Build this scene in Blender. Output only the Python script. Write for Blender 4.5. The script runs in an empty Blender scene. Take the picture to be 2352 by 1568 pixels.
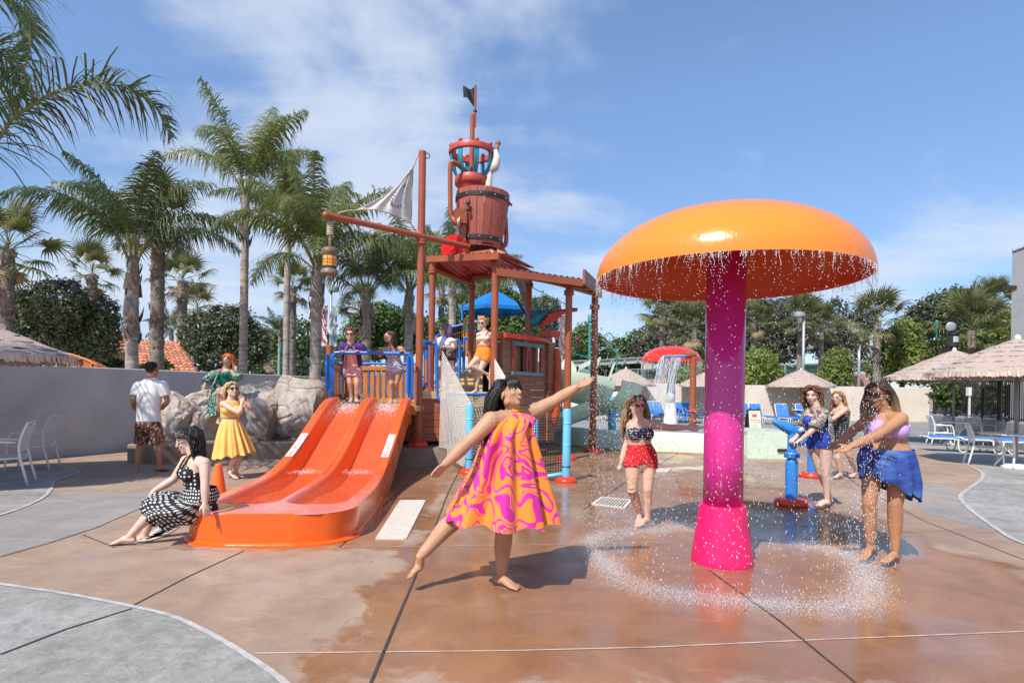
import bpy, bmesh, math, random
import numpy as np
from mathutils import Vector, Matrix
from math import sin, cos, pi, radians, sqrt, atan2

# ------------------------------------------------------------------ camera, sky, sun, exposure
SC = bpy.context.scene
COL = SC.collection
F, EYE, ROLL, CX, CY = 1330.0, 1.46, radians(0.9), 1176.0, 898.0   # picture measures of the photograph (2352 px wide)
cam = bpy.data.cameras.new('camera'); camo = bpy.data.objects.new('camera', cam); COL.objects.link(camo)
cam.sensor_width = 36.0; cam.lens = 36.0 * F / 2352.0; cam.shift_y = 114.0 / 2352.0
cam.clip_start = 0.05; cam.clip_end = 2000
camo.matrix_world = Matrix.Translation((0, 0, EYE)) @ Matrix.Rotation(pi / 2, 4, 'X') @ Matrix.Rotation(ROLL, 4, 'Z')
SC.camera = camo
SUN_EL = radians(50); SUNH = Vector((0.545, 0.838, 0)).normalized()
sl = bpy.data.lights.new('sun', 'SUN'); so = bpy.data.objects.new('sun', sl); COL.objects.link(so)
sl.energy = 4.35; sl.angle = radians(0.5); sl.color = (1.0, 0.95, 0.87)
sd = Vector((SUNH.x * cos(SUN_EL), SUNH.y * cos(SUN_EL), -sin(SUN_EL)))
so.rotation_euler = sd.to_track_quat('-Z', 'Y').to_euler(); so.location = (-8, -8, 14)
W = bpy.data.worlds.new('World'); SC.world = W; W.use_nodes = True
nt = W.node_tree; nt.nodes.clear()
def wn(t, **k):
    n = nt.nodes.new(t)
    for a, b in k.items(): setattr(n, a, b)
    return n
sky = wn('ShaderNodeTexSky', sky_type='NISHITA', sun_disc=False)
sky.sun_elevation = SUN_EL; sky.sun_rotation = radians(213); sky.air_density = 1.0; sky.dust_density = 0.25; sky.ozone_density = 2.0
CLOUD_LOC = (4.2, 3.0, 0)
tc = wn('ShaderNodeTexCoord'); sep = wn('ShaderNodeSeparateXYZ'); nt.links.new(tc.outputs['Generated'], sep.inputs[0])
# cloud layer: project the view direction on a flat layer high above
zc = wn('ShaderNodeMath', operation='MAXIMUM'); zc.inputs[1].default_value = 0.0; nt.links.new(sep.outputs[2], zc.inputs[0])
za = wn('ShaderNodeMath', operation='ADD'); za.inputs[1].default_value = 0.22; nt.links.new(zc.outputs[0], za.inputs[0])
cb = wn('ShaderNodeCombineXYZ')
for i in range(2):
    dvn = wn('ShaderNodeMath', operation='DIVIDE'); nt.links.new(sep.outputs[i], dvn.inputs[0]); nt.links.new(za.outputs[0], dvn.inputs[1]); nt.links.new(dvn.outputs[0], cb.inputs[i])
def cloud_noise(loc, rot, scl, scale, detail, rough, dist):
    mp = wn('ShaderNodeMapping'); mp.inputs['Location'].default_value = loc; mp.inputs['Rotation'].default_value = (0, 0, radians(rot)); mp.inputs['Scale'].default_value = scl
    nt.links.new(cb.outputs[0], mp.inputs[0]); n = wn('ShaderNodeTexNoise'); n.inputs['Scale'].default_value = scale; n.inputs['Detail'].default_value = detail; n.inputs['Roughness'].default_value = rough; n.inputs['Distortion'].default_value = dist
    nt.links.new(mp.outputs[0], n.inputs[0]); return n.outputs[0]
def wmath(op, a, b, c=0.0):
    n = wn('ShaderNodeMath', operation=op)
    for i, v in enumerate((a, b, c)):
        if hasattr(v, 'is_linked'): nt.links.new(v, n.inputs[i])
        else: n.inputs[i].default_value = v
    return n.outputs[0]
cA_ = cloud_noise(CLOUD_LOC, 24, (1.0, 1.0, 1), 1.05, 10, .56, .35); cB_ = cloud_noise((3.1, 7.7, 0), -30, (.7, 2.2, 1), 1.7, 8, .6, .6)
cov = wmath('ADD', wmath('MULTIPLY', cA_, .78), wmath('MULTIPLY', cB_, .22))
cov = wmath('ADD', cov, wmath('MULTIPLY_ADD', sep.outputs[0], -.06, wmath('MULTIPLY_ADD', zc.outputs[0], -.16, .045)))
cr = wn('ShaderNodeValToRGB'); cr.color_ramp.elements[0].position = 0.455; cr.color_ramp.elements[1].position = 0.625; cr.color_ramp.interpolation = 'EASE'
cr.color_ramp.elements[0].color = (.05, .05, .05, 1); cr.color_ramp.elements[1].color = (0.80, 0.80, 0.80, 1)
nt.links.new(cov, cr.inputs[0])
mixc = wn('ShaderNodeMixRGB'); mixc.inputs[2].default_value = (4.0, 4.45, 5.2, 1)
hz = wn('ShaderNodeValToRGB'); hz.color_ramp.elements[0].position = 0.0; hz.color_ramp.elements[0].color = (.56, .60, .70, 1); hz.color_ramp.elements[1].position = .45; hz.color_ramp.elements[1].color = (.88, 1.0, 1.12, 1)
nt.links.new(sep.outputs[2], hz.inputs[0])
tint = wn('ShaderNodeMixRGB', blend_type='MULTIPLY'); tint.inputs[0].default_value = 1.0; nt.links.new(hz.outputs[0], tint.inputs[2])
nt.links.new(sky.outputs[0], tint.inputs[1])
nt.links.new(cr.outputs[0], mixc.inputs[0]); nt.links.new(tint.outputs[0], mixc.inputs[1])
bg = wn('ShaderNodeBackground'); bg.inputs[1].default_value = 0.148; nt.links.new(mixc.outputs[0], bg.inputs[0])
wo = wn('ShaderNodeOutputWorld'); nt.links.new(bg.outputs[0], wo.inputs[0])
SC.view_settings.view_transform = 'Standard'; SC.view_settings.look = 'None'; SC.view_settings.gamma = 1
SC.view_settings.exposure = 0.32; SC.view_settings.use_curve_mapping = False
try:
    SC.cycles.max_bounces = 6; SC.cycles.transparent_max_bounces = 12; SC.cycles.diffuse_bounces = 3; SC.cycles.glossy_bounces = 3
    SC.cycles.caustics_reflective = False; SC.cycles.caustics_refractive = False; SC.cycles.use_denoising = True
except Exception: pass

# ------------------------------------------------------------------ measuring: a picture point at a distance -> place
_cr, _sr = cos(ROLL), sin(ROLL)
def uv(px, py):
    dx, dy = px - CX, CY - py
    return dx * _cr - dy * _sr, dx * _sr + dy * _cr
def P(px, py, D):
    u, v = uv(px, py); return Vector((u / F * D, D, EYE + v / F * D))
def G(px, py, z=0.0):
    u, v = uv(px, py); D = (EYE - z) * F / max(-v, 1e-3); return Vector((u / F * D, D, z))
def ZX(px, D, z):           # point at column px, distance D and height z
    v = (z - EYE) * F / D; py = CY - (v - (px - CX) * _sr) / _cr
    p = P(px, py, D); return Vector((p.x, D, z))

# ------------------------------------------------------------------ materials
MATS = {}
def nodes(m): return m.node_tree.nodes, m.node_tree.links
def newmat(name):
    m = bpy.data.materials.new(name); m.use_nodes = True
    return m, m.node_tree.nodes['Principled BSDF']
def setp(b, **k):
    for a, v in k.items():
        nm = {'rough': 'Roughness', 'metal': 'Metallic', 'spec': 'Specular IOR Level', 'trans': 'Transmission Weight', 'coat': 'Coat Weight',
              'sss': 'Subsurface Weight', 'sheen': 'Sheen Weight', 'alpha': 'Alpha', 'ior': 'IOR', 'coatr': 'Coat Roughness'}[a]
        b.inputs[nm].default_value = v
def tnode(m, t, **k):
    n = m.node_tree.nodes.new(t)
    for a, b in k.items(): setattr(n, a, b)
    return n
def coords(m, out='Object', scale=(1, 1, 1), rot=(0, 0, 0), loc=(0, 0, 0)):
    t = tnode(m, 'ShaderNodeTexCoord'); mp = tnode(m, 'ShaderNodeMapping')
    mp.inputs['Scale'].default_value = scale; mp.inputs['Rotation'].default_value = rot; mp.inputs['Location'].default_value = loc
    m.node_tree.links.new(t.outputs[out], mp.inputs[0]); return mp.outputs[0]
def ntex(m, vec, scale, detail=4, rough=.55, dist=0.0):
    n = tnode(m, 'ShaderNodeTexNoise'); n.inputs['Scale'].default_value = scale; n.inputs['Detail'].default_value = detail
    n.inputs['Roughness'].default_value = rough; n.inputs['Distortion'].default_value = dist
    m.node_tree.links.new(vec, n.inputs['Vector']); return n.outputs['Fac']
def ramp(m, fac, stops, interp='LINEAR'):
    r = tnode(m, 'ShaderNodeValToRGB'); e = r.color_ramp.elements; r.color_ramp.interpolation = interp
    while len(e) < len(stops): e.new(0.5)
    for i, (p, c) in enumerate(stops):
        e[i].position = p; e[i].color = (c, c, c, 1) if isinstance(c, (int, float)) else (*c, 1)
    m.node_tree.links.new(fac, r.inputs[0]); return r.outputs[0]
def mixc_(m, fac, a, b, mode='MIX'):
    n = tnode(m, 'ShaderNodeMixRGB', blend_type=mode); L = m.node_tree.links
    for i, v in ((0, fac), (1, a), (2, b)):
        if hasattr(v, 'is_linked'): L.new(v, n.inputs[i])
        else: n.inputs[i].default_value = v if i == 0 else (*v, 1)
    return n.outputs[0]
def math_(m, op, a, b=0.0, c=0.0, clamp=False):
    n = tnode(m, 'ShaderNodeMath', operation=op); n.use_clamp = clamp; L = m.node_tree.links
    for i, v in ((0, a), (1, b), (2, c)):
        if hasattr(v, 'is_linked'): L.new(v, n.inputs[i])
        else: n.inputs[i].default_value = v
    return n.outputs[0]
def bump_(m, b, h, strength=.3, dist=.01):
    n = tnode(m, 'ShaderNodeBump'); n.inputs['Strength'].default_value = strength; n.inputs['Distance'].default_value = dist
    m.node_tree.links.new(h, n.inputs['Height']); m.node_tree.links.new(n.outputs[0], b.inputs['Normal'])
def mat(name, col, rough=.5, var=.12, scale=6, bump=0.0, bscale=60, stretch=(1, 1, 1), **k):
    """plain procedural surface: base colour broken up by noise, with fine relief"""
    if name in MATS: return MATS[name]
    m, b = newmat(name); L = m.node_tree.links
    vec = coords(m, scale=stretch); f = ntex(m, vec, scale, 5, .6)
    lo = tuple(max(0, c * (1 - var * 1.6)) for c in col); hi = tuple(min(1, c * (1 + var * 1.2)) for c in col)
    L.new(ramp(m, f, [(.3, lo), (.5, col), (.72, hi)]), b.inputs['Base Color'])
    L.new(ramp(m, ntex(m, vec, scale * 2.3, 3), [(.3, max(0, rough - .07)), (.7, min(1, rough + .08))]), b.inputs['Roughness'])
    if bump: bump_(m, b, ntex(m, vec, bscale, 4), bump, .01)
    setp(b, **k); MATS[name] = m; return m

# ------------------------------------------------------------------ mesh building
def frame_of(d, up=Vector((0, 0, 1))):
    d = Vector(d).normalized(); u = Vector(up)
    if abs(d.dot(u.normalized())) > .97: u = Vector((0, 1, 0)) if abs(d.y) < .9 else Vector((1, 0, 0))
    x = u.cross(d).normalized(); y = d.cross(x).normalized(); return x, y, d
def spline(pts, n):
    """Catmull-Rom through pts, n points per span"""
    pts = [Vector(p) for p in pts]
    if len(pts) < 3: return [pts[0].lerp(pts[-1], i / n) for i in range(n + 1)]
    q = [pts[0] * 2 - pts[1]] + pts + [pts[-1] * 2 - pts[-2]]; out = []
    for i in range(1, len(q) - 2):
        a, b, c, d = q[i - 1], q[i], q[i + 1], q[i + 2]
        for k in range(n):
            t = k / n
            out.append(.5 * ((2 * b) + (c - a) * t + (2 * a - 5 * b + 4 * c - d) * t * t + (3 * b - a - 3 * c + d) * t ** 3))
    out.append(pts[-1].copy()); return out
def lin(a, n):
    """resample a list of floats to n+1 values per span like spline()"""
    out = []
    for i in range(len(a) - 1):
        for k in range(n): out.append(a[i] + (a[i + 1] - a[i]) * k / n)
    out.append(a[-1]); return out
class MB:
    def __init__(s): s.v = []; s.f = []; s.uv = []; s.mi = []; s.cm = 0
    def add(s, vs, fs, uvs=None):
        o = len(s.v); s.v.extend([tuple(p) for p in vs]); s.f.extend([tuple(i + o for i in f) for f in fs])
        s.uv.extend(uvs if uvs else [(0, 0)] * len(vs)); s.mi.extend([s.cm] * len(fs)); return s
    def box(s, c, size, M=None, rz=0):
        hx, hy, hz = size[0] / 2, size[1] / 2, size[2] / 2; R = Matrix.Rotation(rz, 3, 'Z') if M is None else M
        c = Vector(c); vs = [c + R @ Vector((x * hx, y * hy, z * hz)) for x in (-1, 1) for y in (-1, 1) for z in (-1, 1)]
        return s.add(vs, [(0, 1, 3, 2), (4, 6, 7, 5), (0, 4, 5, 1), (2, 3, 7, 6), (0, 2, 6, 4), (1, 5, 7, 3)])
    def beam(s, a, b, w, h, up=(0, 0, 1)):
        a, b = Vector(a), Vector(b); x, y, d = frame_of(b - a, up)
        vs = [p + x * (i * w / 2) + y * (j * h / 2) for p in (a, b) for i in (-1, 1) for j in (-1, 1)]
        return s.add(vs, [(0, 1, 3, 2), (4, 6, 7, 5), (0, 4, 5, 1), (2, 3, 7, 6), (0, 2, 6, 4), (1, 5, 7, 3)])
    def prism(s, poly, z0, z1):
        n = len(poly); vs = [(p[0], p[1], z0) for p in poly] + [(p[0], p[1], z1) for p in poly]
        return s.add(vs, [tuple(range(n - 1, -1, -1)), tuple(range(n, 2 * n))] + [(i, (i + 1) % n, (i + 1) % n + n, i + n) for i in range(n)])
    def rings(s, rs, closed=True, cap=True, uvs=True):
        """loft through rings (lists of the same number of points)"""
        n = len(rs[0]); vs = [p for r in rs for p in r]; fs = []; m = n if closed else n - 1
        for i in range(len(rs) - 1):
            for j in range(m):
                k = (j + 1) % n; fs.append((i * n + j, i * n + k, (i + 1) * n + k, (i + 1) * n + j))
        if cap and closed: fs.append(tuple(range(n - 1, -1, -1))); fs.append(tuple((len(rs) - 1) * n + j for j in range(n)))
        return s.add(vs, fs, [(j / m, i / max(1, len(rs) - 1)) for i in range(len(rs)) for j in range(n)])
    def tube(s, pts, r, n=8, cap=True, sub=0, flat=1.0, up=(0, 0, 1)):
        pts = [Vector(p) for p in pts]; rr = list(r) if hasattr(r, '__len__') else [r] * len(pts)
        if sub: rr = lin(rr, sub); pts = spline(pts, sub)
        rs = []; px = None
        for i, p in enumerate(pts):
            d = pts[min(i + 1, len(pts) - 1)] - pts[max(i - 1, 0)]
            if d.length < 1e-9: d = Vector((0, 0, 1))
            if px is None: x, y, d = frame_of(d, up)
            else:
                d = d.normalized(); x = px - d * px.dot(d)
                x = x.normalized() if x.length > 1e-6 else frame_of(d)[0]; y = d.cross(x)
            px = x
            rs.append([p + (x * cos(2 * pi * j / n) + y * (sin(2 * pi * j / n) * flat)) * rr[i] for j in range(n)])
        return s.rings(rs, True, cap)
    def lathe(s, prof, c=(0, 0, 0), n=24, axis=None, cap=True, a0=0, a1=2 * pi):
        c = Vector(c); x, y, d = (Vector((1, 0, 0)), Vector((0, 1, 0)), Vector((0, 0, 1))) if axis is None else frame_of(axis)
        full = abs(a1 - a0 - 2 * pi) < 1e-6; m = n if full else n + 1
        rs = [[c + d * z + (x * cos(a0 + (a1 - a0) * j / n) + y * sin(a0 + (a1 - a0) * j / n)) * r for j in range(m)] for r, z in prof]
        return s.rings(rs, full, cap and full)
    def ball(s, c, r, n=12, m=8, M=None):
        r = (r, r, r) if not hasattr(r, '__len__') else r; c = Vector(c); rs = []
        for i in range(m + 1):
            t = pi * i / m; t = min(max(t, .02), pi - .02); ring = []
            for j in range(n):
                a = 2 * pi * j / n; p = Vector((r[0] * sin(t) * cos(a), r[1] * sin(t) * sin(a), -r[2] * cos(t)))
                ring.append(c + (M @ p if M is not None else p))
            rs.append(ring)
        return s.rings(rs)
    def grid(s, nu, nv, fn):
        vs = [fn(i / nu, j / nv) for j in range(nv + 1) for i in range(nu + 1)]
        fs = [(j * (nu + 1) + i, j * (nu + 1) + i + 1, (j + 1) * (nu + 1) + i + 1, (j + 1) * (nu + 1) + i) for j in range(nv) for i in range(nu)]
        return s.add(vs, fs, [(i / nu, j / nv) for j in range(nv + 1) for i in range(nu + 1)])
    def mesh(s, name, mats, smooth=False, origin=(0, 0, 0)):
        me = bpy.data.meshes.new(name); o = Vector(origin)
        me.from_pydata([(p[0] - o.x, p[1] - o.y, p[2] - o.z) for p in s.v], [], s.f)
        for m in (mats if isinstance(mats, (list, tuple)) else [mats]): me.materials.append(m)
        if any(s.mi): me.polygons.foreach_set('material_index', s.mi)
        u = me.uv_layers.new(name='UVMap')
        li = np.empty(len(me.loops), dtype=np.int32); me.loops.foreach_get('vertex_index', li)
        u.data.foreach_set('uv', np.array(s.uv, dtype=np.float32)[li].ravel())
        if smooth:
            if smooth is True: me.shade_smooth()
            else:
                me.shade_smooth(); me.set_sharp_from_angle(angle=radians(smooth))
        me.update(); return me
    def build(s, name, m, parent=None, smooth=False, origin=None):
        o = Vector(origin) if origin is not None else (parent_origin(parent) if parent else Vector((0, 0, 0)))
        ob = bpy.data.objects.new(name, s.mesh(name, m, smooth, o)); COL.objects.link(ob)
        if parent: ob.parent = parent
        elif origin is not None: ob.location = o
        return ob
def parent_origin(p):
    v = Vector((0, 0, 0))
    while p: v = v + Vector(p.location); p = p.parent
    return v
def tag(o, label, cat, group=None, kind=None):
    if label: o['label'] = label
    if cat: o['category'] = cat
    if group: o['group'] = group
    if kind: o['kind'] = kind
    return o
def thing(name, label, cat, loc=(0, 0, 0), rz=0, group=None):
    o = bpy.data.objects.new(name, None); COL.objects.link(o); o.location = loc; o.rotation_euler = (0, 0, rz); o.empty_display_size = .1
    return tag(o, label, cat, group)
def put(name, me, parent, loc=(0, 0, 0), rot=(0, 0, 0), scale=1.0):
    o = bpy.data.objects.new(name, me); COL.objects.link(o); o.parent = parent; o.location = loc; o.rotation_euler = rot
    o.scale = (scale,) * 3 if not hasattr(scale, '__len__') else scale; return o
def copy_tree(o, parent=None):
    c = o.copy(); COL.objects.link(c); c.parent = parent
    for ch in [x for x in o.children]: copy_tree(ch, c)
    return c
def structure(o): o['kind'] = 'structure'; return o
def stuff(o, label=None, cat=None): o['kind'] = 'stuff'; return tag(o, label, cat)
def text_mesh(name, txt, size, m, depth=.002):
    c = bpy.data.curves.new(name, 'FONT'); c.body = txt; c.size = size; c.extrude = depth; c.align_x = 'CENTER'; c.align_y = 'CENTER'; c.resolution_u = 3
    o = bpy.data.objects.new(name, c); COL.objects.link(o); dg = bpy.context.evaluated_depsgraph_get(); dg.update()
    me = bpy.data.meshes.new_from_object(o.evaluated_get(dg)); me.name = name; me.materials.clear(); me.materials.append(m)
    bpy.data.objects.remove(o); bpy.data.curves.remove(c); return me
RND = random.Random(7)
def rnd(a=0.0, b=1.0): return RND.uniform(a, b)
def sstep(a, b, x):
    t = min(1, max(0, (x - a) / (b - a))); return t * t * (3 - 2 * t)
# ------------------------------------------------------------------ ground
def concrete(name, c1, c2, c3, wet=True, stamped=False):
    m, b = newmat(name); L = m.node_tree.links; v = coords(m)
    big = ntex(m, v, .55, 5, .6, .6); med = ntex(m, v, 2.6, 6, .62, .4); fine = ntex(m, v, 46, 4, .7)
    col = ramp(m, big, [(.34, c1), (.5, c2), (.66, c3)])
    col = mixc_(m, math_(m, 'MULTIPLY', ramp(m, med, [(.42, 0), (.68, 1)]), .5), col, tuple(x * .66 for x in c1))
    col = mixc_(m, .35, col, ramp(m, fine, [(.3, .35), (.7, 1)]), 'MULTIPLY')
    stv = coords(m, scale=(1.4, 5, 1), rot=(0, 0, .5)); streak = ntex(m, stv, 1.6, 6, .7)
    col = mixc_(m, math_(m, 'MULTIPLY', ramp(m, streak, [(.55, 0), (.75, 1)]), .32), col, tuple(min(1, x * 1.35 + .05) for x in c2))
    if wet: col = mixc_(m, math_(m, 'MULTIPLY', ramp(m, ntex(m, coords(m, scale=(.8, 1.6, 1), loc=(3, 1, 0)), .9, 6, .65, .8), [(.52, 0), (.66, 1)]), .42), col, (.33, .275, .255))
    bumpn = ntex(m, v, 30, 5, .7)
    if stamped:
        vein = ntex(m, v, 3.1, 7, .68, 1.2); ridge = math_(m, 'ABSOLUTE', math_(m, 'SUBTRACT', vein, .5))
        pat = ramp(m, ridge, [(.0, .0), (.035, .55), (.14, 1)]); mot = ntex(m, v, 7.0, 8, .75, .5)
        pat2 = ramp(m, mot, [(.38, .46), (.55, 1.0)])
        col = mixc_(m, .18, col, pat, 'MULTIPLY'); col = mixc_(m, .42, col, pat2, 'MULTIPLY')
        bumpn = math_(m, 'ADD', math_(m, 'MULTIPLY', mot, 2.0), bumpn)
    rough = ramp(m, med, [(.3, .5), (.7, .75)])
    if wet:
        sp = tnode(m, 'ShaderNodeSeparateXYZ'); L.new(v, sp.inputs[0]); x, y = sp.outputs[0], sp.outputs[1]
        wob = math_(m, 'MULTIPLY', math_(m, 'SUBTRACT', ntex(m, v, 1.7, 5, .65, .3), .5), 1.5)
        def box_d(x0, x1, y0, y1):      # signed distance like measure to a wetted patch
            dx = math_(m, 'SUBTRACT', math_(m, 'ABSOLUTE', math_(m, 'SUBTRACT', x, (x0 + x1) / 2)), (x1 - x0) / 2)
            dy = math_(m, 'SUBTRACT', math_(m, 'ABSOLUTE', math_(m, 'SUBTRACT', y, (y0 + y1) / 2)), (y1 - y0) / 2)
            return math_(m, 'MAXIMUM', dx, dy)
        d = math_(m, 'MINIMUM', box_d(-1.0, 4.3, 2.9, 16), box_d(-3.15, -.9, 5.25, 12.5))
        d = math_(m, 'ADD', d, wob)
        wetm = ramp(m, math_(m, 'MULTIPLY_ADD', d, -1.6, .5), [(.40, 0), (.62, 1)])
        pud = ramp(m, ntex(m, v, .8, 4, .6, .5), [(.45, 0), (.58, 1)])
        colw = mixc_(m, 1.0, col, (.85, .60, .42), 'MULTIPLY'); col = mixc_(m, wetm, col, colw)
        rw = ramp(m, pud, [(0, .34), (1, .07)])
        rough = mixc_(m, wetm, rough, rw)
        far = math_(m, 'MULTIPLY_ADD', y, .30, -2.6, clamp=True)
        bs = math_(m, 'SUBTRACT', 1.0, math_(m, 'MULTIPLY', wetm, .75)); h = math_(m, 'MULTIPLY', bumpn, bs)
        bump_(m, b, h, .35, .006)
    else: bump_(m, b, bumpn, .5 if stamped else .3, .012 if stamped else .006)
    L.new(col, b.inputs['Base Color']); L.new(rough, b.inputs['Roughness'])
    return m
M_BROWN = concrete('stained_concrete', (.345, .225, .15), (.43, .295, .205), (.50, .38, .285))
M_GREY = concrete('grey_stamped_concrete', (.37, .345, .31), (.46, .435, .395), (.53, .50, .455), wet=False, stamped=True)
M_DECK = concrete('pool_deck_concrete', (.26, .25, .24), (.34, .33, .315), (.40, .385, .365), wet=False)
M_PALE = mat('pale_border_concrete', (.45, .43, .405), .7, .2, 9, .4, 80)
M_JOINT = mat('dark_joint_sealant', (.055, .042, .035), .75, .3, 14)
M_LJOINT = mat('pale_joint_line', (.50, .42, .36), .7, .25, 8)

g = MB()
N = 40
g.grid(N, N, lambda u, w: Vector(((u - .5) * 700, (w - .5) * 700 + 120, 0)))
ground = structure(g.build('ground', M_BROWN)); ground['label'] = 'brown stained concrete of the splash pad, wet in the middle'

def smooth_poly(pts, n=8): return spline([Vector(p) for p in pts], n)
def sheet(name, poly, z, m, label):
    me = MB(); me.add([(p[0], p[1], z) for p in poly], [tuple(range(len(poly)))])
    o = me.build(name, m); structure(o); o['label'] = label
    bm = bmesh.new(); bm.from_mesh(o.data); bmesh.ops.triangulate(bm, faces=bm.faces[:]); bm.normal_update()
    for f in bm.faces:
        if f.normal.z < 0: f.normal_flip()
    bm.to_mesh(o.data); bm.free(); return o
def strip(name, pts, w, z, m, parent, h=.0):
    s = MB(); L_ = []; R_ = []
    for i, p in enumerate(pts):
        d = (pts[min(i + 1, len(pts) - 1)] - pts[max(i - 1, 0)]); d.z = 0; d.normalize(); n = Vector((-d.y, d.x, 0))
        ww = w * (1 + .10 * sin(i * 1.9)); L_.append(Vector((p.x, p.y, z)) + n * ww / 2); R_.append(Vector((p.x, p.y, z)) - n * ww / 2)
    s.rings([[a, b] for a, b in zip(L_, R_)][::1], closed=False, cap=False)
    o = s.build(name, m); bm = bmesh.new(); bm.from_mesh(o.data); bm.normal_update()
    for f in bm.faces:
        if f.normal.z < 0: f.normal_flip()
    bm.to_mesh(o.data); bm.free(); o.parent = parent; return o
# grey stamped paving, in front on the left
c1 = smooth_poly([G(-900, 1280), G(-260, 1305), G(0, 1342), G(160, 1366), G(310, 1395), G(400, 1418), G(480, 1455), G(560, 1502), G(660, 1575), G(820, 1760)])
pv1 = sheet('grey_paving', [p for p in c1] + [Vector((-.6, .2, 0)), Vector((-6, -2, 0)), Vector((-12, 2, 0))], .004, M_GREY, 'grey stamped concrete paving in the front corner')
strip('paving_border', c1, .035, .0085, M_PALE, pv1)
# grey paving by the retaining wall on the left
c2 = smooth_poly([G(-500, 1330), G(-200, 1235), G(0, 1183), G(90, 1148), G(118, 1122), G(128, 1104), G(180, 1084), G(120, 1073), G(-60, 1072)])
pv2 = sheet('grey_paving', [p for p in c2] + [Vector((-14, 9.5, 0))], .004, M_GREY, 'grey stamped concrete paving beside the shaded wall')
strip('paving_border', c2, .045, .0085, M_PALE, pv2)
# grey paving under the tables on the right
c3 = smooth_poly([G(2010, 1010), G(2110, 1033), G(2190, 1056), G(2248, 1080), G(2256, 1098), G(2225, 1122), G(2206, 1140), G(2222, 1164), G(2290, 1215), G(2360, 1252), G(2600, 1330)])
pv3 = sheet('grey_paving', [p for p in c3] + [Vector((9, 3.4, 0)), Vector((30, 6, 0)), Vector((30, 17.5, 0)), Vector((10, 17.5, 0))], .004, M_GREY, 'grey stamped concrete under the white tables')
strip('paving_border', c3, .055, .0085, M_PALE, pv3)
M_BGREY = concrete('smooth_blue_grey_concrete', (.29, .265, .25), (.37, .335, .30), (.43, .35, .28), wet=False)
sheet('grey_slab', [G(128, 1130), G(330, 1132), G(425, 1136), G(372, 1147), G(222, 1211), G(0, 1277), G(-200, 1330), G(-200, 1239), G(0, 1187), G(92, 1152)], .0018, M_BGREY, 'smooth blue grey concrete slab left of the seated woman')
sheet('grey_slab', [G(566, 1105), G(690, 1058), G(748, 1058), G(660, 1140), G(600, 1148)], .0018, M_BGREY, 'smooth grey concrete slab behind the woman in yellow')
sheet('grey_slab', [G(2085, 1108), G(2170, 1118), G(2206, 1142), G(2222, 1166), G(2300, 1222), G(2190, 1196), G(2110, 1170)], .0018, M_BGREY, 'grey concrete slab between the woman in lilac and the white border')
# pool deck beyond
pd = sheet('pool_deck', [Vector((-60, 17.2, 0)), Vector((2.2, 17.2, 0)), Vector((4, 15.4, 0)), Vector((6.3, 14.8, 0)), Vector((9.5, 17.5, 0)), Vector((40, 17.5, 0)), Vector((60, 90, 0)), Vector((-60, 90, 0))], .0042, M_DECK, 'grey concrete pool deck beyond the splash pad')
# control joints
def joint(pts, w=.014, m=M_JOINT, z=.0035): strip('control_joint', [a for a in pts], w, z, m, ground)
joint([G(852, 1568), G(905, 1440), G(960, 1310), G(1030, 1130), G(1075, 1040)], .018)
joint([G(300, 1393), G(430, 1325), G(560, 1265)])
joint([G(0, 1505), G(150, 1447), G(302, 1399)], .014, M_JOINT, .0092)
joint([G(0, 1279), G(120, 1245), G(220, 1212), G(370, 1146)], .012)
joint([G(585, 1500), G(880, 1497), G(1180, 1494), G(1500, 1486), G(1900, 1468), G(2352, 1450)], .012, M_LJOINT)
joint([G(1630, 1310), G(1790, 1425), G(1950, 1555), G(2000, 1600)], .014)
joint([G(1840, 1020), G(1980, 1120), G(2120, 1195), G(2352, 1285)], .012)
joint([G(780, 1257), G(880, 1162), G(975, 1075)], .012)
joint([G(190, 1228), G(265, 1258), G(335, 1235), G(420, 1200)], .012)
joint([G(0, 1236), G(215, 1245), G(550, 1266)], .01, M_LJOINT)
joint([G(200, 1125), G(420, 1135), G(600, 1150)], .012, M_LJOINT)
joint([G(1340, 1170), G(1440, 1105), G(1560, 1040)], .012)
joint([G(780, 1256), G(1000, 1254), G(1300, 1250), G(1650, 1243), G(2050, 1232), G(2352, 1215)], .009, M_LJOINT)
joint([G(560, 1102), G(690, 1052)], .012)

# ------------------------------------------------------------------ walls
M_SHWALL = mat('grey_stucco', (.50, .475, .455), .85, .10, 1.4, .9, 55)
M_CREAM = mat('cream_stucco', (.70, .62, .52), .85, .06, 1.2, .3, 60)
def wall_thing(name, label, pts, h, th, m, cat='wall', capm=None):
    p0 = Vector((pts[0].x, pts[0].y, 0)); t = thing(name, label, cat, p0)
    body = MB(); L_ = []; R_ = []
    for i, p in enumerate(pts):
        d = pts[min(i + 1, len(pts) - 1)] - pts[max(i - 1, 0)]; d.z = 0; d.normalize(); n = Vector((-d.y, d.x, 0)) * th
        L_.append(Vector((p.x, p.y, 0))); R_.append(L_[-1] + n)
    hh = h if hasattr(h, '__len__') else [h] * len(pts)
    rs = [[a, a + Vector((0, 0, z - .02)), a + Vector((0, 0, z)) + (b - a) * .06, b + Vector((0, 0, z)) - (b - a) * .06, b + Vector((0, 0, z - .02)), b] for a, b, z in zip(L_, R_, hh)]
    body.rings(rs); body.build('body', m, t); return t
a, b_ = Vector((-12.2, 3.4, 0)), Vector((-4.9, 22.6, 0))
wall_thing('retaining_wall', 'long grey stucco wall in shade behind the rocks and the two chairs', [a.lerp(b_, i / 12) for i in range(13)], 1.83, .28, M_SHWALL)
wall_thing('pool_wall', 'cream stucco wall behind the row of blue loungers', [Vector((-6, 36.5, 0)), Vector((8, 35.5, 0)), ZX(2134, 35, 0)], 2.06, .3, M_CREAM)
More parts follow.
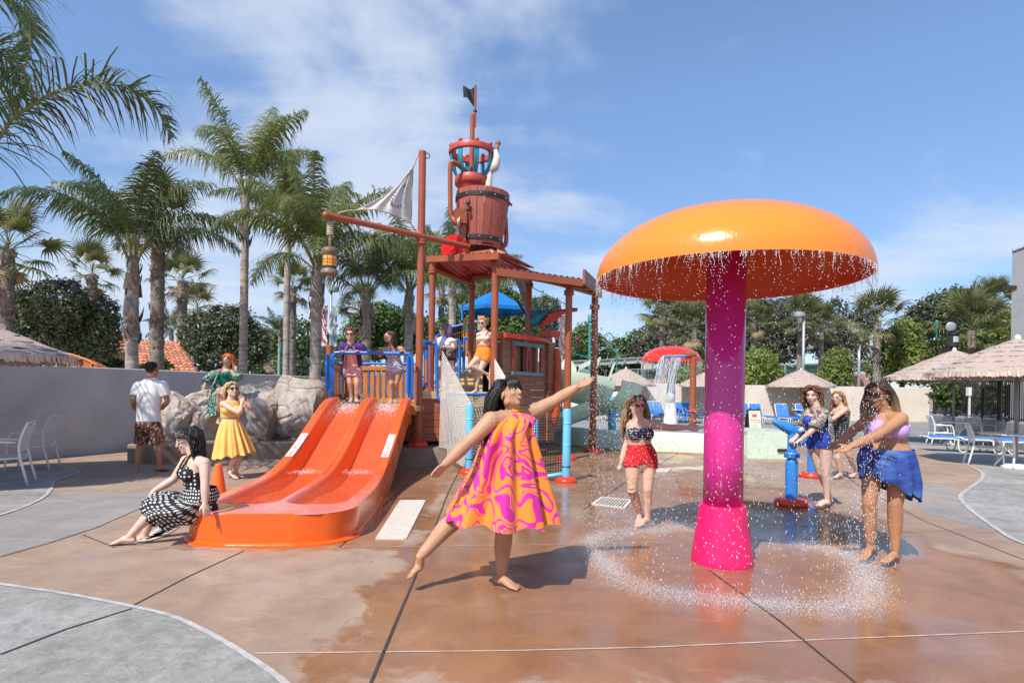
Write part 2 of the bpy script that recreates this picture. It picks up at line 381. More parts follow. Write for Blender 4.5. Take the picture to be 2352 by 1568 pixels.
# ------------------------------------------------------------------ shared paints
M_ORANGE = mat('orange_fibreglass', (.87, .125, .012), .24, .05, 1.5, 0, coat=.25)
M_RUST = mat('terracotta_pipe_paint', (.34, .088, .036), .36, .10, 3, .05, 90)
M_BLUE = mat('blue_rail_paint', (.015, .155, .54), .3, .08, 4)
M_LBLUE = mat('light_blue_plastic', (.14, .50, .76), .35, .08, 4)
M_CBLUE = mat('cannon_blue_paint', (.03, .22, .62), .28, .08, 4)
M_RED = mat('red_plastic', (.68, .045, .015), .32, .08, 5)
M_WHITE = mat('white_powder_coat', (.78, .77, .74), .4, .05, 5)
M_TAN = mat('tan_step_coating', (.56, .40, .235), .6, .08, 6, .2, 120)
M_MINT = mat('mint_fibreglass', (.58, .69, .54), .35, .06, 2.5, coat=.15)
M_DKMETAL = mat('dark_bronze_metal', (.035, .03, .028), .45, .2, 8)
M_GALV = mat('galvanised_metal', (.42, .45, .46), .45, .12, 8, metal=.3)
M_TEAL = mat('teal_paint', (.012, .26, .40), .35, .1, 5)
M_WETCONC = mat('plinth_concrete', (.26, .195, .145), .6, .25, 2.2, .4, 40)
def wood(name, c, dark=.45, scale=1.0, axis=0, rough=.45):
    if name in MATS: return MATS[name]
    m, b = newmat(name); L = m.node_tree.links
    sc = [1.2 * scale] * 3
    for i in range(3):
        if i != axis: sc[i] = 11 * scale
    oi = tnode(m, 'ShaderNodeObjectInfo'); v0 = coords(m, scale=tuple(sc))
    va = tnode(m, 'ShaderNodeVectorMath', operation='ADD'); L.new(v0, va.inputs[0]); 
    cbx = tnode(m, 'ShaderNodeCombineXYZ'); r9 = math_(m, 'MULTIPLY', oi.outputs['Random'], 37.0)
    for i in range(3): L.new(r9, cbx.inputs[i])
    L.new(cbx.outputs[0], va.inputs[1]); v = va.outputs[0]
    n = ntex(m, v, 1.6, 7, .65, 1.6)
    col = ramp(m, n, [(.28, tuple(x * dark for x in c)), (.47, c), (.7, tuple(min(1, x * 1.35) for x in c))])
    tone = ramp(m, oi.outputs['Random'], [(0, .82), (1, 1.08)])
    col = mixc_(m, 1.0, col, tone, 'MULTIPLY'); L.new(col, b.inputs['Base Color'])
    L.new(ramp(m, n, [(.3, rough + .1), (.7, rough - .05)]), b.inputs['Roughness']); bump_(m, b, n, .4, .006); MATS[name] = m; return m
M_HULL = wood('red_brown_hull_wood', (.36, .10, .045), .5)
M_CABIN = wood('weathered_brown_wood', (.30, .135, .072), .5, .8)
M_AMBER = wood('amber_lumber', (.50, .18, .035), .62, 1, 2)
M_AMBERX = wood('amber_lumber_rail', (.52, .19, .04), .62, 1, 0)
def water_mat(name, col, alpha, rough=.05, scale=9, bumpd=.02, stretch=(1, 1, 1)):
    if name in MATS: return MATS[name]
    m, b = newmat(name); L = m.node_tree.links; v = coords(m, scale=stretch)
    n = ntex(m, v, scale, 5, .6, .8); b.inputs['Base Color'].default_value = (*col, 1); setp(b, rough=rough, ior=1.33, spec=.9)
    L.new(ramp(m, n, [(.35, alpha * .7), (.62, min(1, alpha * 1.3))]), b.inputs['Alpha']); bump_(m, b, n, .8, bumpd); MATS[name] = m; return m
M_POOLW = water_mat('rippled_water', (.70, .16, .06), .26, .04, 8, .06)
M_DROP, _b = newmat('water_drops'); _b.inputs['Base Color'].default_value = (.93, .95, .97, 1); setp(_b, rough=.08, alpha=.78, spec=1.0)
_n = ntex(M_DROP, coords(M_DROP), 60, 2); M_DROP.node_tree.links.new(ramp(M_DROP, _n, [(.35, .4), (.65, .9)]), _b.inputs['Alpha'])

# ------------------------------------------------------------------ double orange slide
SL0 = Vector((-2.30, 5.32, 0)); SLY = math.radians(3.6); SW = 1.50
SR = Matrix.Rotation(SLY, 3, 'Z')
def sl(w, s, z): p = SR @ Vector((w, s, 0)); return Vector((SL0.x + p.x, SL0.y + p.y, z))
_ks = [0, 1.6, 2.2, 2.7, 3.2, 3.7, 4.2, 4.7, 5.1, 5.4, 5.7]; _kz = [.30, .30, .325, .41, .555, .735, .93, 1.12, 1.25, 1.295, 1.30]
def rimz(s): return float(np.interp(s, np.array(_ks), np.array(_kz)))
def rimzs(s): return (rimz(s - .22) + rimz(s - .11) + 2 * rimz(s) + rimz(s + .11) + rimz(min(5.7, s + .22))) / 6
def hw(s):
    r = .48; W2 = SW / 2 + .055 * sstep(2.9, 1.2, s)
    return W2 if s >= r else W2 - r + sqrt(max(0, r * r - (r - s) ** 2))
def chan(w, s):         # depth factor 0..1 of the two riding channels
    out = 0
    for cxx in (-.345, .345):
        hwid = .255 + .03 * sstep(3.0, 1.4, s); qx = abs(w - cxx) - (hwid - .2); qs = (.50 + .2) - s
        d = sqrt(max(qx, 0) ** 2 + max(qs, 0) ** 2) - .2 + min(max(qx, qs), 0)
        out = max(out, sstep(.03, -.075, d))
    return out
def depth(s): return .15 + .10 * sstep(1.4, 3.0, s) - .04 * sstep(4.8, 5.5, s)
slide = thing('water_slide', 'wide orange double water slide running down from the pirate deck', 'slide', SL0)
m_ = MB(); NW, NS = 100, 150
ss = [5.7 * (j / NS) ** 1.0 for j in range(NS + 1)]
def topz(w, s): return rimzs(s) - depth(s) * chan(w, s) - .012 * sstep(hw(s) - .03, hw(s), abs(w))
m_.add([sl(hw(s) * (2 * i / NW - 1), s, topz(hw(s) * (2 * i / NW - 1), s)) for s in ss for i in range(NW + 1)],
       [(j * (NW + 1) + i, j * (NW + 1) + i + 1, (j + 1) * (NW + 1) + i + 1, (j + 1) * (NW + 1) + i) for j in range(NS) for i in range(NW)])
m_slide, b_ = newmat('sun_faded_orange_fibreglass'); v_ = coords(m_slide); L = m_slide.node_tree.links
sp_ = tnode(m_slide, 'ShaderNodeSeparateXYZ'); L.new(v_, sp_.inputs[0])
fade = math_(m_slide, 'MULTIPLY', math_(m_slide, 'MULTIPLY_ADD', sp_.outputs[1], -.55, 1.25, clamp=True), math_(m_slide, 'MULTIPLY_ADD', sp_.outputs[2], 18.0, -4.2, clamp=True))
fade = math_(m_slide, 'MULTIPLY', fade, ramp(m_slide, ntex(m_slide, v_, 5, 5, .65), [(.3, .35), (.65, .95)]))
bc = ramp(m_slide, ntex(m_slide, v_, 1.3, 4), [(.3, (.80, .10, .010)), (.7, (.90, .14, .016))])
L.new(mixc_(m_slide, fade, bc, (.80, .30, .27)), b_.inputs['Base Color'])
L.new(ramp(m_slide, ntex(m_slide, coords(m_slide, scale=(6, 1, 1)), 3, 4), [(.3, .16), (.7, .34)]), b_.inputs['Roughness']); setp(b_, coat=.2)
bump_(m_slide, b_, ntex(m_slide, v_, 9, 4), .05, .01)
m_.build('riding_surface', m_slide, slide, True)
sk = MB()
def zb(s): return 0.0 if s < 2.6 else max(0.0, (rimzs(s) - .46)) * sstep(2.6, 3.4, s)
pl = []; NF = 24
per = [(-1, ss[j]) for j in range(NS, 0, -2)] + [(None, k / NF) for k in range(NF + 1)] + [(1, ss[j]) for j in range(2, NS + 1, 2)]
top = []; bot = []; fl = []
for side, s in per:
    if side is None: w = hw(0) * (2 * s - 1); s_ = 0
    else: w = side * hw(s); s_ = s
    z = topz(w, s_); top.append(sl(w, s_, z)); bot.append(sl(w, s_, zb(s_)))
sk.rings([[a, a.lerp(b, .5), b] for a, b in zip(top, bot)], closed=False, cap=False); sk.build('side_wall', M_ORANGE, slide, 40)
fl = MB(); ring = []
for side, s in per:
    if side is not None and s > 2.5: continue
    if side is None: w = hw(0) * (2 * s - 1); s_ = 0
    else: w = side * hw(s); s_ = s
    e = .045; nx = 0 if side is None else side; ny = -1 if side is None else 0
    if side is not None and s < .48: a_ = (s / .48); nx = side * sqrt(max(0, 1 - (1 - a_) ** 2)); ny = -(1 - a_)
    ring.append([sl(w, s_, .03), sl(w + nx * e * .5, s_ + ny * e * .5, .014), sl(w + nx * e, s_ + ny * e, .012), sl(w + nx * e, s_ + ny * e, .0)])
fl.rings(ring, closed=False, cap=False); fl.build('base_flange', M_ORANGE, slide, 50)
for cxx in (-.345, .345):                                # joint line between the two halves and shallow pools
    wm = MB(); wm.grid(16, 90, lambda u, v: sl(cxx + (u - .5) * .50, .50 + v * 4.75, max(.262 + .003 * sin(u * 9 + v * 61), rimzs(.50 + v * 4.75) - depth(.50 + v * 4.75) + .012)))
    wm.build('standing_water', M_POOLW, slide, True)
sj = MB(); sj.tube([sl(.0, s, rimzs(s) + .001) for s in np.arange(2.2, 5.6, .08)], .0035, 4); sj.build('seam', mat('seam_dark', (.35, .06, .01), .6), slide)
for (s0, c_) in ((5.02, 0),):
    for w0, w1 in ((-.74, -.60), (-.09, .09), (.60, .74)):
        q = MB(); q.tube([sl(w0 + (w1 - w0) * i / 6, s0, rimzs(s0) + .001) for i in range(7)], .003, 4); q.build('seam', MATS['seam_dark'], slide)
# NO CLIMBING plates
M_LBL = mat('white_label_vinyl', (.80, .78, .75), .4, .04, 6); M_LTR = mat('red_label_lettering', (.62, .10, .04), .5, .1, 6)
for w in (-.672, .672):
    lb = MB(); pts = []
    for i in range(9):
        s = 2.95 + .78 * i / 8; n = Vector((0, 0, .006)); pts.append([sl(w - .052, s, rimzs(s) + .006), sl(w + .052, s, rimzs(s) + .006)])
    lb.rings(pts, closed=False, cap=False); lo = lb.build('warning_label', M_LBL, slide)
    txt = 'NO CLIMBING'
    for i, chh in enumerate(txt + '\u25bc'):
        if chh == ' ': continue
        s = 3.68 - .062 * i; a = atan2(rimzs(s + .05) - rimzs(s - .05), .1)
        if chh == '\u25bc':
            q = MB(); q.add([sl(w - .028, s + .02, rimzs(s + .02) + .009), sl(w + .028, s + .02, rimzs(s + .02) + .009), sl(w, s - .025, rimzs(s - .025) + .009)], [(0, 1, 2)]); q.build('arrow', M_LTR, lo)
        else:
            me = text_mesh('letter', chh, .082, M_LTR, .0006); o = put('letter', me, lo); c = sl(w, s, rimzs(s) + .0085) - SL0; o.location = c
            o.rotation_euler = (a, 0, SLY)
# foaming water where the riders sit
def spray(name, label, gen, n, r0=.004, r1=.012, stretch=1.0, parent=None, seed=1):
    R_ = random.Random(seed); s = MB()
    for _ in range(n):
        c = gen(R_); r = R_.uniform(r0, r1); l = r * stretch * R_.uniform(.7, 1.5)
        s.add([c + Vector((r, 0, 0)), c + Vector((-r * .5, r * .85, 0)), c + Vector((-r * .5, -r * .85, 0)), c + Vector((0, 0, l)), c - Vector((0, 0, l))],
              [(0, 1, 3), (1, 2, 3), (2, 0, 3), (1, 0, 4), (2, 1, 4), (0, 2, 4)])
    return stuff(s.build(name, M_DROP, None, True), label, 'water')
def foam_gen(R_):
    c = R_.choice((-.345, .345)); s = R_.gauss(5.25, .16); return sl(c + R_.gauss(0, .15), s, rimzs(s) - depth(s) + abs(R_.gauss(.0, .07)) + .02)
spray('splash_water', 'foaming water at the riders\' feet on top of the slide', foam_gen, 1500, .003, .010, 1.2, seed=3)
def foam2(R_):
    c = R_.choice((-.345, .345)); return sl(c + R_.gauss(0, .12), 2.62 + R_.gauss(0, .09), .30 + abs(R_.gauss(0, .018)))
spray('foam', 'thin line of foam where the slide meets its run-out pool', foam2, 500, .003, .008, .7, seed=4)

# traffic cone
t = thing('traffic_cone', 'orange traffic cone behind the seated woman in polka dots', 'cone', G(500, 1158))
c0 = Vector(t.location); M_CONE = mat('cone_plastic', (.86, .16, .02), .45, .06, 6)
q = MB(); q.lathe([(.118, .03), (.112, .05), (.04, .50), (.028, .505), (.0, .505)], c0, 24); q.build('cone', M_CONE, t, 40)
q = MB(); q.box(c0 + Vector((0, 0, .015)), (.33, .33, .03), rz=.4); q.build('base', M_CONE, t)

# ------------------------------------------------------------------ drain grates
M_GRATE = mat('cream_drain_grate', (.66, .60, .50), .55, .06, 8)
def grate(label, quad, nbar, dark=.3):
    c = sum(quad, Vector()) / 4; t = thing('drain_grate', label, 'drain grate', (c.x, c.y, 0), 0, 'drain grates set in the concrete')
    a, b, cc, d = quad
    q = MB(); q.add([p + Vector((0, 0, .0045)) for p in quad], [(0, 1, 2, 3)]); q.build('pit', M_JOINT, t)
    for e0, e1 in ((a, b), (b, cc), (cc, d), (d, a)):
        q = MB(); q.beam(e0 + Vector((0, 0, .007)), e1 + Vector((0, 0, .007)), .03, .012); q.build('frame', M_GRATE, t)
    for i in range(nbar):
        u = (i + .5) / nbar; p0 = a.lerp(d, u); p1 = b.lerp(cc, u); wbar = (a - d).length / nbar * (1 - dark)
        q = MB(); q.beam(p0 + Vector((0, 0, .0085)), p1 + Vector((0, 0, .0085)), wbar, .008); q.build('bar', M_GRATE, t)
grate('long cream drain cover lying between the orange slide and the dancer', [G(866, 1238), G(930, 1238), G(975, 1150), G(921, 1150)], 20, .06)
grate('cream drain cover behind the crossed legs of the seated woman', [G(318, 1250), G(372, 1232), G(470, 1172), G(425, 1172)], 16, .08)
grate('slotted drain grate beside the woman in red shorts', [G(1360, 1158), G(1384, 1142), G(1450, 1149), G(1434, 1167)], 11, .55)
grate('small slotted drain grate near the far basin edge', [G(1508, 1083), G(1532, 1084), G(1540, 1077), G(1516, 1076)], 7, .4)

# ------------------------------------------------------------------ rocks and their kerb
kerb = thing('rock_kerb', 'low brown concrete kerb below the artificial rocks', 'kerb', G(430, 1062))
kp = [G(292, 1062), G(365, 1066), G(500, 1056), G(640, 1054), G(760, 1052), G(880, 1071), G(1010, 1071), G(1064, 1066)]
q = MB(); off = Vector((.1, 1.6, 0))
rs = [[p, p + Vector((0, 0, .33)), p + Vector((.01, .03, .35)), p + off + Vector((0, 0, .35)), p + off] for p in kp]
q.rings(rs); q.build('kerb', M_WETCONC, kerb)
m_rock, b_ = newmat('painted_rock'); v_ = coords(m_rock); L = m_rock.node_tree.links
n_ = ntex(m_rock, v_, .9, 7, .62, .7); cl = ramp(m_rock, n_, [(.30, (.24, .185, .145)), (.42, (.36, .31, .265)), (.50, (.42, .39, .36)), (.57, (.41, .30, .21)), (.64, (.43, .40, .375)), (.76, (.36, .335, .315))])
cl = mixc_(m_rock, 1.0, cl, (1.3, 1.25, 1.2), 'MULTIPLY'); cl = mixc_(m_rock, .5, cl, ramp(m_rock, ntex(m_rock, v_, 7, 8, .72), [(.3, .45), (.6, 1)]), 'MULTIPLY'); L.new(cl, b_.inputs['Base Color'])
vo = tnode(m_rock, 'ShaderNodeTexVoronoi', feature='DISTANCE_TO_EDGE'); vo.inputs['Scale'].default_value = 2.2
dn = tnode(m_rock, 'ShaderNodeTexNoise'); dn.inputs['Scale'].default_value = 2.5; L.new(v_, dn.inputs['Vector'])
vm = tnode(m_rock, 'ShaderNodeMixRGB'); vm.inputs[0].default_value = .28; L.new(v_, vm.inputs[1]); L.new(dn.outputs['Color'], vm.inputs[2]); L.new(vm.outputs[0], vo.inputs['Vector'])
hh = math_(m_rock, 'ADD', math_(m_rock, 'MULTIPLY', ramp(m_rock, vo.outputs['Distance'], [(0, 0), (.06, 1)]), .55), ntex(m_rock, v_, 9, 8, .7))
bump_(m_rock, b_, hh, .8, .05); setp(b_, rough=.85)
from mathutils import noise as mnoise
def rock(name, c, r, seed, rough=.12, flat=0.0):
    """faceted boulder: sphere cut by planes, then broken up"""
    R_ = random.Random(seed); bm = bmesh.new(); bmesh.ops.create_icosphere(bm, subdivisions=5, radius=1.0)
    pl_ = [(Vector((R_.gauss(0, 1), R_.gauss(0, 1), R_.gauss(0, .7))).normalized(), R_.uniform(.55, .88)) for _ in range(11)] + [(Vector((R_.gauss(0, .2), R_.gauss(0, .2), 1)).normalized(), .75 - flat)]
    o = Vector((seed * 3.1, seed * 1.7, 0))
    for v in bm.verts:
        p = v.co.copy()
        for n, d in pl_:
            t = p.dot(n) - d
            if t > 0: p -= n * t * .96
        p *= 1 + rough * (mnoise.fractal(p * 1.6 + o, .9, 2.1, 5)) * .8
        cr_ = mnoise.noise(p * 2.4 + o); p *= 1 - .07 * max(0, 1 - abs(cr_) * 9)
        p += Vector(mnoise.noise_vector(p * 7 + o)) * .010
        v.co = Vector((c[0] + p.x * r[0], c[1] + p.y * r[1], max(c[2] + p.z * r[2], .03)))
    me = bpy.data.meshes.new(name); bm.to_mesh(me); bm.free(); me.shade_smooth(); me.set_sharp_from_angle(angle=radians(34)); me.materials.append(m_rock); return me
rk = thing('rock_outcrop', 'brown and grey artificial boulders beside the slide, woman in green on top', 'rock')
for i, (px, py, D, r, sd_) in enumerate([
        (415, 985, 12.35, (.62, .6, .82), 2), (500, 985, 12.5, (.75, .7, .86), 5), (470, 920, 13.0, (.55, .5, .28), 7), (592, 968, 12.7, (1.0, .8, .92), 11),
        (692, 955, 12.9, (1.0, .9, 1.08), 13), (650, 915, 13.3, (.8, .6, .45), 17), (760, 985, 13.2, (.8, .7, 1.0), 19), (550, 1010, 12.1, (.42, .35, .5), 23), (395, 1010, 12.2, (.35, .3, .55), 29)]):
    me = rock('rock', P(px, py, D), r, sd_); o = bpy.data.objects.new('rock', me); COL.objects.link(o); o.parent = rk
# ------------------------------------------------------------------ mushroom fountains
def mushroom(name, label, base, R, rim, rise, rs, mcap, mund, mstem, mbase, rb=.25, hb=.36):
    t = thing(name, label, 'fountain', base); b = Vector(base)
    q = MB(); prof = []
    for i in range(25):
        a = i / 24 * pi / 2; prof.append((R * cos(a) ** .92, rim + rise * sin(a) ** 1.0))
    prof[-1] = (.002, rim + rise); q.lathe(prof, b, 96, cap=False); q.build('cap_shell', mcap, t, True)
    q = MB(); prof = [(R * cos(i / 24 * pi / 2) * .985, rim + .012 + (rise - .05) * sin(i / 24 * pi / 2)) for i in range(24)] + [(.002, rim + rise - .04)]
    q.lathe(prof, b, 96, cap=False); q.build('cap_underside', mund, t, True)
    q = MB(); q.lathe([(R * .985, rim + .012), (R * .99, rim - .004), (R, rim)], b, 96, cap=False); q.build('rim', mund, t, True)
    q = MB(); q.lathe([(rs * 1.0, hb - .02), (rs * .99, hb + .4), (rs * .985, rim + rise - .06)], b, 48); q.build('stem', mstem, t, True)
    q = MB(); q.lathe([(rb, 0), (rb, .03), (rb * .985, .05), (rs * 1.2, hb - .03), (rs * 1.17, hb), (rs * 1.0, hb + .004)], b, 48); q.build('base_sleeve', mbase, t, 50)
    return t
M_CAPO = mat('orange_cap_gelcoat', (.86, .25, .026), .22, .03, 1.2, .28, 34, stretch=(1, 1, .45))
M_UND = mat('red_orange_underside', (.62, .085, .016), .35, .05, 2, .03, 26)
M_STEM = mat('magenta_stem_gelcoat', (.60, .026, .24), .2, .06, 2.0, coat=.3)
M_SBASE = mat('hot_pink_sleeve', (.76, .012, .14), .3, .12, 5)
MC = Vector((1.86, 5.07, 0)); MR = 1.125; MRIM = 2.455
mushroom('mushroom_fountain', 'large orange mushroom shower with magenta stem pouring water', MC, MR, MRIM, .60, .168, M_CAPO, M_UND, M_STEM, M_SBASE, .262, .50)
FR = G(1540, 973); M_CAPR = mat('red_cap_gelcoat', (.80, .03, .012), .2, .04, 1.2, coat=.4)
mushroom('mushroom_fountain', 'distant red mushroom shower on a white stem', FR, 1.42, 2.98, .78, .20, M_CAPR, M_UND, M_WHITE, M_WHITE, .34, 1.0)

def rain(center, R, rim, n_str, n_drop, seed, big=1.0, hlen=.45):
    """threads of water off the rim breaking into drops that fall to the ground"""
    R_ = random.Random(seed); s = MB()
    def drop(c, r, l):
        s.add([c + Vector((r, 0, 0)), c + Vector((-r * .5, r * .85, 0)), c + Vector((-r * .5, -r * .85, 0)), c + Vector((0, 0, l)), c - Vector((0, 0, l))],
              [(0, 1, 3), (1, 2, 3), (2, 0, 3), (1, 0, 4), (2, 1, 4), (0, 2, 4)])
    for k in range(n_str):
        a = R_.uniform(0, 2 * pi); L_ = R_.uniform(.03, hlen) * (1.4 if R_.random() < .2 else .7); ph = R_.uniform(0, 9); n = int(L_ / .012) + 3; am = R_.uniform(.004, .022); pts = []; rr = []
        for i in range(n):
            z = rim - L_ * i / n; aa = a + am * sin(ph + i * .42) * (i / n + .2) + .03 * sin(ph * 2) * i / n
            pts.append(Vector((center[0] + cos(aa) * R * 1.0, center[1] + sin(aa) * R * 1.0, z))); rr.append(R_.uniform(.0006, .0022) * big)
        s.tube(pts[:max(2, n // 3)], rr[:max(2, n // 3)], 4)
        for i in range(2, n, 2):
            if R_.random() < .85: drop(pts[i] + Vector((R_.gauss(0, .006), R_.gauss(0, .006), 0)), R_.uniform(.0015, .0048) * big, R_.uniform(.002, .007) * big)
    for k in range(n_drop):
        a = R_.uniform(0, 2 * pi); u = R_.random() ** .8; z = rim * (1 - u); rad = R * (1 + .015) + R_.gauss(0, .02 + .05 * u)
        rr = R_.uniform(.0015, .0046) * big; drop(Vector((center[0] + cos(a) * rad, center[1] + sin(a) * rad, z)), rr, rr * (1.1 + 1.6 * u))
    return s
stuff(rain(MC, MR, MRIM, 380, 8000, 5, 1.0, .30).build('falling_water', M_DROP, None, True), 'curtain of water drops falling from the orange mushroom cap', 'water')
stuff(rain(FR, 1.42, 2.98, 260, 1500, 6, 2.0, 1.3).build('falling_water', M_DROP, None, True), 'curtain of water falling from the red mushroom cap', 'water')
def splash_ring(n, seed):
    R_ = random.Random(seed); s = MB()
    for k in range(n):
        a = R_.uniform(0, 2 * pi); cl = .5 + .5 * sin(a * 3 + 1.1) * sin(a * 7.0 + 2)
        rad = MR + .02 + R_.gauss(0, .085) + .05 * sin(a * 5 + 1); h = abs(R_.gauss(0, .035)) * (1.4 - abs(rad - MR - .03) * 4); h = max(.002, h)
        r = R_.uniform(.0007, .0023); c = Vector((MC.x + cos(a) * rad, MC.y + sin(a) * rad, h)); l = r * R_.uniform(.8, 2.2)
        s.add([c + Vector((r, 0, 0)), c + Vector((-r * .5, r * .85, 0)), c + Vector((-r * .5, -r * .85, 0)), c + Vector((0, 0, l))], [(0, 1, 3), (1, 2, 3), (2, 0, 3), (2, 1, 0)])
    return s
M_MIST, _b2 = newmat('fine_splash_drops'); _b2.inputs['Base Color'].default_value = (.95, .96, .97, 1); setp(_b2, rough=.15)
_n2 = ntex(M_MIST, coords(M_MIST), 40, 2); M_MIST.node_tree.links.new(ramp(M_MIST, _n2, [(.35, .25), (.65, .75)]), _b2.inputs['Alpha'])
stuff(splash_ring(70000, 8).build('splash_water', M_MIST), 'white ring of splashing drops on the concrete round the mushroom', 'water')

# far spout: rust pipe with a blue trough pouring water
t = thing('pour_spout', 'rust red pipe with blue trough pouring water over the red mushroom', 'spout', G(1590, 985)); b = Vector(t.location)
D_ = b.y; top = P(1586, 815, D_)
q = MB(); q.tube([b, Vector((b.x, b.y, top.z - .22)), Vector((b.x - .02, b.y, top.z - .06)), Vector((b.x - .12, b.y, top.z)), Vector((b.x - .28, b.y, top.z))], [.13, .13, .13, .135, .135], 14, sub=4); q.build('pipe', M_RUST, t, 50)
q = MB(); q.tube([Vector((b.x - .22, b.y, top.z)), Vector((b.x - .34, b.y, top.z))], .16, 14); q.build('flange', M_RUST, t, 50)
q = MB(); n = 12
rs = []
for i in range(9):
    x = b.x - .3 - .95 * i / 8; w = .13 if i > 0 else .13
    rs.append([Vector((x, b.y + cos(pi + pi * j / n) * w, top.z + sin(pi + pi * j / n) * w - .005 * i)) for j in range(n + 1)] )
q.rings(rs, closed=False, cap=False); q.build('trough', M_LBLUE, t, True)
q = MB(); q.tube([b + Vector((0, 0, .72)), b + Vector((0, 0, .80))], .19, 14); q.build('collar', M_RED, t)
q = MB(); wc = b + Vector((-.42, -.1, .62)); q.tube([wc + Vector((cos(a) * .18, 0, sin(a) * .26)) for a in np.linspace(0, 2 * pi, 21)], .03, 6); q.tube([wc - Vector((.18, 0, 0)), wc + Vector((.42, 0, .02))], .025, 6); q.tube([wc - Vector((0, 0, .26)), wc + Vector((0, 0, .26))], .02, 6); q.build('valve_wheel', M_CBLUE, t, 50)
end = Vector((b.x - 1.2, b.y, top.z)); R_ = random.Random(4); q = MB()
for k in range(34):
    x0 = R_.uniform(-.1, .75); y0 = R_.gauss(0, .07); pts = []
    for i in range(9):
        u = i / 8; pts.append(end + Vector((x0 - .5 * u * (1 - .2 * x0) + R_.gauss(0, .02), y0 + R_.gauss(0, .02), -.1 - 2.0 * u * u - .2 * u)))
    q.tube(pts, [.012, .018, .016, .013, .012, .01, .01, .008, .005], 4)
M_STREAM = water_mat('thin_white_stream', (.86, .89, .92), .42, .1, 12)
stuff(q.build('pouring_water', M_STREAM, None, True), 'white stream of water pouring from the blue trough', 'water')

# ------------------------------------------------------------------ water cannons
def cannon(label, base, yaw, s=1.0):
    t = thing('water_cannon', label, 'water cannon', base, 0, 'blue water cannons'); b = Vector(base); Z = Vector((0, 0, 1)); d = Vector((cos(yaw), sin(yaw), 0)); sd2 = Vector((-sin(yaw), cos(yaw), 0))
    q = MB(); q.lathe([(.20, 0), (.215, .02), (.215, .05), (.19, .085), (.12, .10), (.085, .10)], b, 28); q.build('base_flange', M_RED, t, 50)
    q = MB(); q.lathe([(.078, .08), (.078, .56), (.072, .60), (.055, .62), (.055, .64)], b, 24); q.build('lower_post', M_CBLUE, t, 40)
    q = MB(); q.lathe([(.058, .63), (.095, .635), (.1, .65), (.1, .665), (.075, .67), (.1, .675), (.1, .69), (.09, .705), (.058, .71)], b, 24); q.build('swivel_collar', M_CBLUE, t, 40)
    q = MB(); q.lathe([(.058, .70), (.058, .93), (.052, .95)], b, 20); q.build('upper_post', M_CBLUE, t, 40)
    c = b + Z * 1.0; u = (d * .88 + Z * .42).normalized()
    q = MB(); q.tube([b + Z * .93, c], [.055, .06], 14); q.tube([c - u * .10, c + u * .03, c + u * .05, c + u * .12, c + u * .26, c + u * .27], [.055, .075, .075, .066, .036, .03], 16); q.build('barrel', M_CBLUE, t, 50)
    q = MB(); hc = c - u * .16 - Z * .03; v2 = u.cross(sd2).normalized()
    q.tube([hc + (sd2 * cos(a) + v2 * sin(a)) * .11 for a in np.linspace(0, 2 * pi, 25)], .018, 8); q.tube([hc - sd2 * .11, hc + sd2 * .11], .016, 8); q.tube([c - u * .1, hc], .03, 8); q.build('handle_ring', M_CBLUE, t, True)
    for sg in (-1, 1):
        q = MB(); q.tube([c - u * .05 + sd2 * sg * .05, c - u * .07 + sd2 * sg * .17 + Z * .02], .02, 8); q.build('grip', M_CBLUE, t, True)
    return c, u
CAN = cannon('blue water cannon on red base held by the curly haired woman', G(1817, 1160), radians(180 - 8))
CAN2 = cannon('blue water cannon on red base standing behind the first', G(1864, 1096), radians(160))
R_ = random.Random(9); q = MB(); c, u = CAN; v0 = 4.2
for k in range(150):
    tt = R_.uniform(.02, .55); p = c + u * .27 + u * v0 * tt + Vector((R_.gauss(0, .02 * tt), R_.gauss(0, .05 * tt), -4.9 * tt * tt + R_.gauss(0, .05 * tt))); r = R_.uniform(.002, .005)
    q.ball(p, (r * 1.6, r, r), 5, 3)
stuff(q.build('water_jet', M_DROP), 'thin jet of water from the blue cannon', 'water')
# ------------------------------------------------------------------ pirate play tower
tw = thing('play_tower', 'pirate ship play tower with rust red pipes, blue rails and red roofs', 'play structure', (-.6, 12.4, 0))
def pipe(pts, r, m=M_RUST, name='pipe', sub=0, n=14, parent=None):
    q = MB(); q.tube(pts, r, n, sub=sub); return q.build(name, m, parent or tw, 50)
def plank(name, c, size, M, m, parent=None):
    q = MB(); q.box(c, size, M); return q.build(name, m, parent or tw)
def collar(c, r, h=.10, parent=None):
    q = MB(); c = Vector(c); q.lathe([(r, -h * .6), (r * 1.45, -h * .5), (r * 1.45, -h * .06), (r * 1.3, 0), (r * 1.45, h * .06), (r * 1.45, h * .5), (r, h * .6)], c, 18); return q.build('pipe_collar', M_RUST, parent or tw, 40)
def foot(c, r=.2, parent=None, m=M_RED):
    q = MB(); q.lathe([(r, 0), (r * 1.02, .02), (r * .95, .07), (r * .75, .105), (r * .4, .115), (r * .3, .115)], c, 22); return q.build('base_cover', m, parent or tw, 50)
PZ = .36                                               # plinth top
def column(px, D, r, ztop, z0=0.0, collz=None, ft=True):
    p = ZX(px, D, z0); c = pipe([p, Vector((p.x, p.y, ztop))], r, name='column')
    if ft: foot(Vector((p.x, p.y, z0)), r * 2.7)
    if collz: collar(Vector((p.x, p.y, collz)), r)
    return p
# plinth under the deck (grey-brown concrete)
q = MB(); q.prism([G(748, 1068), G(1062, 1074), G(1100, 1020), Vector((-.3, 16, 0)), Vector((-5, 16, 0))], .0, PZ - .005); q.build('plinth', M_WETCONC, tw)
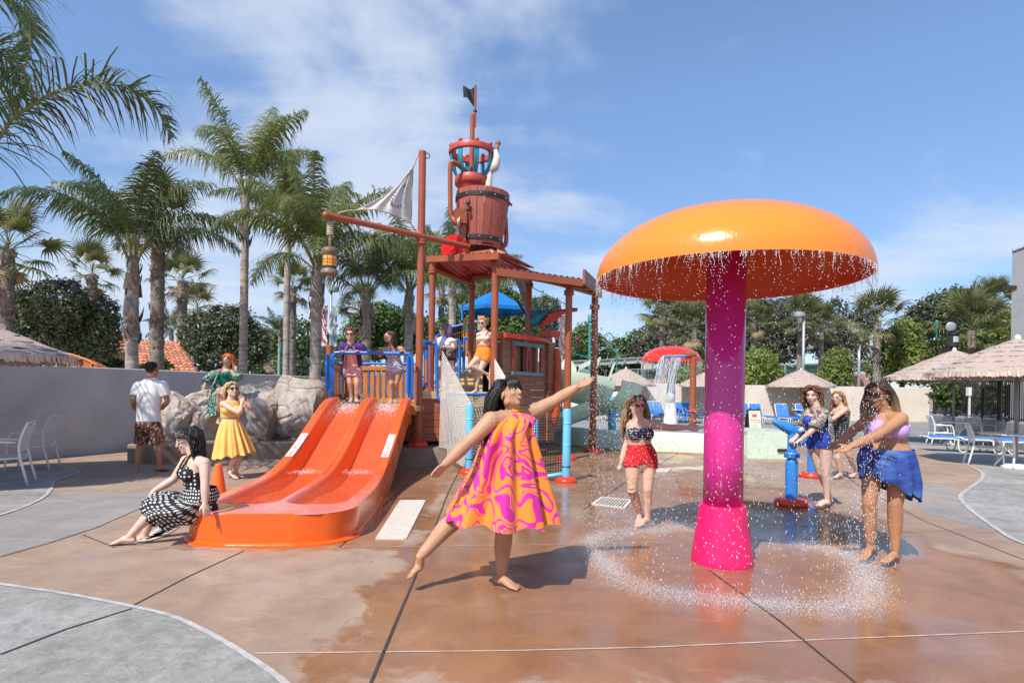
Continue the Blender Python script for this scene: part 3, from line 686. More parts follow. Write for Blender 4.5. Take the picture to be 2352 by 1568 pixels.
# mast, boom and flagless yard
mb = column(960, 11.25, .072, 6.08, PZ, None); mx, my = mb.x, mb.y
collar((mx, my, 4.33), .075); collar((mx, my, PZ + .22), .075)
bl = P(749, 494, 9.95); brr = P(1077, 567, 11.95)
pipe([bl, bl.lerp(brr, .5), brr], .055, name='boom'); q = MB(); q.ball(bl, .066, 12, 8); q.build('boom_end', M_RUST, tw, True)
q = MB(); q.tube([Vector((mx, my, 6.0)) + Vector((cos(a) * .05 + .09, 0, sin(a) * .05)) for a in np.linspace(0, 2 * pi, 13)], .01, 5); q.build('mast_ring', M_DKMETAL, tw, True)
# columns of the tower
cA = column(989, 12.5, .068, 4.05, 1.2, 4.02, False); cB = column(1133, 11.7, .072, 4.05, 1.2, 4.04, False)
cC = column(1080, 14.0, .07, 4.05, 1.2, 3.95, False); cD = column(1211, 13.6, .07, 4.05, 1.2, 3.95, False)
cE = column(1301, 12.5, .075, 3.86, 0, 3.60); cF = column(1361, 14.4, .085, 3.86, 0, 3.58)
column(744 + 10, 11.6, .07, 2.32, PZ, None)
# header pipe with elbows
def hdr(a, b, z): pipe([Vector((a.x, a.y, z - .3)), Vector((a.x, a.y, z - .1)), Vector((a.x, a.y, z)).lerp(Vector((b.x, b.y, z)), .06), Vector((a.x, a.y, z)).lerp(Vector((b.x, b.y, z)), .15),
    Vector((a.x, a.y, z)).lerp(Vector((b.x, b.y, z)), .85), Vector((a.x, a.y, z)).lerp(Vector((b.x, b.y, z)), .94), Vector((b.x, b.y, z - .1)), Vector((b.x, b.y, z - .3))], .07, name='header_pipe', sub=3)
hdr(cA, cB, 4.26); hdr(cC, cD, 4.2)
pipe([Vector((cA.x, cA.y, 4.08)), Vector((cC.x, cC.y, 4.02))], .06, name='cross_pipe'); pipe([Vector((cB.x, cB.y, 4.08)), Vector((cD.x, cD.y, 4.02))], .06, name='cross_pipe')
# corrugated roofs
M_ROOF = mat('red_roof_sheet', (.42, .085, .045), .45, .15, 3); M_ROOFU = mat('bright_red_roof_underside', (.62, .035, .02), .4, .06, 3)
def corr_roof(a, b, c, d, nr, amp=.035, trim=True):
    """a-b front edge, d-c back edge; ribs run along a->d"""
    q = MB(); n = nr * 6
    def f(u, v, off):
        p = a.lerp(b, u).lerp(d.lerp(c, u), v); return p + Vector((0, 0, amp * (1 if (u * nr) % 1 < .5 else 0) + off))
    def prof(off, m, nm):
        q = MB(); cols = []
        for i in range(nr):
            for u, h in ((i, 0), (i + .12, 1), (i + .45, 1), (i + .57, 0)):
                cols.append((u / nr, h))
        cols.append((1.0, 0))
        rs = [[a.lerp(b, u).lerp(d.lerp(c, u), v) + Vector((0, 0, amp * h + off)) for v in (0, .5, 1)] for u, h in cols]
        q.rings(rs, closed=False, cap=False); return q.build(nm, m, tw)
    prof(0, M_ROOF, 'roof_sheet'); prof(-.012, M_ROOFU, 'roof_underside')
ra, rb, rc, rd = P(981, 590, 12.5), P(1147, 582, 11.35), P(1214, 618, 13.6), P(1052, 640, 14.3)
corr_roof(ra, rb, rc, rd, 11)
for p0, p1 in ((ra, rb), (ra, rd), (rd, rc)):
    q = MB(); q.beam(p0 - Vector((0, 0, .05)), p1 - Vector((0, 0, .05)), .05, .13); q.build('roof_edge_board', M_RUST, tw)
q = MB(); q.add([rb + Vector((-.05, .02, .0)), rb + Vector((.12, 0, .01)), rc + Vector((.14, 0, .02)), rc + Vector((-.05, 0, .04)), rb + Vector((-.05, .02, .09)), rb + Vector((.12, 0, .02)), rc + Vector((.14, 0, .04)), rc + Vector((-.05, 0, .1))],
    [(0, 1, 2, 3), (4, 7, 6, 5), (0, 4, 5, 1), (1, 5, 6, 2), (2, 6, 7, 3), (3, 7, 4, 0)]); q.build('roof_ridge', mat('tan_ridge_cap', (.55, .24, .15), .5, .1, 4), tw)
la, lb_, lc, ld = P(1141, 617, 11.3), P(1338, 643, 12.1), P(1379, 672, 14.3), P(1214, 622, 13.7)
corr_roof(la, lb_, lc, ld, 14, .04)
for p0, p1 in ((la, lb_), (ld, lc)):
    q = MB(); q.beam(p0 - Vector((0, 0, .06)), p1 - Vector((0, 0, .06)), .05, .14); q.build('roof_edge_board', M_RUST, tw)
for k in (.3, .62, .9):
    q = MB(); q.beam(la.lerp(ld, k) - Vector((0, 0, .08)), lb_.lerp(lc, k) - Vector((0, 0, .08)), .06, .12); q.build('roof_rafter', M_RUST, tw)
q = MB(); q.beam(lb_ + Vector((.02, -.03, .07)), lc + Vector((.02, .0, .02)), .05, .30); q.build('roof_end_board', mat('brown_end_board', (.26, .105, .07), .5, .15, 3), tw)
# flag pole and crow's nest above the roof
nc = P(1082, 480, 13.3); nx, ny = nc.x, nc.y
zt = lambda py, D=13.3: P(1083, py, D).z
pipe([Vector((nx, ny, 4.3)), Vector((nx, ny, zt(264)))], .055, name='top_mast'); pipe([Vector((nx + .06, ny, zt(292))), Vector((nx + .06, ny, zt(196)))], .026, name='flag_pole')
q = MB(); q.tube([Vector((nx + .06, ny, zt(257))), Vector((nx + .06, ny, zt(254)))], .045, 10); q.build('pole_collar', M_DKMETAL, tw)
M_NEST = mat('red_nest_paint', (.50, .07, .045), .45, .15, 4); M_NESTB = mat('turquoise_strut_paint', (.015, .25, .36), .4, .1, 4)
Rn = .49; zr = zt(350)
q = MB(); q.lathe([(Rn - .06, zr - .06), (Rn + .04, zr - .06), (Rn + .05, zr), (Rn + .03, zr + .06), (Rn - .05, zr + .06), (Rn - .06, zr - .06)], (nx, ny, 0), 40, cap=False); q.build('nest_ring', M_NEST, tw, 50)
zb_ = zt(408)
q = MB(); q.lathe([(.10, zb_ - .40), (.30, zb_ - .36), (.33, zb_ - .22), (.36, zb_ - .2), (.385, zb_ - .17), (.385, zb_ - .05), (.36, zb_), (.0, zb_)], (nx, ny, 0), 36, cap=False); q.build('nest_bowl', M_NEST, tw, 45)
for k in range(8):
    a = 2 * pi * k / 8 + .3; d = Vector((cos(a), sin(a), 0)); tn = Vector((-sin(a), cos(a), 0)); c = Vector((nx, ny, 0)); rs = []
    for i in range(9):
        u = i / 8; rr = .33 + (Rn - .03 - .33) * sin(u * pi / 2) ** .9 + .05 * sin(u * pi); p = c + d * rr + Vector((0, 0, zb_ - .02 + (zr - zb_) * u)); rs.append([p + tn * .05 + d * .016, p - tn * .05 + d * .016, p - tn * .05 - d * .016, p + tn * .05 - d * .016])
    q = MB(); q.rings(rs); q.build('nest_strut', M_NESTB, tw); q = MB(); q.ball(c + d * (Rn - .005) + Vector((0, 0, zr + .1)), .05, 10, 8); q.build('nest_knob', M_NEST, tw, True)
# feed pipes beside the bucket
fp = lambda px, py, D: P(px, py, D)
pipe([fp(1051, 512, 12.7), fp(1041, 503, 12.8), fp(1035, 485, 12.8), fp(1034, 430, 12.8), fp(1034, 386, 12.8), fp(1036, 374, 12.8), fp(1044, 373, 12.8), fp(1060, 385, 13.0), fp(1074, 399, 13.2)], .052, name='feed_pipe', sub=3)
pipe([P(1161, 500, 13.4), P(1163, 540, 13.4), P(1161, 562, 13.4), P(1150, 568, 13.4)], .05, name='feed_pipe', sub=3)
q = MB()
for k in range(5): q.tube([P(1052 + 1.0 * k, 513 - k, 12.7) + Vector((0, cos(a) * .085, sin(a) * .085)) for a in np.linspace(0, 2 * pi, 15)], .017, 5)
q.build('rope_coil', mat('rope', (.50, .42, .32), .85, .2, 30), tw, True); M_ROPE = MATS['rope']
# red wheel on the boom
wc = P(1042, 570, 12.35); wd = Vector((-.35, -.93, -.05)).normalized()
q = MB(); q.lathe([(.0, .09), (.06, .09), (.06, .06), (.12, .06), (.12, .035), (.285, .03), (.285, -.12), (.0, -.12)], wc, 36, axis=wd); q.build('red_wheel', mat('glossy_red', (.70, .012, .012), .25, .05, 3), tw, 40)
# bucket bracket housing and bucket posts
q = MB(); q.box(P(1056, 500, 12.85), (.26, .3, .30), rz=.3); q.build('bracket', M_RUST, tw)
q = MB(); q.box(P(1064, 530, 12.85), (.10, .12, .6), rz=.3); q.build('bracket_post', M_RUST, tw)
for px in (1075, 1125):
    p = P(px, 578, 13.3); pipe([Vector((p.x, p.y, 4.15)), Vector((p.x, p.y, 4.85))], .05, name='bucket_post')
# ------------- deck above the slide
DZ = 1.17
def at(w, s, z): return sl(w, s, z)
q = MB(); dk = [at(-.95, 5.55, 0), at(.86, 5.55, 0), at(1.15, 7.3, 0), at(-.95, 7.3, 0)]; q.prism(dk, DZ - .12, DZ - .02); q.build('deck_plate', M_TAN, tw)
q = MB(); q.beam(at(-.92, 5.5, DZ - .1), at(.86, 5.5, DZ - .1), .05, .16); q.build('deck_fascia', M_AMBERX, tw)
# blue grab hoop over the slide entry
ra0, ra1 = P(762, 905, 11.0), P(945, 905, 11.0); z1 = P(800, 810, 11.0).z
pipe([Vector((ra0.x, 11, DZ + .1)), Vector((ra0.x, 11, z1 - .14)), Vector((ra0.x + .05, 11, z1 - .03)), Vector((ra0.x + .16, 11, z1)), Vector((ra1.x - .16, 11, z1)), Vector((ra1.x - .05, 11, z1 - .03)), Vector((ra1.x, 11, z1 - .14)), Vector((ra1.x, 11, DZ + .1))], .036, M_BLUE, 'grab_hoop', 3, 12)
for (xa, xb, py0, py1) in ((750, 771, 814, 897), (936, 948, 818, 904)):
    a0, b0 = P(xa, py1, 10.95), P(xb, py1, 11.1); q = MB(); zt_ = P(xa, py0, 11).z; zb2 = P(xa, py1, 11).z
    q.beam(Vector((a0.x, 10.95, (zt_ + zb2) / 2)), Vector((b0.x, 11.0, (zt_ + zb2) / 2)), .03, zt_ - zb2, (0, 0, 1)); q.build('side_panel', M_BLUE, tw)
    pipe([Vector((a0.x, 10.93, zb2)), Vector((a0.x, 10.93, zt_)), ], .03, M_BLUE, 'rail_post'); q = MB(); q.box(((a0.x + b0.x) / 2, 10.97, zb2 - .06), (.06, .05, .14)); q.build('rail_clamp', M_BLUE, tw)
# rear railing with amber slats and blue pickets
def picket_rail(a, b, z0, z1, n, top=M_BLUE, wood_every=2, panel=True):
    d = b - a
    pipe([a + Vector((0, 0, z1)), b + Vector((0, 0, z1))], .03, top, 'top_rail', 0, 10); pipe([a + Vector((0, 0, z0)), b + Vector((0, 0, z0))], .025, top, 'bottom_rail', 0, 10)
    ang = atan2(d.y, d.x); M_ = Matrix.Rotation(ang, 3, 'Z')
    for i in range(n):
        p = a.lerp(b, (i + .5) / n)
        if i % 2 == 0: pipe([p + Vector((0, 0, z0)), p + Vector((0, 0, z1 - .02))], .014, M_BLUE, 'picket', 0, 6)
        elif panel: plank('slat', p + Vector((0, .02, (z0 + z1) / 2 - .03)), (d.length / n * 1.25, .025, z1 - z0 - .14), M_, M_AMBER)
    if panel:
        plank('panel_rail', (a + b) / 2 + Vector((0, .0, z1 - .10)), (d.length, .05, .09), M_, M_AMBERX); plank('panel_rail', (a + b) / 2 + Vector((0, 0, z0 + .03)), (d.length, .05, .09), M_, M_AMBERX)
def xy(px, D): p = ZX(px, D, 0); return Vector((p.x, D, 0))
picket_rail(xy(757, 11.1), xy(778, 13.0), DZ + .1, 2.0, 11); picket_rail(xy(778, 13.0), xy(848, 13.0), DZ + .1, 2.02, 9)
picket_rail(xy(842, 12.8), xy(955, 12.6), DZ + .02, 2.02, 17)
picket_rail(xy(825, 14.4), xy(990, 14.6), DZ - .1, 1.78, 17)
q = MB(); q.beam(xy(835, 14.2) + Vector((0, 0, 1.66)), xy(890, 14.2) + Vector((0, 0, 1.66)), .03, .2); q.build('red_board', M_RED, tw)
# stair block, landing and ramps
stp = [(990, 1122, 12.35, 1.43), (995, 1124, 12.75, 1.58), (1003, 1124, 13.1, 1.73), (1010, 1126, 13.45, 1.88), (1015, 1126, 13.8, 2.03)]
for i, (x0, x1, D, z) in enumerate(stp):
    a, b = xy(x0, D - .35 if i == 0 else D - .0), xy(x1, D - .35 if i == 0 else D - .0); q = MB(); dp = .75 if i == 0 else .42
    q.box(((a.x + b.x) / 2, a.y + dp / 2, z / 2 + .25), (b.x - a.x, dp, z - .5)); q.build('step', M_TAN, tw)
    q = MB(); q.box(((a.x + b.x) / 2, a.y + dp / 2 - .012, z - .02), (b.x - a.x + .02, dp + .02, .05)); q.build('step_nosing', mat('pale_tan_nosing', (.66, .50, .31), .6, .06, 6), tw)
for px in (1020, 1060, 1100):
    p = P(px, 893, 12.0); q = MB(); q.box((p.x, 11.985, 1.36), (.025, .01, .05)); q.build('step_bolt', M_DKMETAL, tw)
# landing beam + hull planks below
q = MB(); a, b = xy(962, 11.4), xy(1020, 11.6); q.beam(a + Vector((0, 0, 1.36)), b + Vector((0, 0, 1.36)), .12, .14); q.build('landing_beam', M_TAN, tw)
def plank_wall(a, b, z0, z1, rows, m, seed, split=2, lean=0.0):
    R_ = random.Random(seed); d = b - a; L_ = d.length; M_ = Matrix.Rotation(atan2(d.y, d.x), 3, 'Z'); h = (z1 - z0) / rows; nrm = Vector((d.y, -d.x, 0)).normalized()
    for r in range(rows):
        cuts = [0] + sorted(R_.uniform(.2, .8) for _ in range(split - 1)) + [1]
        for c0, c1 in zip(cuts[:-1], cuts[1:]):
            c = a.lerp(b, (c0 + c1) / 2) + Vector((0, 0, z0 + (r + .5) * h)) + nrm * (R_.uniform(0, .012) + lean * (r / rows))
            plank('plank', c, (L_ * (c1 - c0) - .006, .05, h - .008), M_, m)
plank_wall(xy(962, 11.45), xy(1021, 11.6), .44, 1.29, 6, M_HULL, 3, 2); plank_wall(xy(1021, 11.6), xy(1040, 12.6), .44, 1.29, 6, M_HULL, 4, 1)
plank_wall(xy(868, 11.75), xy(958, 11.6), .42, 1.05, 4, M_HULL, 5, 2)
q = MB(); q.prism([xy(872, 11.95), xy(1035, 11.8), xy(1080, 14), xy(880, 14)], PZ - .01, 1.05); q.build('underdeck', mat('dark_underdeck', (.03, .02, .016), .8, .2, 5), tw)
plank_wall(xy(1040, 12.6), xy(1150, 12.3), .30, 1.30, 6, M_CABIN, 6, 2)
# stair rails
def hoop(pts, r=.034): return pipe(pts, r, M_BLUE, 'stair_rail', 3, 10)
hoop([P(968, 903, 11.6), P(990, 903, 11.55), P(1003, 905, 11.5), P(1003, 880, 11.5), P(1003, 800, 11.5), P(1001, 790, 11.5), P(993, 788, 11.5), P(968, 788, 11.6)])
pipe([P(1003, 900, 11.5), P(1006, 915, 11.5), P(1016, 922, 11.5)], .034, M_BLUE, 'stair_rail', 3, 10)
for i in range(3): pipe([P(974 + 8 * i, 789, 11.56), P(974 + 8 * i, 889, 11.56)], .012, M_BLUE, 'picket', 0, 6)
for py in (789, 887): q = MB(); q.ball(P(969, py, 11.5), (.09, .03, .09), 14, 8); q.build('rail_clamp', M_BLUE, tw, True)
hoop([P(1036, 790, 12.9), P(1048, 780, 12.9), P(1056, 786, 12.9), P(1056, 800, 12.9), P(1056, 870, 12.9)])
for i in range(4): pipe([P(1032 + 6 * i, 795 - i, 13), P(1032 + 6 * i, 868, 13)], .012, M_BLUE, 'picket', 0, 6)
hoop([P(1076, 778, 13.2), P(1068, 776, 13.2), P(1066, 785, 13.2), P(1065, 845, 13.2), P(1067, 853, 13.2), P(1075, 853, 13.2)])
plank('rail_board', P(1050, 797, 13.05), (.3, .03, .12), Matrix.Rotation(.0, 3, 'Z'), M_AMBERX)
# upper deck railing behind (amber boards with red heads)
def fan_rail(x0, y0, x1, y1, D, n, h):
    for i in range(n):
        u = (i + .5) / n; px = x0 + (x1 - x0) * u; py = y0 + (y1 - y0) * u; top = P(px, py, D)
        plank('rail_board', top - Vector((0, 0, h / 2 + .06)), (.09, .03, h), Matrix.Identity(3), M_AMBER)
        q = MB(); q.box(top - Vector((0, 0.012, .10)), (.092, .03, .17)); q.build('board_head', M_RED if i % 2 == 0 else M_TEAL, tw)
    pipe([P(x0 - 3, y0, D), P(x1 + 3, y1, D)], .034, M_BLUE, 'top_rail', 0, 10)
fan_rail(1036, 752, 1072, 743, 14.4, 8, .75); fan_rail(1076, 760, 1118, 762, 14.9, 8, .6)
pipe([P(960, 812, 13.4), P(1000, 775, 13.8), P(1036, 752, 14.2)], .034, M_BLUE, 'top_rail', 2, 10)
for i in range(6):
    u = i / 5; p = P(966 + 62 * u, 812 - 50 * u, 13.5); q = MB(); q.box(p - Vector((0, 0, .12)), (.1, .03, .22)); q.build('board_head', M_RED if i % 2 == 0 else M_BLUE, tw)
    plank('rail_board', p - Vector((0, 0, .5)), (.08, .03, .55), Matrix.Identity(3), M_AMBER)
pipe([P(1060, 700, 14.3), P(1062, 735, 14.3)], .03, M_CBLUE, 'blue_post', 0, 8)
q = MB(); q.tube([P(1073, 728, 13.8), P(1068, 740, 13.8), P(1066, 765, 13.8), P(1067, 782, 13.8)], [.04, .045, .035, .03], 8, sub=5); q.build('yellow_rope', mat('yellow_rope_fibre', (.68, .36, .02), .7, .25, 25, .8, 70), tw, True)
# ------------- cabin of the ship
ca, cb_ = P(1150, 900, 11.95), P(1255, 900, 13.2); ca.z = cb_.z = 0; cab_d = (cb_ - ca).normalized(); cab_n = Vector((cab_d.y, -cab_d.x, 0)); CM = Matrix.Rotation(atan2(cab_d.y, cab_d.x), 3, 'Z'); CL = (cb_ - ca).length
ztop = 2.56; zl, zh = 1.93, 2.46
def cab(u, z, off=0.0): p = ca + cab_d * (CL * u) + cab_n * off; return Vector((p.x, p.y, z))
w1, w2 = (.20, .50), (.56, .83)
rows = 9; h = (1.82 - .35) / rows
for r in range(rows):
    c0 = .35 + (r + .5) * h; k = .5 + .2 * sin(r * 3)
    plank('plank', cab(.5, c0, rnd(0, .014)), (CL - .005, .06, h - .009), CM, M_CABIN)
for (u0, u1) in ((.0, w1[0]), (w1[1], w2[0]), (w2[1], 1.0)):
    for r in range(4): plank('plank', cab((u0 + u1) / 2, 1.83 + (r + .5) * .175, rnd(0, .01)), (CL * (u1 - u0) - .004, .06, .168), CM, M_CABIN)
plank('plank', cab(.5, ztop - .035, .0), (CL, .06, .07), CM, M_CABIN)
plank('cabin_backing', cab(.5, 1.3, -.5), (CL, .02, 2.4), CM, MATS['dark_underdeck'])
plank('ledge', cab(.48, ztop + .045, .05), (CL * 1.02, .22, .10), CM, mat('red_ledge_paint', (.60, .06, .03), .5, .14, 5))
for (u0, u1) in (w1, w2):
    um = (u0 + u1) / 2; wl = CL * (u1 - u0)
    fr = plank('window_frame', cab(um, zh + .01, .05), (wl + .10, .05, .085), CM, mat('faded_teal_trim', (.12, .25, .28), .6, .2, 6)); plank('window_sill', cab(um, zl - .09, .06), (wl + .12, .08, .075), CM, MATS['faded_teal_trim'])
    for s_, uu in ((-1, u0), (1, u1)): plank('window_jamb', cab(uu, (zl + zh) / 2 - .03, .045), (.055, .05, zh - zl + .06), CM @ Matrix.Rotation(.06 * s_, 3, 'Y'), mat('faded_red_trim', (.36, .085, .06), .6, .2, 6))
    plank('window_back', cab(um, (zl + zh) / 2, -.14), (wl, .02, zh - zl + .1), CM, M_CABIN)
# corner post of the stern
for r in range(10): plank('plank', cab(1.04, .45 + r * .225, .04), (.26, .12, .216), CM, M_CABIN)
plank('post_cap', cab(1.03, 2.78, .06), (.40, .26, .12), CM, MATS['red_ledge_paint'])
# left cheek of the cabin (orange boards)
for r in range(7): plank('plank', ca + Vector((-.03, .35, 1.3 + r * .18)), (.05, .75, .172), Matrix.Rotation(-.25, 3, 'Z'), M_AMBERX)
q = MB(); q.tube([cab(1.13, 2.45, .1), cab(1.14, 2.2, .14), cab(1.13, 1.6, .15), cab(1.12, 1.0, .12), cab(1.11, .7, .1)], [.05, .085, .10, .105, .06], 10, sub=4); q.build('rope_fender', mat('orange_red_fender', (.55, .10, .03), .5, .2, 6), tw, True)
pipe([cab(1.16, 2.2, .2), cab(1.2, 1.6, .2), cab(1.2, 1.0, .2)], .012, M_DKMETAL, 'hose', 3, 6)
# carved prow figure: teal wing, red boards, scroll
M_PT = mat('prow_turquoise', (.02, .28, .38), .5, .15, 5)
q = MB(); q.tube([P(1214, 752, 13.7), P(1222, 742, 13.7), P(1234, 732, 13.65), P(1246, 722, 13.6), P(1256, 716, 13.6)], [.10, .19, .22, .16, .05], 12, sub=4, flat=.7); q.build('carved_head', M_PT, tw, True)
for i in range(4):
    q = MB(); q.tube([P(1206 + 7 * i, 736 - 4 * i, 13.6), P(1212 + 7 * i, 724 - 3 * i, 13.6), P(1222 + 7 * i, 718 - 2 * i, 13.6)], [.05, .06, .02], 6, sub=3); q.build('carved_plume', M_PT, tw, True)
for i in range(4):
    q = MB(); a_ = P(1240 + 5 * i, 748 - 7 * i, 13.5); b2 = P(1270 + 8 * i, 736 - 6 * i, 13.7); q.beam(a_, b2, .14, .085); q.build('prow_board', MATS['red_ledge_paint'], tw)
pipe([P(1238, 721, 13.6), P(1324, 711, 14.2)], .05, name='bowsprit')
q = MB(); q.tube([P(1262, 752, 13.5), P(1272, 758, 13.5), P(1272, 768, 13.5), P(1264, 774, 13.5), P(1266, 784, 13.5), P(1262, 770, 13.5)], [.05, .05, .045, .04, .03, .01], 8, sub=4); q.build('scroll', M_PT, tw, True)
pipe([P(1188, 690, 14.2), P(1218, 735, 13.8), P(1236, 728, 13.6)], .03, M_DKMETAL, 'cable_bundle', 3, 6)
pipe([P(1140, 560, 13.8), P(1192, 640, 14.6), P(1212, 700, 14.8), P(1222, 728, 14.6)], [.10, .11, .10, .08], mat('grey_net_chute', (.25, .25, .25), .8, .3, 20), 'net_chute', 4, 8)
pipe([P(1212, 655, 14.0), P(1262, 680, 14.0), P(1323, 711, 14.2)], .01, M_DKMETAL, 'stay_rope', 3, 5)
# back columns at the prow
for px in (1198, 1230): p = P(px, 752, 14.8); pipe([Vector((p.x, p.y, 1.6)), Vector((p.x, p.y, 2.95))], .075, name='bollard')

# ------------- tipping bucket (its own thing, hung above the roof)
bcn = P(1103, 573, 13.3); bt = P(1109, 447, 13.3); ax = (bt - bcn).normalized(); HB = (bt - bcn).length
bk = thing('tipping_bucket', 'big red wooden tipping bucket with black hoops above the roof', 'bucket', bcn)
x, y, d = frame_of(ax, Vector((0, 1, 0))); nst = 22
M_STAVE = wood('faded_red_stave', (.37, .10, .065), .62, 1.2, 2, .6)
rad = lambda u: .455 + .16 * u + .03 * sin(u * pi)
for k in range(nst):
    a0, a1 = 2 * pi * (k + .03) / nst, 2 * pi * (k + .97) / nst; rs = []
    for i in range(6):
        u = i / 5; c = bcn + ax * HB * u; r = rad(u) + .006 * sin(k * 5.1); rs.append([c + (x * cos(a) + y * sin(a)) * rr for a, rr in ((a0, r), (a1, r), (a1, r - .05), (a0, r - .05))])
    q = MB(); q.rings(rs); q.build('stave', M_STAVE, bk)
M_HOOP = mat('black_iron_hoop', (.045, .045, .05), .45, .2, 10, metal=.5)
for u in (.14, .87):
    q = MB(); c = bcn + ax * HB * u; q.lathe([(rad(u) - .003, -.045), (rad(u) + .014, -.045), (rad(u) + .018, .045), (rad(u) + .001, .045), (rad(u) - .003, -.045)], c, 48, axis=ax, cap=False); q.build('hoop', M_HOOP, bk, 40)
    for k in range(12):
        a = 2 * pi * k / 12; q = MB(); q.ball(c + (x * cos(a) + y * sin(a)) * (rad(u) + .018), .016, 6, 4); q.build('rivet', M_GALV, bk, True)
q = MB(); q.lathe([(.0, -.06), (.42, -.06), (.47, .0)], bcn + ax * .05, 30, axis=ax, cap=False); q.build('bucket_floor', MATS['dark_underdeck'], bk)
q = MB(); tp = P(1148, 450, 13.3); q.tube([tp + Vector((-.25, 0, -.05)), tp + Vector((.02, 0, .06)), tp + Vector((.28, 0, -.22))], .03, 6); q.build('tilt_plate', M_CABIN, bk)
q = MB(); ch = P(1075, 466, 12.68); q.ball(ch, (.05, .03, .06), 10, 6); q.ball(ch - Vector((0, 0, .14)), (.045, .03, .05), 10, 6); q.tube([ch, ch - Vector((0, 0, .14))], .018, 6); q.build('shackle', M_HOOP, bk, True)
# furled cloth on a slanted spar
spr = thing('furled_sail', 'furled pale cloth tied to a slanted wooden spar by the crow\'s nest', 'sail', P(1116, 436, 13.2))
q = MB(); q.tube([P(1114, 437, 13.2), P(1134, 380, 13.2), P(1143, 330, 13.2)], [.03, .04, .05], 8, sub=3); q.ball(P(1144, 329, 13.2), .065, 10, 8); q.build('spar', mat('brown_spar', (.27, .12, .08), .6, .2, 5), spr, True)
M_CLOTH = mat('weathered_canvas', (.62, .59, .53), .85, .12, 3, .5, 12)
q = MB(); q.tube([P(1120, 440, 13.15), P(1124, 412, 13.15), P(1127, 394, 13.15), P(1136, 385, 13.1), P(1141, 365, 13.1), P(1138, 345, 13.1)], [.09, .07, .04, .10, .085, .04], 10, sub=4); q.build('cloth', M_CLOTH, spr, True)
# black flag
fg = MB(); f0 = P(1089, 245, 13.3); 
def flagf(u, v):
    p = P(1091 - 27 * u ** .8, (199 + 4 * u) + (44 - 26 * u) * v, 13.3); return p + Vector((0, .10 * sin(u * 5 + v * 2), .0))
fg.grid(12, 8, flagf); fo = fg.build('flag', mat('black_flag_cloth', (.018, .03, .035), .7, .2, 8), None, True, f0); tag(fo, 'small black flag at the very top of the mast', 'flag')
# triangular sail
s0, s1, s2 = P(948, 386, 11.15), P(818, 484, 10.4), P(944, 514, 11.1)
sail = thing('triangular_sail', 'weathered white triangular sail laced between mast and boom', 'sail', s2)
m_sail, b_ = newmat('patched_sailcloth'); L = m_sail.node_tree.links; v_ = coords(m_sail)
cc = ramp(m_sail, ntex(m_sail, v_, 2.2, 5), [(.3, (.52, .50, .46)), (.7, (.74, .72, .68))]); L.new(cc, b_.inputs['Base Color']); setp(b_, rough=.9); bump_(m_sail, b_, ntex(m_sail, coords(m_sail, scale=(1, 1, 5)), 2.5, 5), .35, .03)
def sailf(u, v):
    a = s1.lerp(s0, v); b = s2.lerp(s0, v); p = a.lerp(b, u); cu = 4 * u * (1 - u) * (1 - v) * .08 + .05 * sin(v * pi) * (1 - u)
    return p + Vector((.05 * sin(v * pi) * (1 - u) * 2.0, -.12 * sin(pi * u) * (1 - v) - .02 * sin(u * 22 + v * 9), cu - .10 * (1 - u) * sin(v * pi)))
q = MB(); q.grid(28, 28, sailf); q.build('cloth', m_sail, sail, True)
for e in ((lambda t_: sailf(0, t_)), (lambda t_: sailf(1, t_)), (lambda t_: sailf(t_, 0))):
    q = MB(); q.tube([e(i / 24) for i in range(25)], .013, 5); q.build('edge_rope', M_ROPE, sail, True)
for pp in ([s0, P(961, 352, 11.25)], [s1, P(800, 484, 10.2), P(776, 490, 10.05)], [s2, P(955, 530, 11.2), P(966, 537, 11.2)]):
    q = MB(); q.tube(pp, .016, 6, sub=4); q.build('lacing', M_ROPE, sail, True)
R_ = random.Random(2)
for k in range(14):
    a = 2.0 + 3.4 * k / 13; c = (.62 + .16 * cos(a), .40 + .22 * sin(a)); q = MB(); p0 = sailf(*c) + Vector((0, -.012, 0)); p1 = sailf(c[0] + .035 * cos(a), c[1] + .05 * sin(a)) + Vector((0, -.012, 0)); q.tube([p0, p1], .006, 4); q.build('stitch', MATS['dark_underdeck'], sail)
# hanging lantern
lt = P(757, 600, 10.05); lan = thing('hanging_lantern', 'wooden lantern with amber panes hanging from the boom', 'lantern', P(757, 630, 10.05)); lx, ly = lt.x, lt.y
zz = lambda py: P(757, py, 10.05).z
q = MB(); q.tube([Vector((lx, ly, zz(500))), Vector((lx, ly, zz(570)))], .022, 8); q.build('rope', M_ROPE, lan, True)
q = MB()
for k in range(7): q.tube([Vector((lx + cos(a) * .045, ly + sin(a) * .045, zz(516 + 4.2 * k) + .004 * a)) for a in np.linspace(0, 2 * pi, 11)], .018, 5)
q.build('rope_knot', M_ROPE, lan, True)
q = MB(); q.lathe([(.0, zz(568)), (.10, zz(569)), (.145, zz(574)), (.145, zz(581)), (.125, zz(586)), (.12, zz(588)), (.0, zz(588))], (lx, ly, 0), 24, cap=False); q.build('lid', wood('aged_lantern_wood', (.20, .13, .085), .6, 1, 0), lan, 50)
q = MB(); q.lathe([(.12, zz(618)), (.145, zz(621)), (.148, zz(629)), (.12, zz(632)), (.0, zz(632))], (lx, ly, 0), 24, cap=False); q.build('base', MATS['aged_lantern_wood'], lan, 50)
q = MB(); q.lathe([(.118, zz(612)), (.122, zz(618))], (lx, ly, 0), 24, cap=False); q.build('black_band', M_DKMETAL, lan)
m_lan, b_ = newmat('amber_lantern_pane'); sp2 = tnode(m_lan, 'ShaderNodeSeparateXYZ'); m_lan.node_tree.links.new(coords(m_lan), sp2.inputs[0])
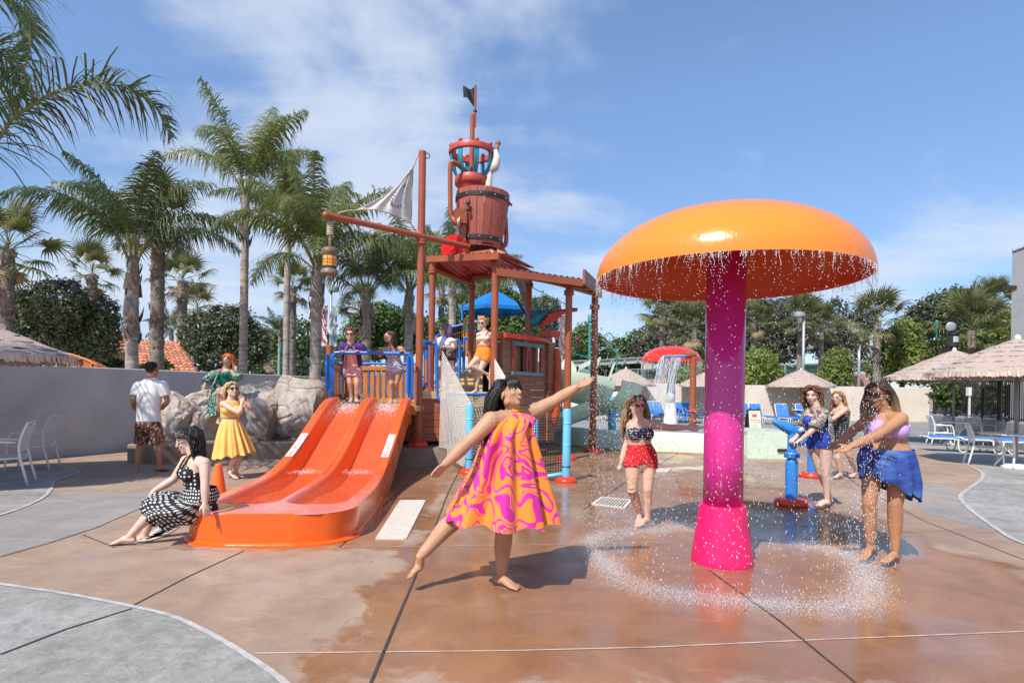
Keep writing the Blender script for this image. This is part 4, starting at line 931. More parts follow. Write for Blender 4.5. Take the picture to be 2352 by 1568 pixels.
g_ = ramp(m_lan, math_(m_lan, 'MULTIPLY_ADD', sp2.outputs[2], 3.0, -.25), [(0, (.80, .50, .02)), (.45, (.80, .26, .03)), (.75, (.85, .55, .20)), (1, (.85, .75, .45))]); m_lan.node_tree.links.new(g_, b_.inputs['Base Color']); setp(b_, rough=.3)
for k in range(8):
    a0, a1 = 2 * pi * k / 8 + .04, 2 * pi * (k + 1) / 8 - .04
    for (p0, p1) in ((588, 597), (597, 605), (605, 612)):
        q = MB(); q.lathe([(.115, zz(p1) + .004), (.115, zz(p0) - .004)], (lx, ly, 0), 3, cap=False, a0=a0, a1=a1); q.build('pane', m_lan, lan)
q = MB(); q.lathe([(.108, zz(612)), (.108, zz(588))], (lx, ly, 0), 24, cap=False); q.build('core', M_DKMETAL, lan)

# blue shade umbrella behind the tower
ub = thing('shade_umbrella', 'blue canvas shade umbrella behind the pirate tower', 'umbrella', xy(1135, 19)); ua = P(1139, 666, 19); M_UMB = mat('blue_canvas', (.0, .16, .48), .8, .06, 3)
n = 6; er = 1.13; ez = P(1130, 709, 19).z; q = MB()
for k in range(n):
    a0, a1 = 2 * pi * k / n + .25, 2 * pi * (k + 1) / n + .25
    e0, e1 = ua + Vector((cos(a0) * er, sin(a0) * er, ez - ua.z)), ua + Vector((cos(a1) * er, sin(a1) * er, ez - ua.z)); q = MB()
    q.grid(6, 6, lambda u, v: ua.lerp(e0.lerp(e1, u), v) + Vector((0, 0, -.06 * sin(pi * u) * v + .12 * v * (1 - v)))); q.build('canopy_panel', M_UMB, ub, True)
    q = MB(); q.tube([ua - Vector((0, 0, .5)), (ua + e0) / 2 - Vector((0, 0, .02))], .012, 5); q.build('rib', M_WHITE, ub)
    q = MB(); v0 = [e0, e1, e1 - Vector((0, 0, .12)), e0 - Vector((0, 0, .12))]; q.add(v0, [(0, 1, 2, 3)]); q.build('valance', M_UMB, ub)
q = MB(); q.tube([Vector((ua.x, ua.y, 1.0)), ua], .03, 8); q.ball(ua + Vector((0, 0, .05)), .05, 8, 6); q.build('pole', M_WHITE, ub, True)

# ------------------------------------------------------------------ climbing nets and their posts
M_NETW = mat('white_net_cord', (.72, .68, .62), .8, .1, 20); M_NETB = mat('black_net_cord', (.02, .018, .017), .7, .2, 20); M_NETT = mat('tan_net_cord', (.26, .22, .17), .8, .2, 20)
def net(name, label, fn, nu, nv, r, m, mask=None, edge=None):
    """fn(u,v)->point; cords both ways"""
    q = MB()
    for i in range(nu + 1):
        pts = [fn(i / nu, j / (nv)) for j in range(nv + 1) if not mask or mask(i / nu, j / nv)]
        if len(pts) > 1: q.tube(pts, r, 4, False)
    for j in range(nv + 1):
        pts = [fn(i / nu, j / nv) for i in range(nu + 1) if not mask or mask(i / nu, j / nv)]
        if len(pts) > 1: q.tube(pts, r, 4, False)
    o = q.build(name, m); tag(o, label, 'net'); return o
def bil(a, b, c, d, sag=Vector((0, 0, 0))):
    return lambda u, v: a.lerp(b, u).lerp(d.lerp(c, u), v) + sag * (4 * u * (1 - u) * 4 * v * (1 - v) * .5 + 2 * v * (1 - v))
na, nb_, ncc, nd = P(1015, 803, 11.5), P(1084, 928, 10.2), P(1077, 1076, 10.15), P(1008, 1036, 11.3)
n2 = net('cargo_net', 'white rope side net hanging left of the climbing net', bil(P(1016, 806, 11.5), P(1083, 930, 10.25), P(1066, 1072, 10.2), P(1009, 1036, 11.3), Vector((0, -.05, -.05))), 20, 34, .0055, M_NETW)
net('cargo_net', 'white rope side net hanging right of the climbing net', bil(P(1126, 806, 12.0), P(1168, 878, 10.6), P(1215, 1000, 10.0), P(1123, 905, 12.0), Vector((0, -.04, -.05))), 20, 24, .0055, M_NETW)
net('climbing_net', 'dark knotted climbing net sloping from the landing to the ground', bil(P(1022, 905, 11.75), P(1126, 905, 11.85), P(1200, 1090, 9.8), P(1078, 1088, 10.1), Vector((0, 0, -.12))), 17, 28, .011, M_NETT)
net('barrier_net', 'black barrier net between the light blue posts behind the dancer', bil(P(1170, 965, 9.9), P(1294, 958, 9.4), P(1294, 1090, 9.4), P(1170, 1098, 9.9), Vector((0, 0, -.02))), 22, 22, .006, M_NETB)
pipe_b = pipe([P(1022, 906, 11.7), P(1126, 905, 11.8)], .03, M_BLUE, 'net_bar')
for px, py, ztp, lbl in ((1077, 1086, 1.23, 'light blue post on red base at the left of the nets'), (1300, 1106, 1.19, 'light blue post on red base at the right of the barrier net'), (1228, 1074, 1.25, 'light blue post hidden behind the dancer\'s shoulder')):
    b = G(px, py); t = thing('net_post', lbl, 'post', b, 0, 'light blue net posts'); q = MB(); q.lathe([(.068, .08), (.068, ztp - .03), (.055, ztp - .005), (.0, ztp)], b, 20, cap=False); q.build('post', M_LBLUE, t, 50)
    q = MB(); q.lathe([(.18, 0), (.185, .015), (.17, .05), (.12, .085), (.068, .095)], b, 24); q.build('base_cover', M_RED, t, 50)
    for zc in (.25, .6, .95): q = MB(); q.lathe([(.069, zc - .012), (.075, zc), (.069, zc + .012)], b, 16, cap=False); q.build('clamp_band', M_DKMETAL if zc < .3 else M_LBLUE, t)
t = thing('foot_bar', 'light blue bar low between the posts under the black net', 'bar', G(1262, 1096)); q = MB(); q.tube([P(1170, 1094, 9.9), P(1250, 1094, 9.55), P(1292, 1088, 9.42)], .035, 10); q.build('bar', M_LBLUE, t, True)
for px, py in ((1302, 1058),):
    pass

R_ = random.Random(12); q = MB(); j0, j1 = P(1204, 786, 12.4), P(1266, 790, 12.9)
for k in range(90):
    u = R_.random(); p = j0.lerp(j1, u) + Vector((R_.gauss(0, .008), 0, .10 * 4 * u * (1 - u) + R_.gauss(0, .006))); q.ball(p, R_.uniform(.004, .009), 5, 3)
stuff(q.build('water_jet', M_DROP), 'thin arc of water squirting from the cabin window', 'water')
# ------------------------------------------------------------------ foliage materials
def leafmat(name, c, c2, rough=.5, trans=.25):
    m, b = newmat(name); L = m.node_tree.links; v = coords(m); oi = tnode(m, 'ShaderNodeObjectInfo')
    n = ntex(m, v, 2.2, 4, .6); col = ramp(m, n, [(.32, c), (.68, c2)])
    tone = ramp(m, oi.outputs['Random'], [(0, .75), (1, 1.2)]); col = mixc_(m, 1.0, col, tone, 'MULTIPLY')
    L.new(col, b.inputs['Base Color']); setp(b, rough=rough)
    tr = tnode(m, 'ShaderNodeBsdfTranslucent'); L.new(col, tr.inputs[0]); mx = tnode(m, 'ShaderNodeMixShader'); mx.inputs[0].default_value = trans
    out = m.node_tree.nodes['Material Output']; L.new(b.outputs[0], mx.inputs[1]); L.new(tr.outputs[0], mx.inputs[2]); L.new(mx.outputs[0], out.inputs[0]); return m
M_FROND = leafmat('queen_palm_green', (.10, .14, .03), (.27, .29, .085), .42, .4)
M_FRONDD = leafmat('dark_palm_green', (.055, .10, .03), (.14, .185, .058), .45, .2)
M_FAN = leafmat('fan_palm_green', (.08, .11, .03), (.24, .235, .085), .5, .35)
M_FANDRY = leafmat('dry_fan_leaf', (.24, .17, .085), (.38, .28, .14), .8, .2)
M_LEAFD = leafmat('dark_broadleaf', (.055, .085, .034), (.19, .22, .11), .34, .22)
M_LEAFM = leafmat('mid_broadleaf', (.05, .10, .022), (.14, .20, .05), .45, .3)
M_LEAFL = leafmat('light_broadleaf', (.13, .20, .035), (.32, .36, .09), .5, .4)
M_LEAFG = leafmat('grey_green_leaf', (.06, .07, .04), (.15, .15, .095), .5, .25)
def trunkmat(name, c, ringscale=9.0):
    m, b = newmat(name); L = m.node_tree.links; v = coords(m, scale=(1, 1, ringscale)); n = ntex(m, v, 1.2, 6, .7, .6)
    L.new(ramp(m, n, [(.3, tuple(x * .42 for x in c)), (.5, c), (.7, tuple(min(1, x * 1.4) for x in c))]), b.inputs['Base Color']); setp(b, rough=.85); bump_(m, b, n, .8, .03); return m
M_TRUNK = trunkmat('grey_ringed_trunk', (.36, .30, .255), 5); M_TRUNKF = trunkmat('rough_fan_palm_trunk', (.24, .195, .165), 4); M_BOOT = trunkmat('leaf_base_boot', (.30, .23, .19), 2); M_BARK = trunkmat('tree_bark', (.14, .10, .075), 1)
M_RACH = mat('frond_stalk', (.16, .17, .06), .5, .15, 4)

def queen_frond(seed, length, a0, droop, nl=104, leafl=.78, hang=1.5):
    """feather frond: base at origin, grows along +X; a0 start angle, droop total bend"""
    R_ = random.Random(seed); q = MB(); pts = []; p = Vector((0, 0, 0)); n = 26
    for i in range(n + 1):
        u = i / n; pts.append(p.copy()); a = a0 - droop * (u ** 1.25); p = p + Vector((cos(a), 0, sin(a))) * (length / n)
    q.tube(pts, [.034 * (1 - .86 * i / n) for i in range(n + 1)], 5); q.cm = 1; tw_ = R_.uniform(-.3, .3)
    for k in range(nl):
        u = .24 + .755 * (k + R_.random() * .6) / nl; f = u * n; i = min(n - 1, int(f)); b = pts[i].lerp(pts[i + 1], f - i); t = (pts[i + 1] - pts[i]).normalized(); up = Vector((-t.z, 0, t.x))
        env = (sin(pi * min(1, max(0.02, (u - .17) / .85)) ** .6)) ** .55
        for sg in (-1, 1):
            L_ = leafl * env * R_.uniform(.75, 1.15); el = R_.uniform(-.5, .75)
            d = (Vector((0, sg, 0)) * .85 + t * R_.uniform(.35, .8) + up * el).normalized(); w = .0115 * R_.uniform(.8, 1.3); c = b.copy(); seg = []
            dn = Vector((0, 0, -1)); h = hang * R_.uniform(.6, 1.3)
            for s in range(4):
                wv = t * w * (1, 1.15, .8, .12)[s]; seg.append((c - wv, c + wv)); d = (d + dn * h * (.25 + .35 * s)).normalized(); c = c + d * L_ / 3
            vs = [x for pr in seg for x in pr]; q.add(vs, [(0, 1, 3, 2), (2, 3, 5, 4), (4, 5, 7, 6)])
    return q
QF = []
for k, (a0, dr, ln) in enumerate([(1.48, 1.1, 3.1), (1.40, 1.7, 3.3), (1.22, 1.95, 3.4), (1.02, 2.05, 3.3), (.78, 1.9, 3.1), (1.5, .6, 3.0), (.55, 1.7, 2.8), (1.3, 2.5, 3.4)]):
    q = queen_frond(k + 1, ln, a0, dr); me = q.mesh('frond', [M_RACH, M_FROND]); me2 = me.copy(); me2.materials[1] = M_FRONDD; QF.append((me, me2))
def trunk_mesh(h, r0, r1, m, seed, ring=.0, lean=.0, n=14):
    R_ = random.Random(seed); q = MB(); pr = []; k = max(8, int(h / .12)); rs = []
    for i in range(k + 1):
        u = i / k; r = r0 + (r1 - r0) * u + (.25 * r0 * max(0, 1 - u * 9)); rr = r * (1 + ring * ((i % 2) * 2 - 1)); c = Vector((lean * u * u, .1 * lean * u, h * u))
        rs.append([c + Vector((cos(2 * pi * j / n), sin(2 * pi * j / n), 0)) * rr * (1 + R_.gauss(0, .02)) for j in range(n)])
    q.rings(rs); return q
def boots(q, c, r, h, n, seed, size=.22, out=.8):
    R_ = random.Random(seed)
    for k in range(n):
        u = R_.random(); a = R_.uniform(0, 2 * pi); p = c + Vector((cos(a) * r, sin(a) * r, h * u)); t = Vector((-sin(a), cos(a), 0)); o = Vector((cos(a), sin(a), 0)); s = size * R_.uniform(.6, 1.3)
        tip = p + Vector((0, 0, s)) + o * s * R_.uniform(.15, .45) * out
        q.add([p - t * s * .42 - o * .02, p + t * s * .42 - o * .02, p + Vector((0, 0, s * .5)) + o * s * .30 * out, tip + t * s * .1, tip - t * s * .1], [(0, 1, 2), (1, 3, 2), (3, 4, 2), (4, 0, 2), (0, 4, 3, 1)])
def queen_palm(label, px, D, zc, r, nf, seed, dark=0, scale=1.0, bt=0, prefer=None, group='queen palms behind the wall', lean=0.0, trunk=True, base=None):
    r *= .9; R_ = random.Random(seed); b = base if base is not None else xy(px, D); t = thing('palm_tree', label, 'palm tree', b, 0, group)
    if trunk:
        q = trunk_mesh(zc - .6, r, r * .82, M_TRUNK, seed, .012, lean); q.build('trunk', M_TRUNK, None, True).parent = t
        q = MB(); cs = Vector((lean * .9, 0, zc - .75)); q.lathe([(r * .8, 0), (r * .95, .25), (r * .8, .6), (r * .45, 1.05)], cs, 12); boots(q, cs - Vector((0, 0, .2)), r * .85, .9, 10, seed, .25)
        if bt: boots(q, Vector((lean * .7, 0, zc - .75 - bt)), r * 1.0, bt, int(bt * 22), seed + 5, .34, .7)
        q.build('crownshaft', M_BOOT, None, 40).parent = t
    top = Vector((lean, 0, zc)); ga = R_.random() * 6
    for k in range(nf):
        u = k / nf; az = ga + k * 2.39996; v = prefer[k % len(prefer)] if prefer else (5 if u < .1 else 0 if u < .2 else 1 if u < .38 else 7 if u < .5 else 2 if u < .68 else 3 if u < .84 else 4 if u < .95 else 6)
        put('frond', QF[v][dark], t, top + Vector((cos(az) * .08, sin(az) * .08, .15 - .35 * u)), (R_.gauss(0, .12), R_.gauss(0, .08), az), scale * R_.uniform(.88, 1.08))
    return t
def fan_leaf(seed, droop, dry=False, n=26):
    R_ = random.Random(seed); q = MB(); L_ = 1.1; pts = [Vector((L_ * u, 0, .12 * sin(u * 2) - .1 * u * u)) for u in (0, .33, .66, 1.0)]; q.tube(pts, [.022, .018, .014, .011], 4); q.cm = 1; h = pts[-1]
    for k in range(n):
        a = (k / (n - 1) - .5) * 4.5; bl = (.78 + .22 * cos(a * .7)) * R_.uniform(.85, 1.05); d = Vector((cos(a), sin(a), .38 * (1 - abs(a) / 2.4)))
        d.normalize(); w = .036; c = h.copy(); s_ = Vector((-d.y, d.x, 0)).normalized(); seg = []; fold = (k % 2) * .02
        for s in range(5):
            ww = w * (.18, .9, 1.0, .45, .06)[s]; seg.append((c - s_ * ww + Vector((0, 0, fold)), c + s_ * ww)); d = (d + Vector((0, 0, -1)) * droop * (0, .12, .45, 1.1, 1.3)[s] * R_.uniform(.6, 1.4)).normalized(); c = c + d * bl / 4
        vs = [x for pr in seg for x in pr]; q.add(vs, [(2 * s, 2 * s + 1, 2 * s + 3, 2 * s + 2) for s in range(4)])
    return q
FL = []
for k in range(4): FL.append(fan_leaf(k + 3, (.55, .8, 1.0, 1.3)[k]).mesh('fan_leaf', [M_RACH, M_FAN]))
FLD = fan_leaf(9, 1.4, True).mesh('fan_leaf', [mat('dry_stalk', (.24, .17, .09), .8, .2, 5), M_FANDRY])
def fan_palm(label, px, D, zc, r, nf, seed, scale=1.0, group='fan palms against the sky', dry=.12, stub=True, z0=0):
    R_ = random.Random(seed); b = xy(px, D); b.z = 0; t = thing('fan_palm', label, 'palm tree', b, 0, group)
    q = trunk_mesh(zc - .1, r, r * .85, M_TRUNKF, seed, .03)
    if stub: boots(q, Vector((0, 0, zc * .35)), r * .85, zc * .62, int(zc * 26), seed, .18, 1.1)
    q.build('trunk', M_TRUNKF, None, 40).parent = t; top = Vector((0, 0, zc)); ga = R_.random() * 6
    for k in range(nf):
        u = (k + .5) / nf; az = ga + k * 2.39996; el = 1.35 - 2.3 * u ** 1.15 + R_.gauss(0, .08); isd = u > 1 - dry
        put('fan_leaf', FLD if isd else FL[min(3, int(u * 4))], t, top + Vector((0, 0, .1 - .35 * u)), (R_.gauss(0, .25), -el, az), scale * R_.uniform(.85, 1.12))
    return t
zat = lambda px, py, D: P(px, py, D).z
# ------------------------------------------------------------------ palms, left to right
queen_palm('feathery palm with swollen brown leaf bases standing behind the man in the white shirt', 300, 16.5, zat(300, 600, 16.5), .20, 12, 3, 1, 1.15, 1.6, [5, 0, 1, 7, 2, 3, 1, 0, 2, 3, 7, 1, 4, 2, 3, 1, 2])
queen_palm('tall slim feather palm rising behind the woman in green', 556, 20, zat(556, 450, 20), .165, 9, 8, 0, 1.22, 1.0, [5, 5, 0, 1, 7, 1, 2, 0, 1, 7, 2, 1, 3, 2])
queen_palm('bushy feather palm nearest the lantern, smooth pale trunk', 722, 17.5, zat(722, 610, 17.5), .205, 15, 12, 0, 1.12, .9, None)
queen_palm('slender feather palm just left of the lantern palm', 655, 25, zat(655, 530, 25), .17, 14, 15, 0, 1.15, 0, None)
queen_palm('dark feather palm right of the lantern behind the two slide riders', 838, 20, zat(838, 680, 20), .20, 12, 21, 1, .92, .8, None)
queen_palm('feather palm beside the mast of the pirate tower', 935, 21, zat(935, 665, 21), .20, 12, 24, 0, .9, .8, None)
queen_palm('pale feather palm showing behind the bucket and tower', 1035, 25, zat(1035, 640, 25), .2, 13, 27, 0, 1.05, 0, None)
queen_palm('weeping feather palm behind the blue umbrella', 1100, 30, zat(1100, 680, 30), .2, 16, 31, 0, .95, 0, None)
queen_palm('small far feather palm between the tiled roof and the trees', 392, 40, zat(392, 765, 40), .15, 14, 33, 1, .7, 0, None)
queen_palm('small far feather palm at the end of the grey wall', 640, 45, zat(640, 770, 45), .15, 14, 37, 1, .7, 0, None)
# the near palm whose fronds hang into the top left corner
nb = Vector((-8.9, 7.6, 0)); tn = thing('palm_tree', 'near feather palm with dark fronds hanging into the top corner', 'palm tree', nb, 0, 'queen palms behind the wall')
trunk_mesh(5.2, .2, .17, M_TRUNK, 41).build('trunk', M_TRUNK, None, True).parent = tn
def near_frond(pts, seed, leafl, hang):
    R_ = random.Random(seed); q = MB(); pp = spline(pts, 10); n = len(pp) - 1; q.tube(pp, [.035 * (1 - .85 * i / n) for i in range(n + 1)], 6); q.cm = 1
    for k in range(130):
        u = .06 + .93 * (k + R_.random() * .5) / 130; f = u * n; i = min(n - 1, int(f)); b = pp[i].lerp(pp[i + 1], f - i); t = (pp[i + 1] - pp[i]).normalized(); sd_ = t.cross(Vector((0, 0, 1))).normalized(); up = sd_.cross(t)
        env = sin(pi * min(1, u) ** .7) ** .5
        for sg in (-1, 1):
            L_ = leafl * env * R_.uniform(.7, 1.15); d = (sd_ * sg * .8 + t * R_.uniform(.3, .8) + up * R_.uniform(-.3, .9)).normalized(); w = .011 * R_.uniform(.8, 1.3); c = b.copy(); seg = []
            for s in range(5):
                wv = t * w * (1, 1.2, 1, .7, .1)[s]; seg.append((c - wv, c + wv)); d = (d + Vector((0, 0, -1)) * hang * (.1, .35, .7, .6, .5)[s] * R_.uniform(.5, 1.5)).normalized(); c = c + d * L_ / 4
            vs = [x for pr in seg for x in pr]; q.add(vs, [(2 * s, 2 * s + 1, 2 * s + 3, 2 * s + 2) for s in range(4)])
    return q.build('frond', [M_RACH, M_FRONDD], tn)
ct = Vector((nb.x, nb.y, 5.25))
near_frond([ct, P(-60, 335, 7.6), P(40, 262, 7.7), P(150, 205, 7.9), P(260, 195, 8.2), P(350, 240, 8.5), P(395, 320, 8.7)], 1, 1.0, .8)
near_frond([ct, P(-260, 120, 7.4), P(-140, -60, 7.4), P(-30, -90, 7.5), P(45, -20, 7.5), P(70, 90, 7.6), P(40, 210, 7.6)], 2, .9, .8)
near_frond([ct, P(-160, 200, 7.8), P(-60, 110, 8.0), P(10, 130, 8.3), P(45, 200, 8.4), P(40, 280, 8.4)], 3, .9, .8)
near_frond([ct, P(-250, 300, 7.0), P(-330, 330, 6.6), P(-420, 500, 6.2)], 4, .6, .8)
near_frond([ct, P(-200, 60, 8.4), P(-90, -40, 8.8), P(20, 0, 9.0), P(75, 90, 9.2)], 5, .9, .8)
near_frond([ct, P(-330, 200, 8.2), P(-480, 200, 9), P(-620, 330, 9.5)], 6, .6, .8)
fan_palm('thick fan palm at the edge of the picture above the thatched umbrella', 12, 18, zat(12, 565, 18), .21, 18, 51, .85)
fan_palm('lone fan palm with open sky round its crown, left of the dark round tree', 207, 27, zat(207, 625, 27), .24, 17, 53, .80)
fan_palm('tall fan palm with shaggy crown rising behind the swollen palm', 357, 19.5, zat(357, 500, 19.5), .23, 24, 55, .82, dry=.25)
fan_palm('fan palm in mid distance right of the tall shaggy one', 415, 29, zat(415, 640, 29), .25, 19, 57, .85, dry=.3)
fan_palm('shorter yellowing fan palm beside the mid distance fan palm', 450, 36, zat(450, 705, 36), .25, 18, 59, .9, dry=.4)
fan_palm('fan palm seen behind the slender feather palm trunk', 668, 34, zat(668, 655, 34), .24, 18, 61, .85, dry=.3)
fan_palm('small yellowish fan palm low between lantern and mast', 826, 38, zat(826, 695, 38), .24, 20, 63, .85, dry=.4)
fan_palm('fan palm partly behind the tower\'s rear columns', 1010, 40, zat(1010, 655, 40), .22, 20, 65, .9, dry=.35)
fan_palm('fan palm in front of the big dark tree, left of the magenta stem', 1519, 46, zat(1519, 722, 46), .28, 24, 67, 1.25, 'fan palms beyond the pool wall', .1, False)
fan_palm('lower fan palm just left of the magenta stem', 1592, 44, zat(1592, 750, 44), .25, 22, 69, 1.2, 'fan palms beyond the pool wall', .1, False)
fan_palm('fan palm directly right of the magenta stem', 1728, 46, zat(1728, 738, 46), .25, 20, 70, 1.0, 'fan palms beyond the pool wall', .1, False)
fan_palm('fan palm beside the pale street lamp', 1835, 46, zat(1835, 725, 46), .26, 22, 71, 1.1, 'fan palms beyond the pool wall', .1, False)
fan_palm('thin fan palm right of the pale street lamp', 1884, 48, zat(1884, 745, 48), .22, 22, 73, 1.1, 'fan palms beyond the pool wall', .1, False)
fan_palm('fan palm behind the head of the woman in lilac', 2012, 36, zat(2012, 735, 36), .24, 22, 75, 1.15, 'fan palms beyond the pool wall', .08, False)
fan_palm('broad fan palm above the thatched roofs', 2228, 34, zat(2228, 755, 34), .25, 24, 77, 1.35, 'fan palms beyond the pool wall', .05, False)
fan_palm('tall fan palm next to the grey building', 2282, 44, zat(2282, 695, 44), .24, 22, 79, 1.2, 'fan palms beyond the pool wall', .1, False)

# ------------------------------------------------------------------ broadleaf trees
def crown_mesh(lobes, n, size, m, seed, core=True):
    """leaf clumps spread over and inside a set of ellipsoid lobes; lobes: (centre, radii)"""
    R_ = random.Random(seed); q = MB(); vol = [r[0] * r[1] * r[2] for _, r in lobes]; tot = sum(v ** .67 for v in vol)
    for (c, r), v in zip(lobes, vol):
        k = int(n * v ** .67 / tot / 5); c = Vector(c)
        for _ in range(k):
            d = Vector((R_.gauss(0, 1), R_.gauss(0, 1), R_.gauss(0, 1))).normalized(); bump_r = 1 + .17 * mnoise.noise(d * 2.6 + c) + .13 * mnoise.noise(d * 6 + c); rad = (R_.uniform(.62, 1.0) ** .5) * bump_r
            cc = c + Vector((d.x * r[0], d.y * r[1], d.z * r[2])) * rad
            for _ in range(5):
                p = cc + Vector((R_.gauss(0, 1), R_.gauss(0, 1), R_.gauss(0, 1))) * size * 1.2; nn = (d + Vector((R_.gauss(0, .7), R_.gauss(0, .7), R_.gauss(.3, .7)))).normalized()
                x_, y_, _z = frame_of(nn); a = R_.uniform(0, 6.28); u = (x_ * cos(a) + y_ * sin(a)) * size * R_.uniform(.7, 1.4); w = nn.cross(u) * .5
                q.add([p - u, p + w + nn * size * .12, p + u, p - w + nn * size * .12], [(0, 1, 2, 3)])
    return q
def tree(label, lobes_px, D, size, m, seed, n=5000, cat='tree', trunk=True, group=None, depthr=.8):
    """lobes given in picture measure (px, py, rx, ry) at distance D"""
    cxm = sum(l[0] for l in lobes_px) / len(lobes_px); b = xy(cxm, D); t = thing('tree' if cat == 'tree' else 'shrub', label, cat, b, 0, group); lobes = []; R_ = random.Random(seed)
    for (px, py, rx, ry) in lobes_px:
        Dd = D + R_.uniform(-.5, .5) * rx / F * D; c = P(px, py, Dd); c.z = max(c.z, .3); lobes.append((c, (rx / F * D, rx / F * D * depthr, ry / F * D)))
    q = crown_mesh(lobes, n, size, m, seed); q.build('crown', m, t)
    if trunk:
        q = MB()
        zt_ = min(c.z for c, r in lobes)
        q.tube([b, b + Vector((.1, 0, zt_ * .5)), b + Vector((0, 0, zt_))], [.22, .17, .14], 8, sub=3)
        for c, r in lobes: q.tube([b + Vector((0, 0, zt_ * .8)), (b + Vector((0, 0, zt_ * .8))).lerp(c, .55) + Vector((0, 0, .1)), c], [.12, .08, .03], 6, sub=3)
        q.build('trunk', M_BARK, t, True)
    return t
g1 = 'dense dark trees behind the grey wall'
tree('large dense dark tree behind the grey wall and thatched umbrella', [(60, 755, 70, 75), (135, 700, 70, 55), (170, 760, 85, 70), (225, 770, 52, 62), (30, 710, 45, 50), (240, 720, 30, 40)], 20, .065, M_LEAFD, 101, 24000, group=g1)
tree('dense dark tree behind the redhead in green', [(470, 770, 55, 55), (530, 750, 55, 50), (560, 790, 52, 60), (500, 810, 60, 50), (590, 810, 22, 38)], 25, .07, M_LEAFD, 103, 18000, group=g1)
tree('bright round tree between the trunks behind the slide riders', [(830, 765, 40, 45), (880, 735, 50, 35), (925, 760, 45, 45), (870, 785, 60, 40), (960, 770, 40, 40)], 33, .12, M_LEAFM, 105, 11000)
tree('hazy grey green trees far behind the lantern palm', [(625, 800, 45, 40), (690, 780, 50, 45), (740, 810, 40, 45), (660, 815, 50, 35), (780, 820, 40, 40)], 60, .22, M_LEAFM, 107, 6000)
tree('leafy tree behind the blue umbrella and cabin', [(1090, 720, 60, 60), (1170, 720, 60, 50), (1130, 690, 50, 40), (1180, 770, 60, 45), (1040, 770, 50, 50)], 36, .13, M_LEAFM, 109, 11000)
tree('rounded olive tree above the prow of the pirate ship', [(1250, 712, 36, 30), (1240, 745, 45, 30)], 48, .13, M_LEAFD, 111, 5000)
tree('dark tree between the two rust red columns', [(1345, 785, 36, 32), (1325, 800, 40, 28), (1370, 805, 35, 28), (1345, 760, 22, 16)], 60, .16, M_LEAFM, 113, 6000)
tree('very large dark grey green tree left of the magenta stem', [(1520, 770, 38, 55), (1560, 740, 60, 50), (1600, 735, 55, 50), (1570, 790, 70, 45), (1640, 750, 50, 55), (1490, 800, 40, 35)], 62, .2, M_LEAFG, 115, 15000)
tree('very large dark grey green tree right of the magenta stem', [(1740, 745, 60, 60), (1800, 740, 70, 55), (1770, 790, 80, 45), (1700, 780, 50, 50), (1850, 700, 30, 22)], 62, .2, M_LEAFG, 117, 15000)
tree('thin open tree with gaps right of the street lamp', [(1920, 720, 26, 34), (1900, 770, 40, 35), (1960, 760, 35, 40), (1930, 800, 60, 35), (1985, 735, 26, 30)], 56, .17, M_LEAFG, 119, 5500)
tree('tall dark conifer like tree behind the thatched roofs', [(2150, 720, 40, 45), (2190, 700, 35, 40), (2110, 740, 30, 45), (2220, 720, 50, 45), (2165, 780, 60, 50), (2270, 740, 45, 50), (2210, 690, 22, 20)], 52, .16, M_LEAFD, 121, 13000)
tree('bright green tree behind the woman in lilac', [(2060, 800, 45, 50), (2100, 830, 60, 45), (2030, 840, 35, 40), (2080, 765, 30, 30)], 38, .13, M_LEAFL, 123, 9000)
tree('bright green hedge tree between lantern and thatched roofs', [(2170, 825, 50, 45), (2230, 815, 50, 45), (2290, 800, 50, 45), (2320, 760, 30, 50), (2140, 850, 40, 35)], 36, .12, M_LEAFL, 125, 10000)
gs = 'clipped shrubs above the pool wall'
tree('rounded yellow green shrub right of the magenta stem above the wall', [(1745, 835, 38, 35), (1760, 860, 40, 30), (1725, 862, 30, 28)], 44, .11, M_LEAFL, 131, 6000, 'shrub', group=gs)
tree('rounded shrub between the thatched umbrella and the woman in lilac', [(1925, 840, 32, 40), (1915, 868, 38, 30)], 44, .11, M_LEAFL, 133, 5000, 'shrub', group=gs)
tree('yellow green shrub beside the red mushroom', [(1590, 815, 26, 22), (1605, 850, 34, 34), (1570, 865, 30, 22)], 44, .11, M_LEAFL, 135, 5000, 'shrub', group=gs)
tree('low green trees under the rail beam left of the red mushroom', [(1420, 820, 45, 40), (1470, 805, 45, 45), (1400, 850, 50, 30), (1340, 838, 50, 26), (1300, 845, 30, 22), (1450, 855, 50, 25)], 66, .2, M_LEAFM, 137, 9000)
tree('dark shrubs behind the black metal fence', [(2170, 905, 22, 26), (2220, 912, 34, 28), (2280, 915, 40, 30), (2340, 920, 40, 34)], 21.5, .09, M_LEAFM, 139, 6000, 'shrub', False)
tree('small bush beside the tiled roof above the wall', [(255, 838, 24, 12), (365, 838, 22, 9)], 21, .07, M_LEAFM, 141, 1500, 'shrub', False)
tree('dark hedge far behind the trunks left of the deck', [(640, 850, 60, 25), (720, 850, 50, 22), (800, 845, 40, 30), (590, 850, 30, 20)], 48, .15, M_LEAFD, 143, 6000, 'shrub', False)
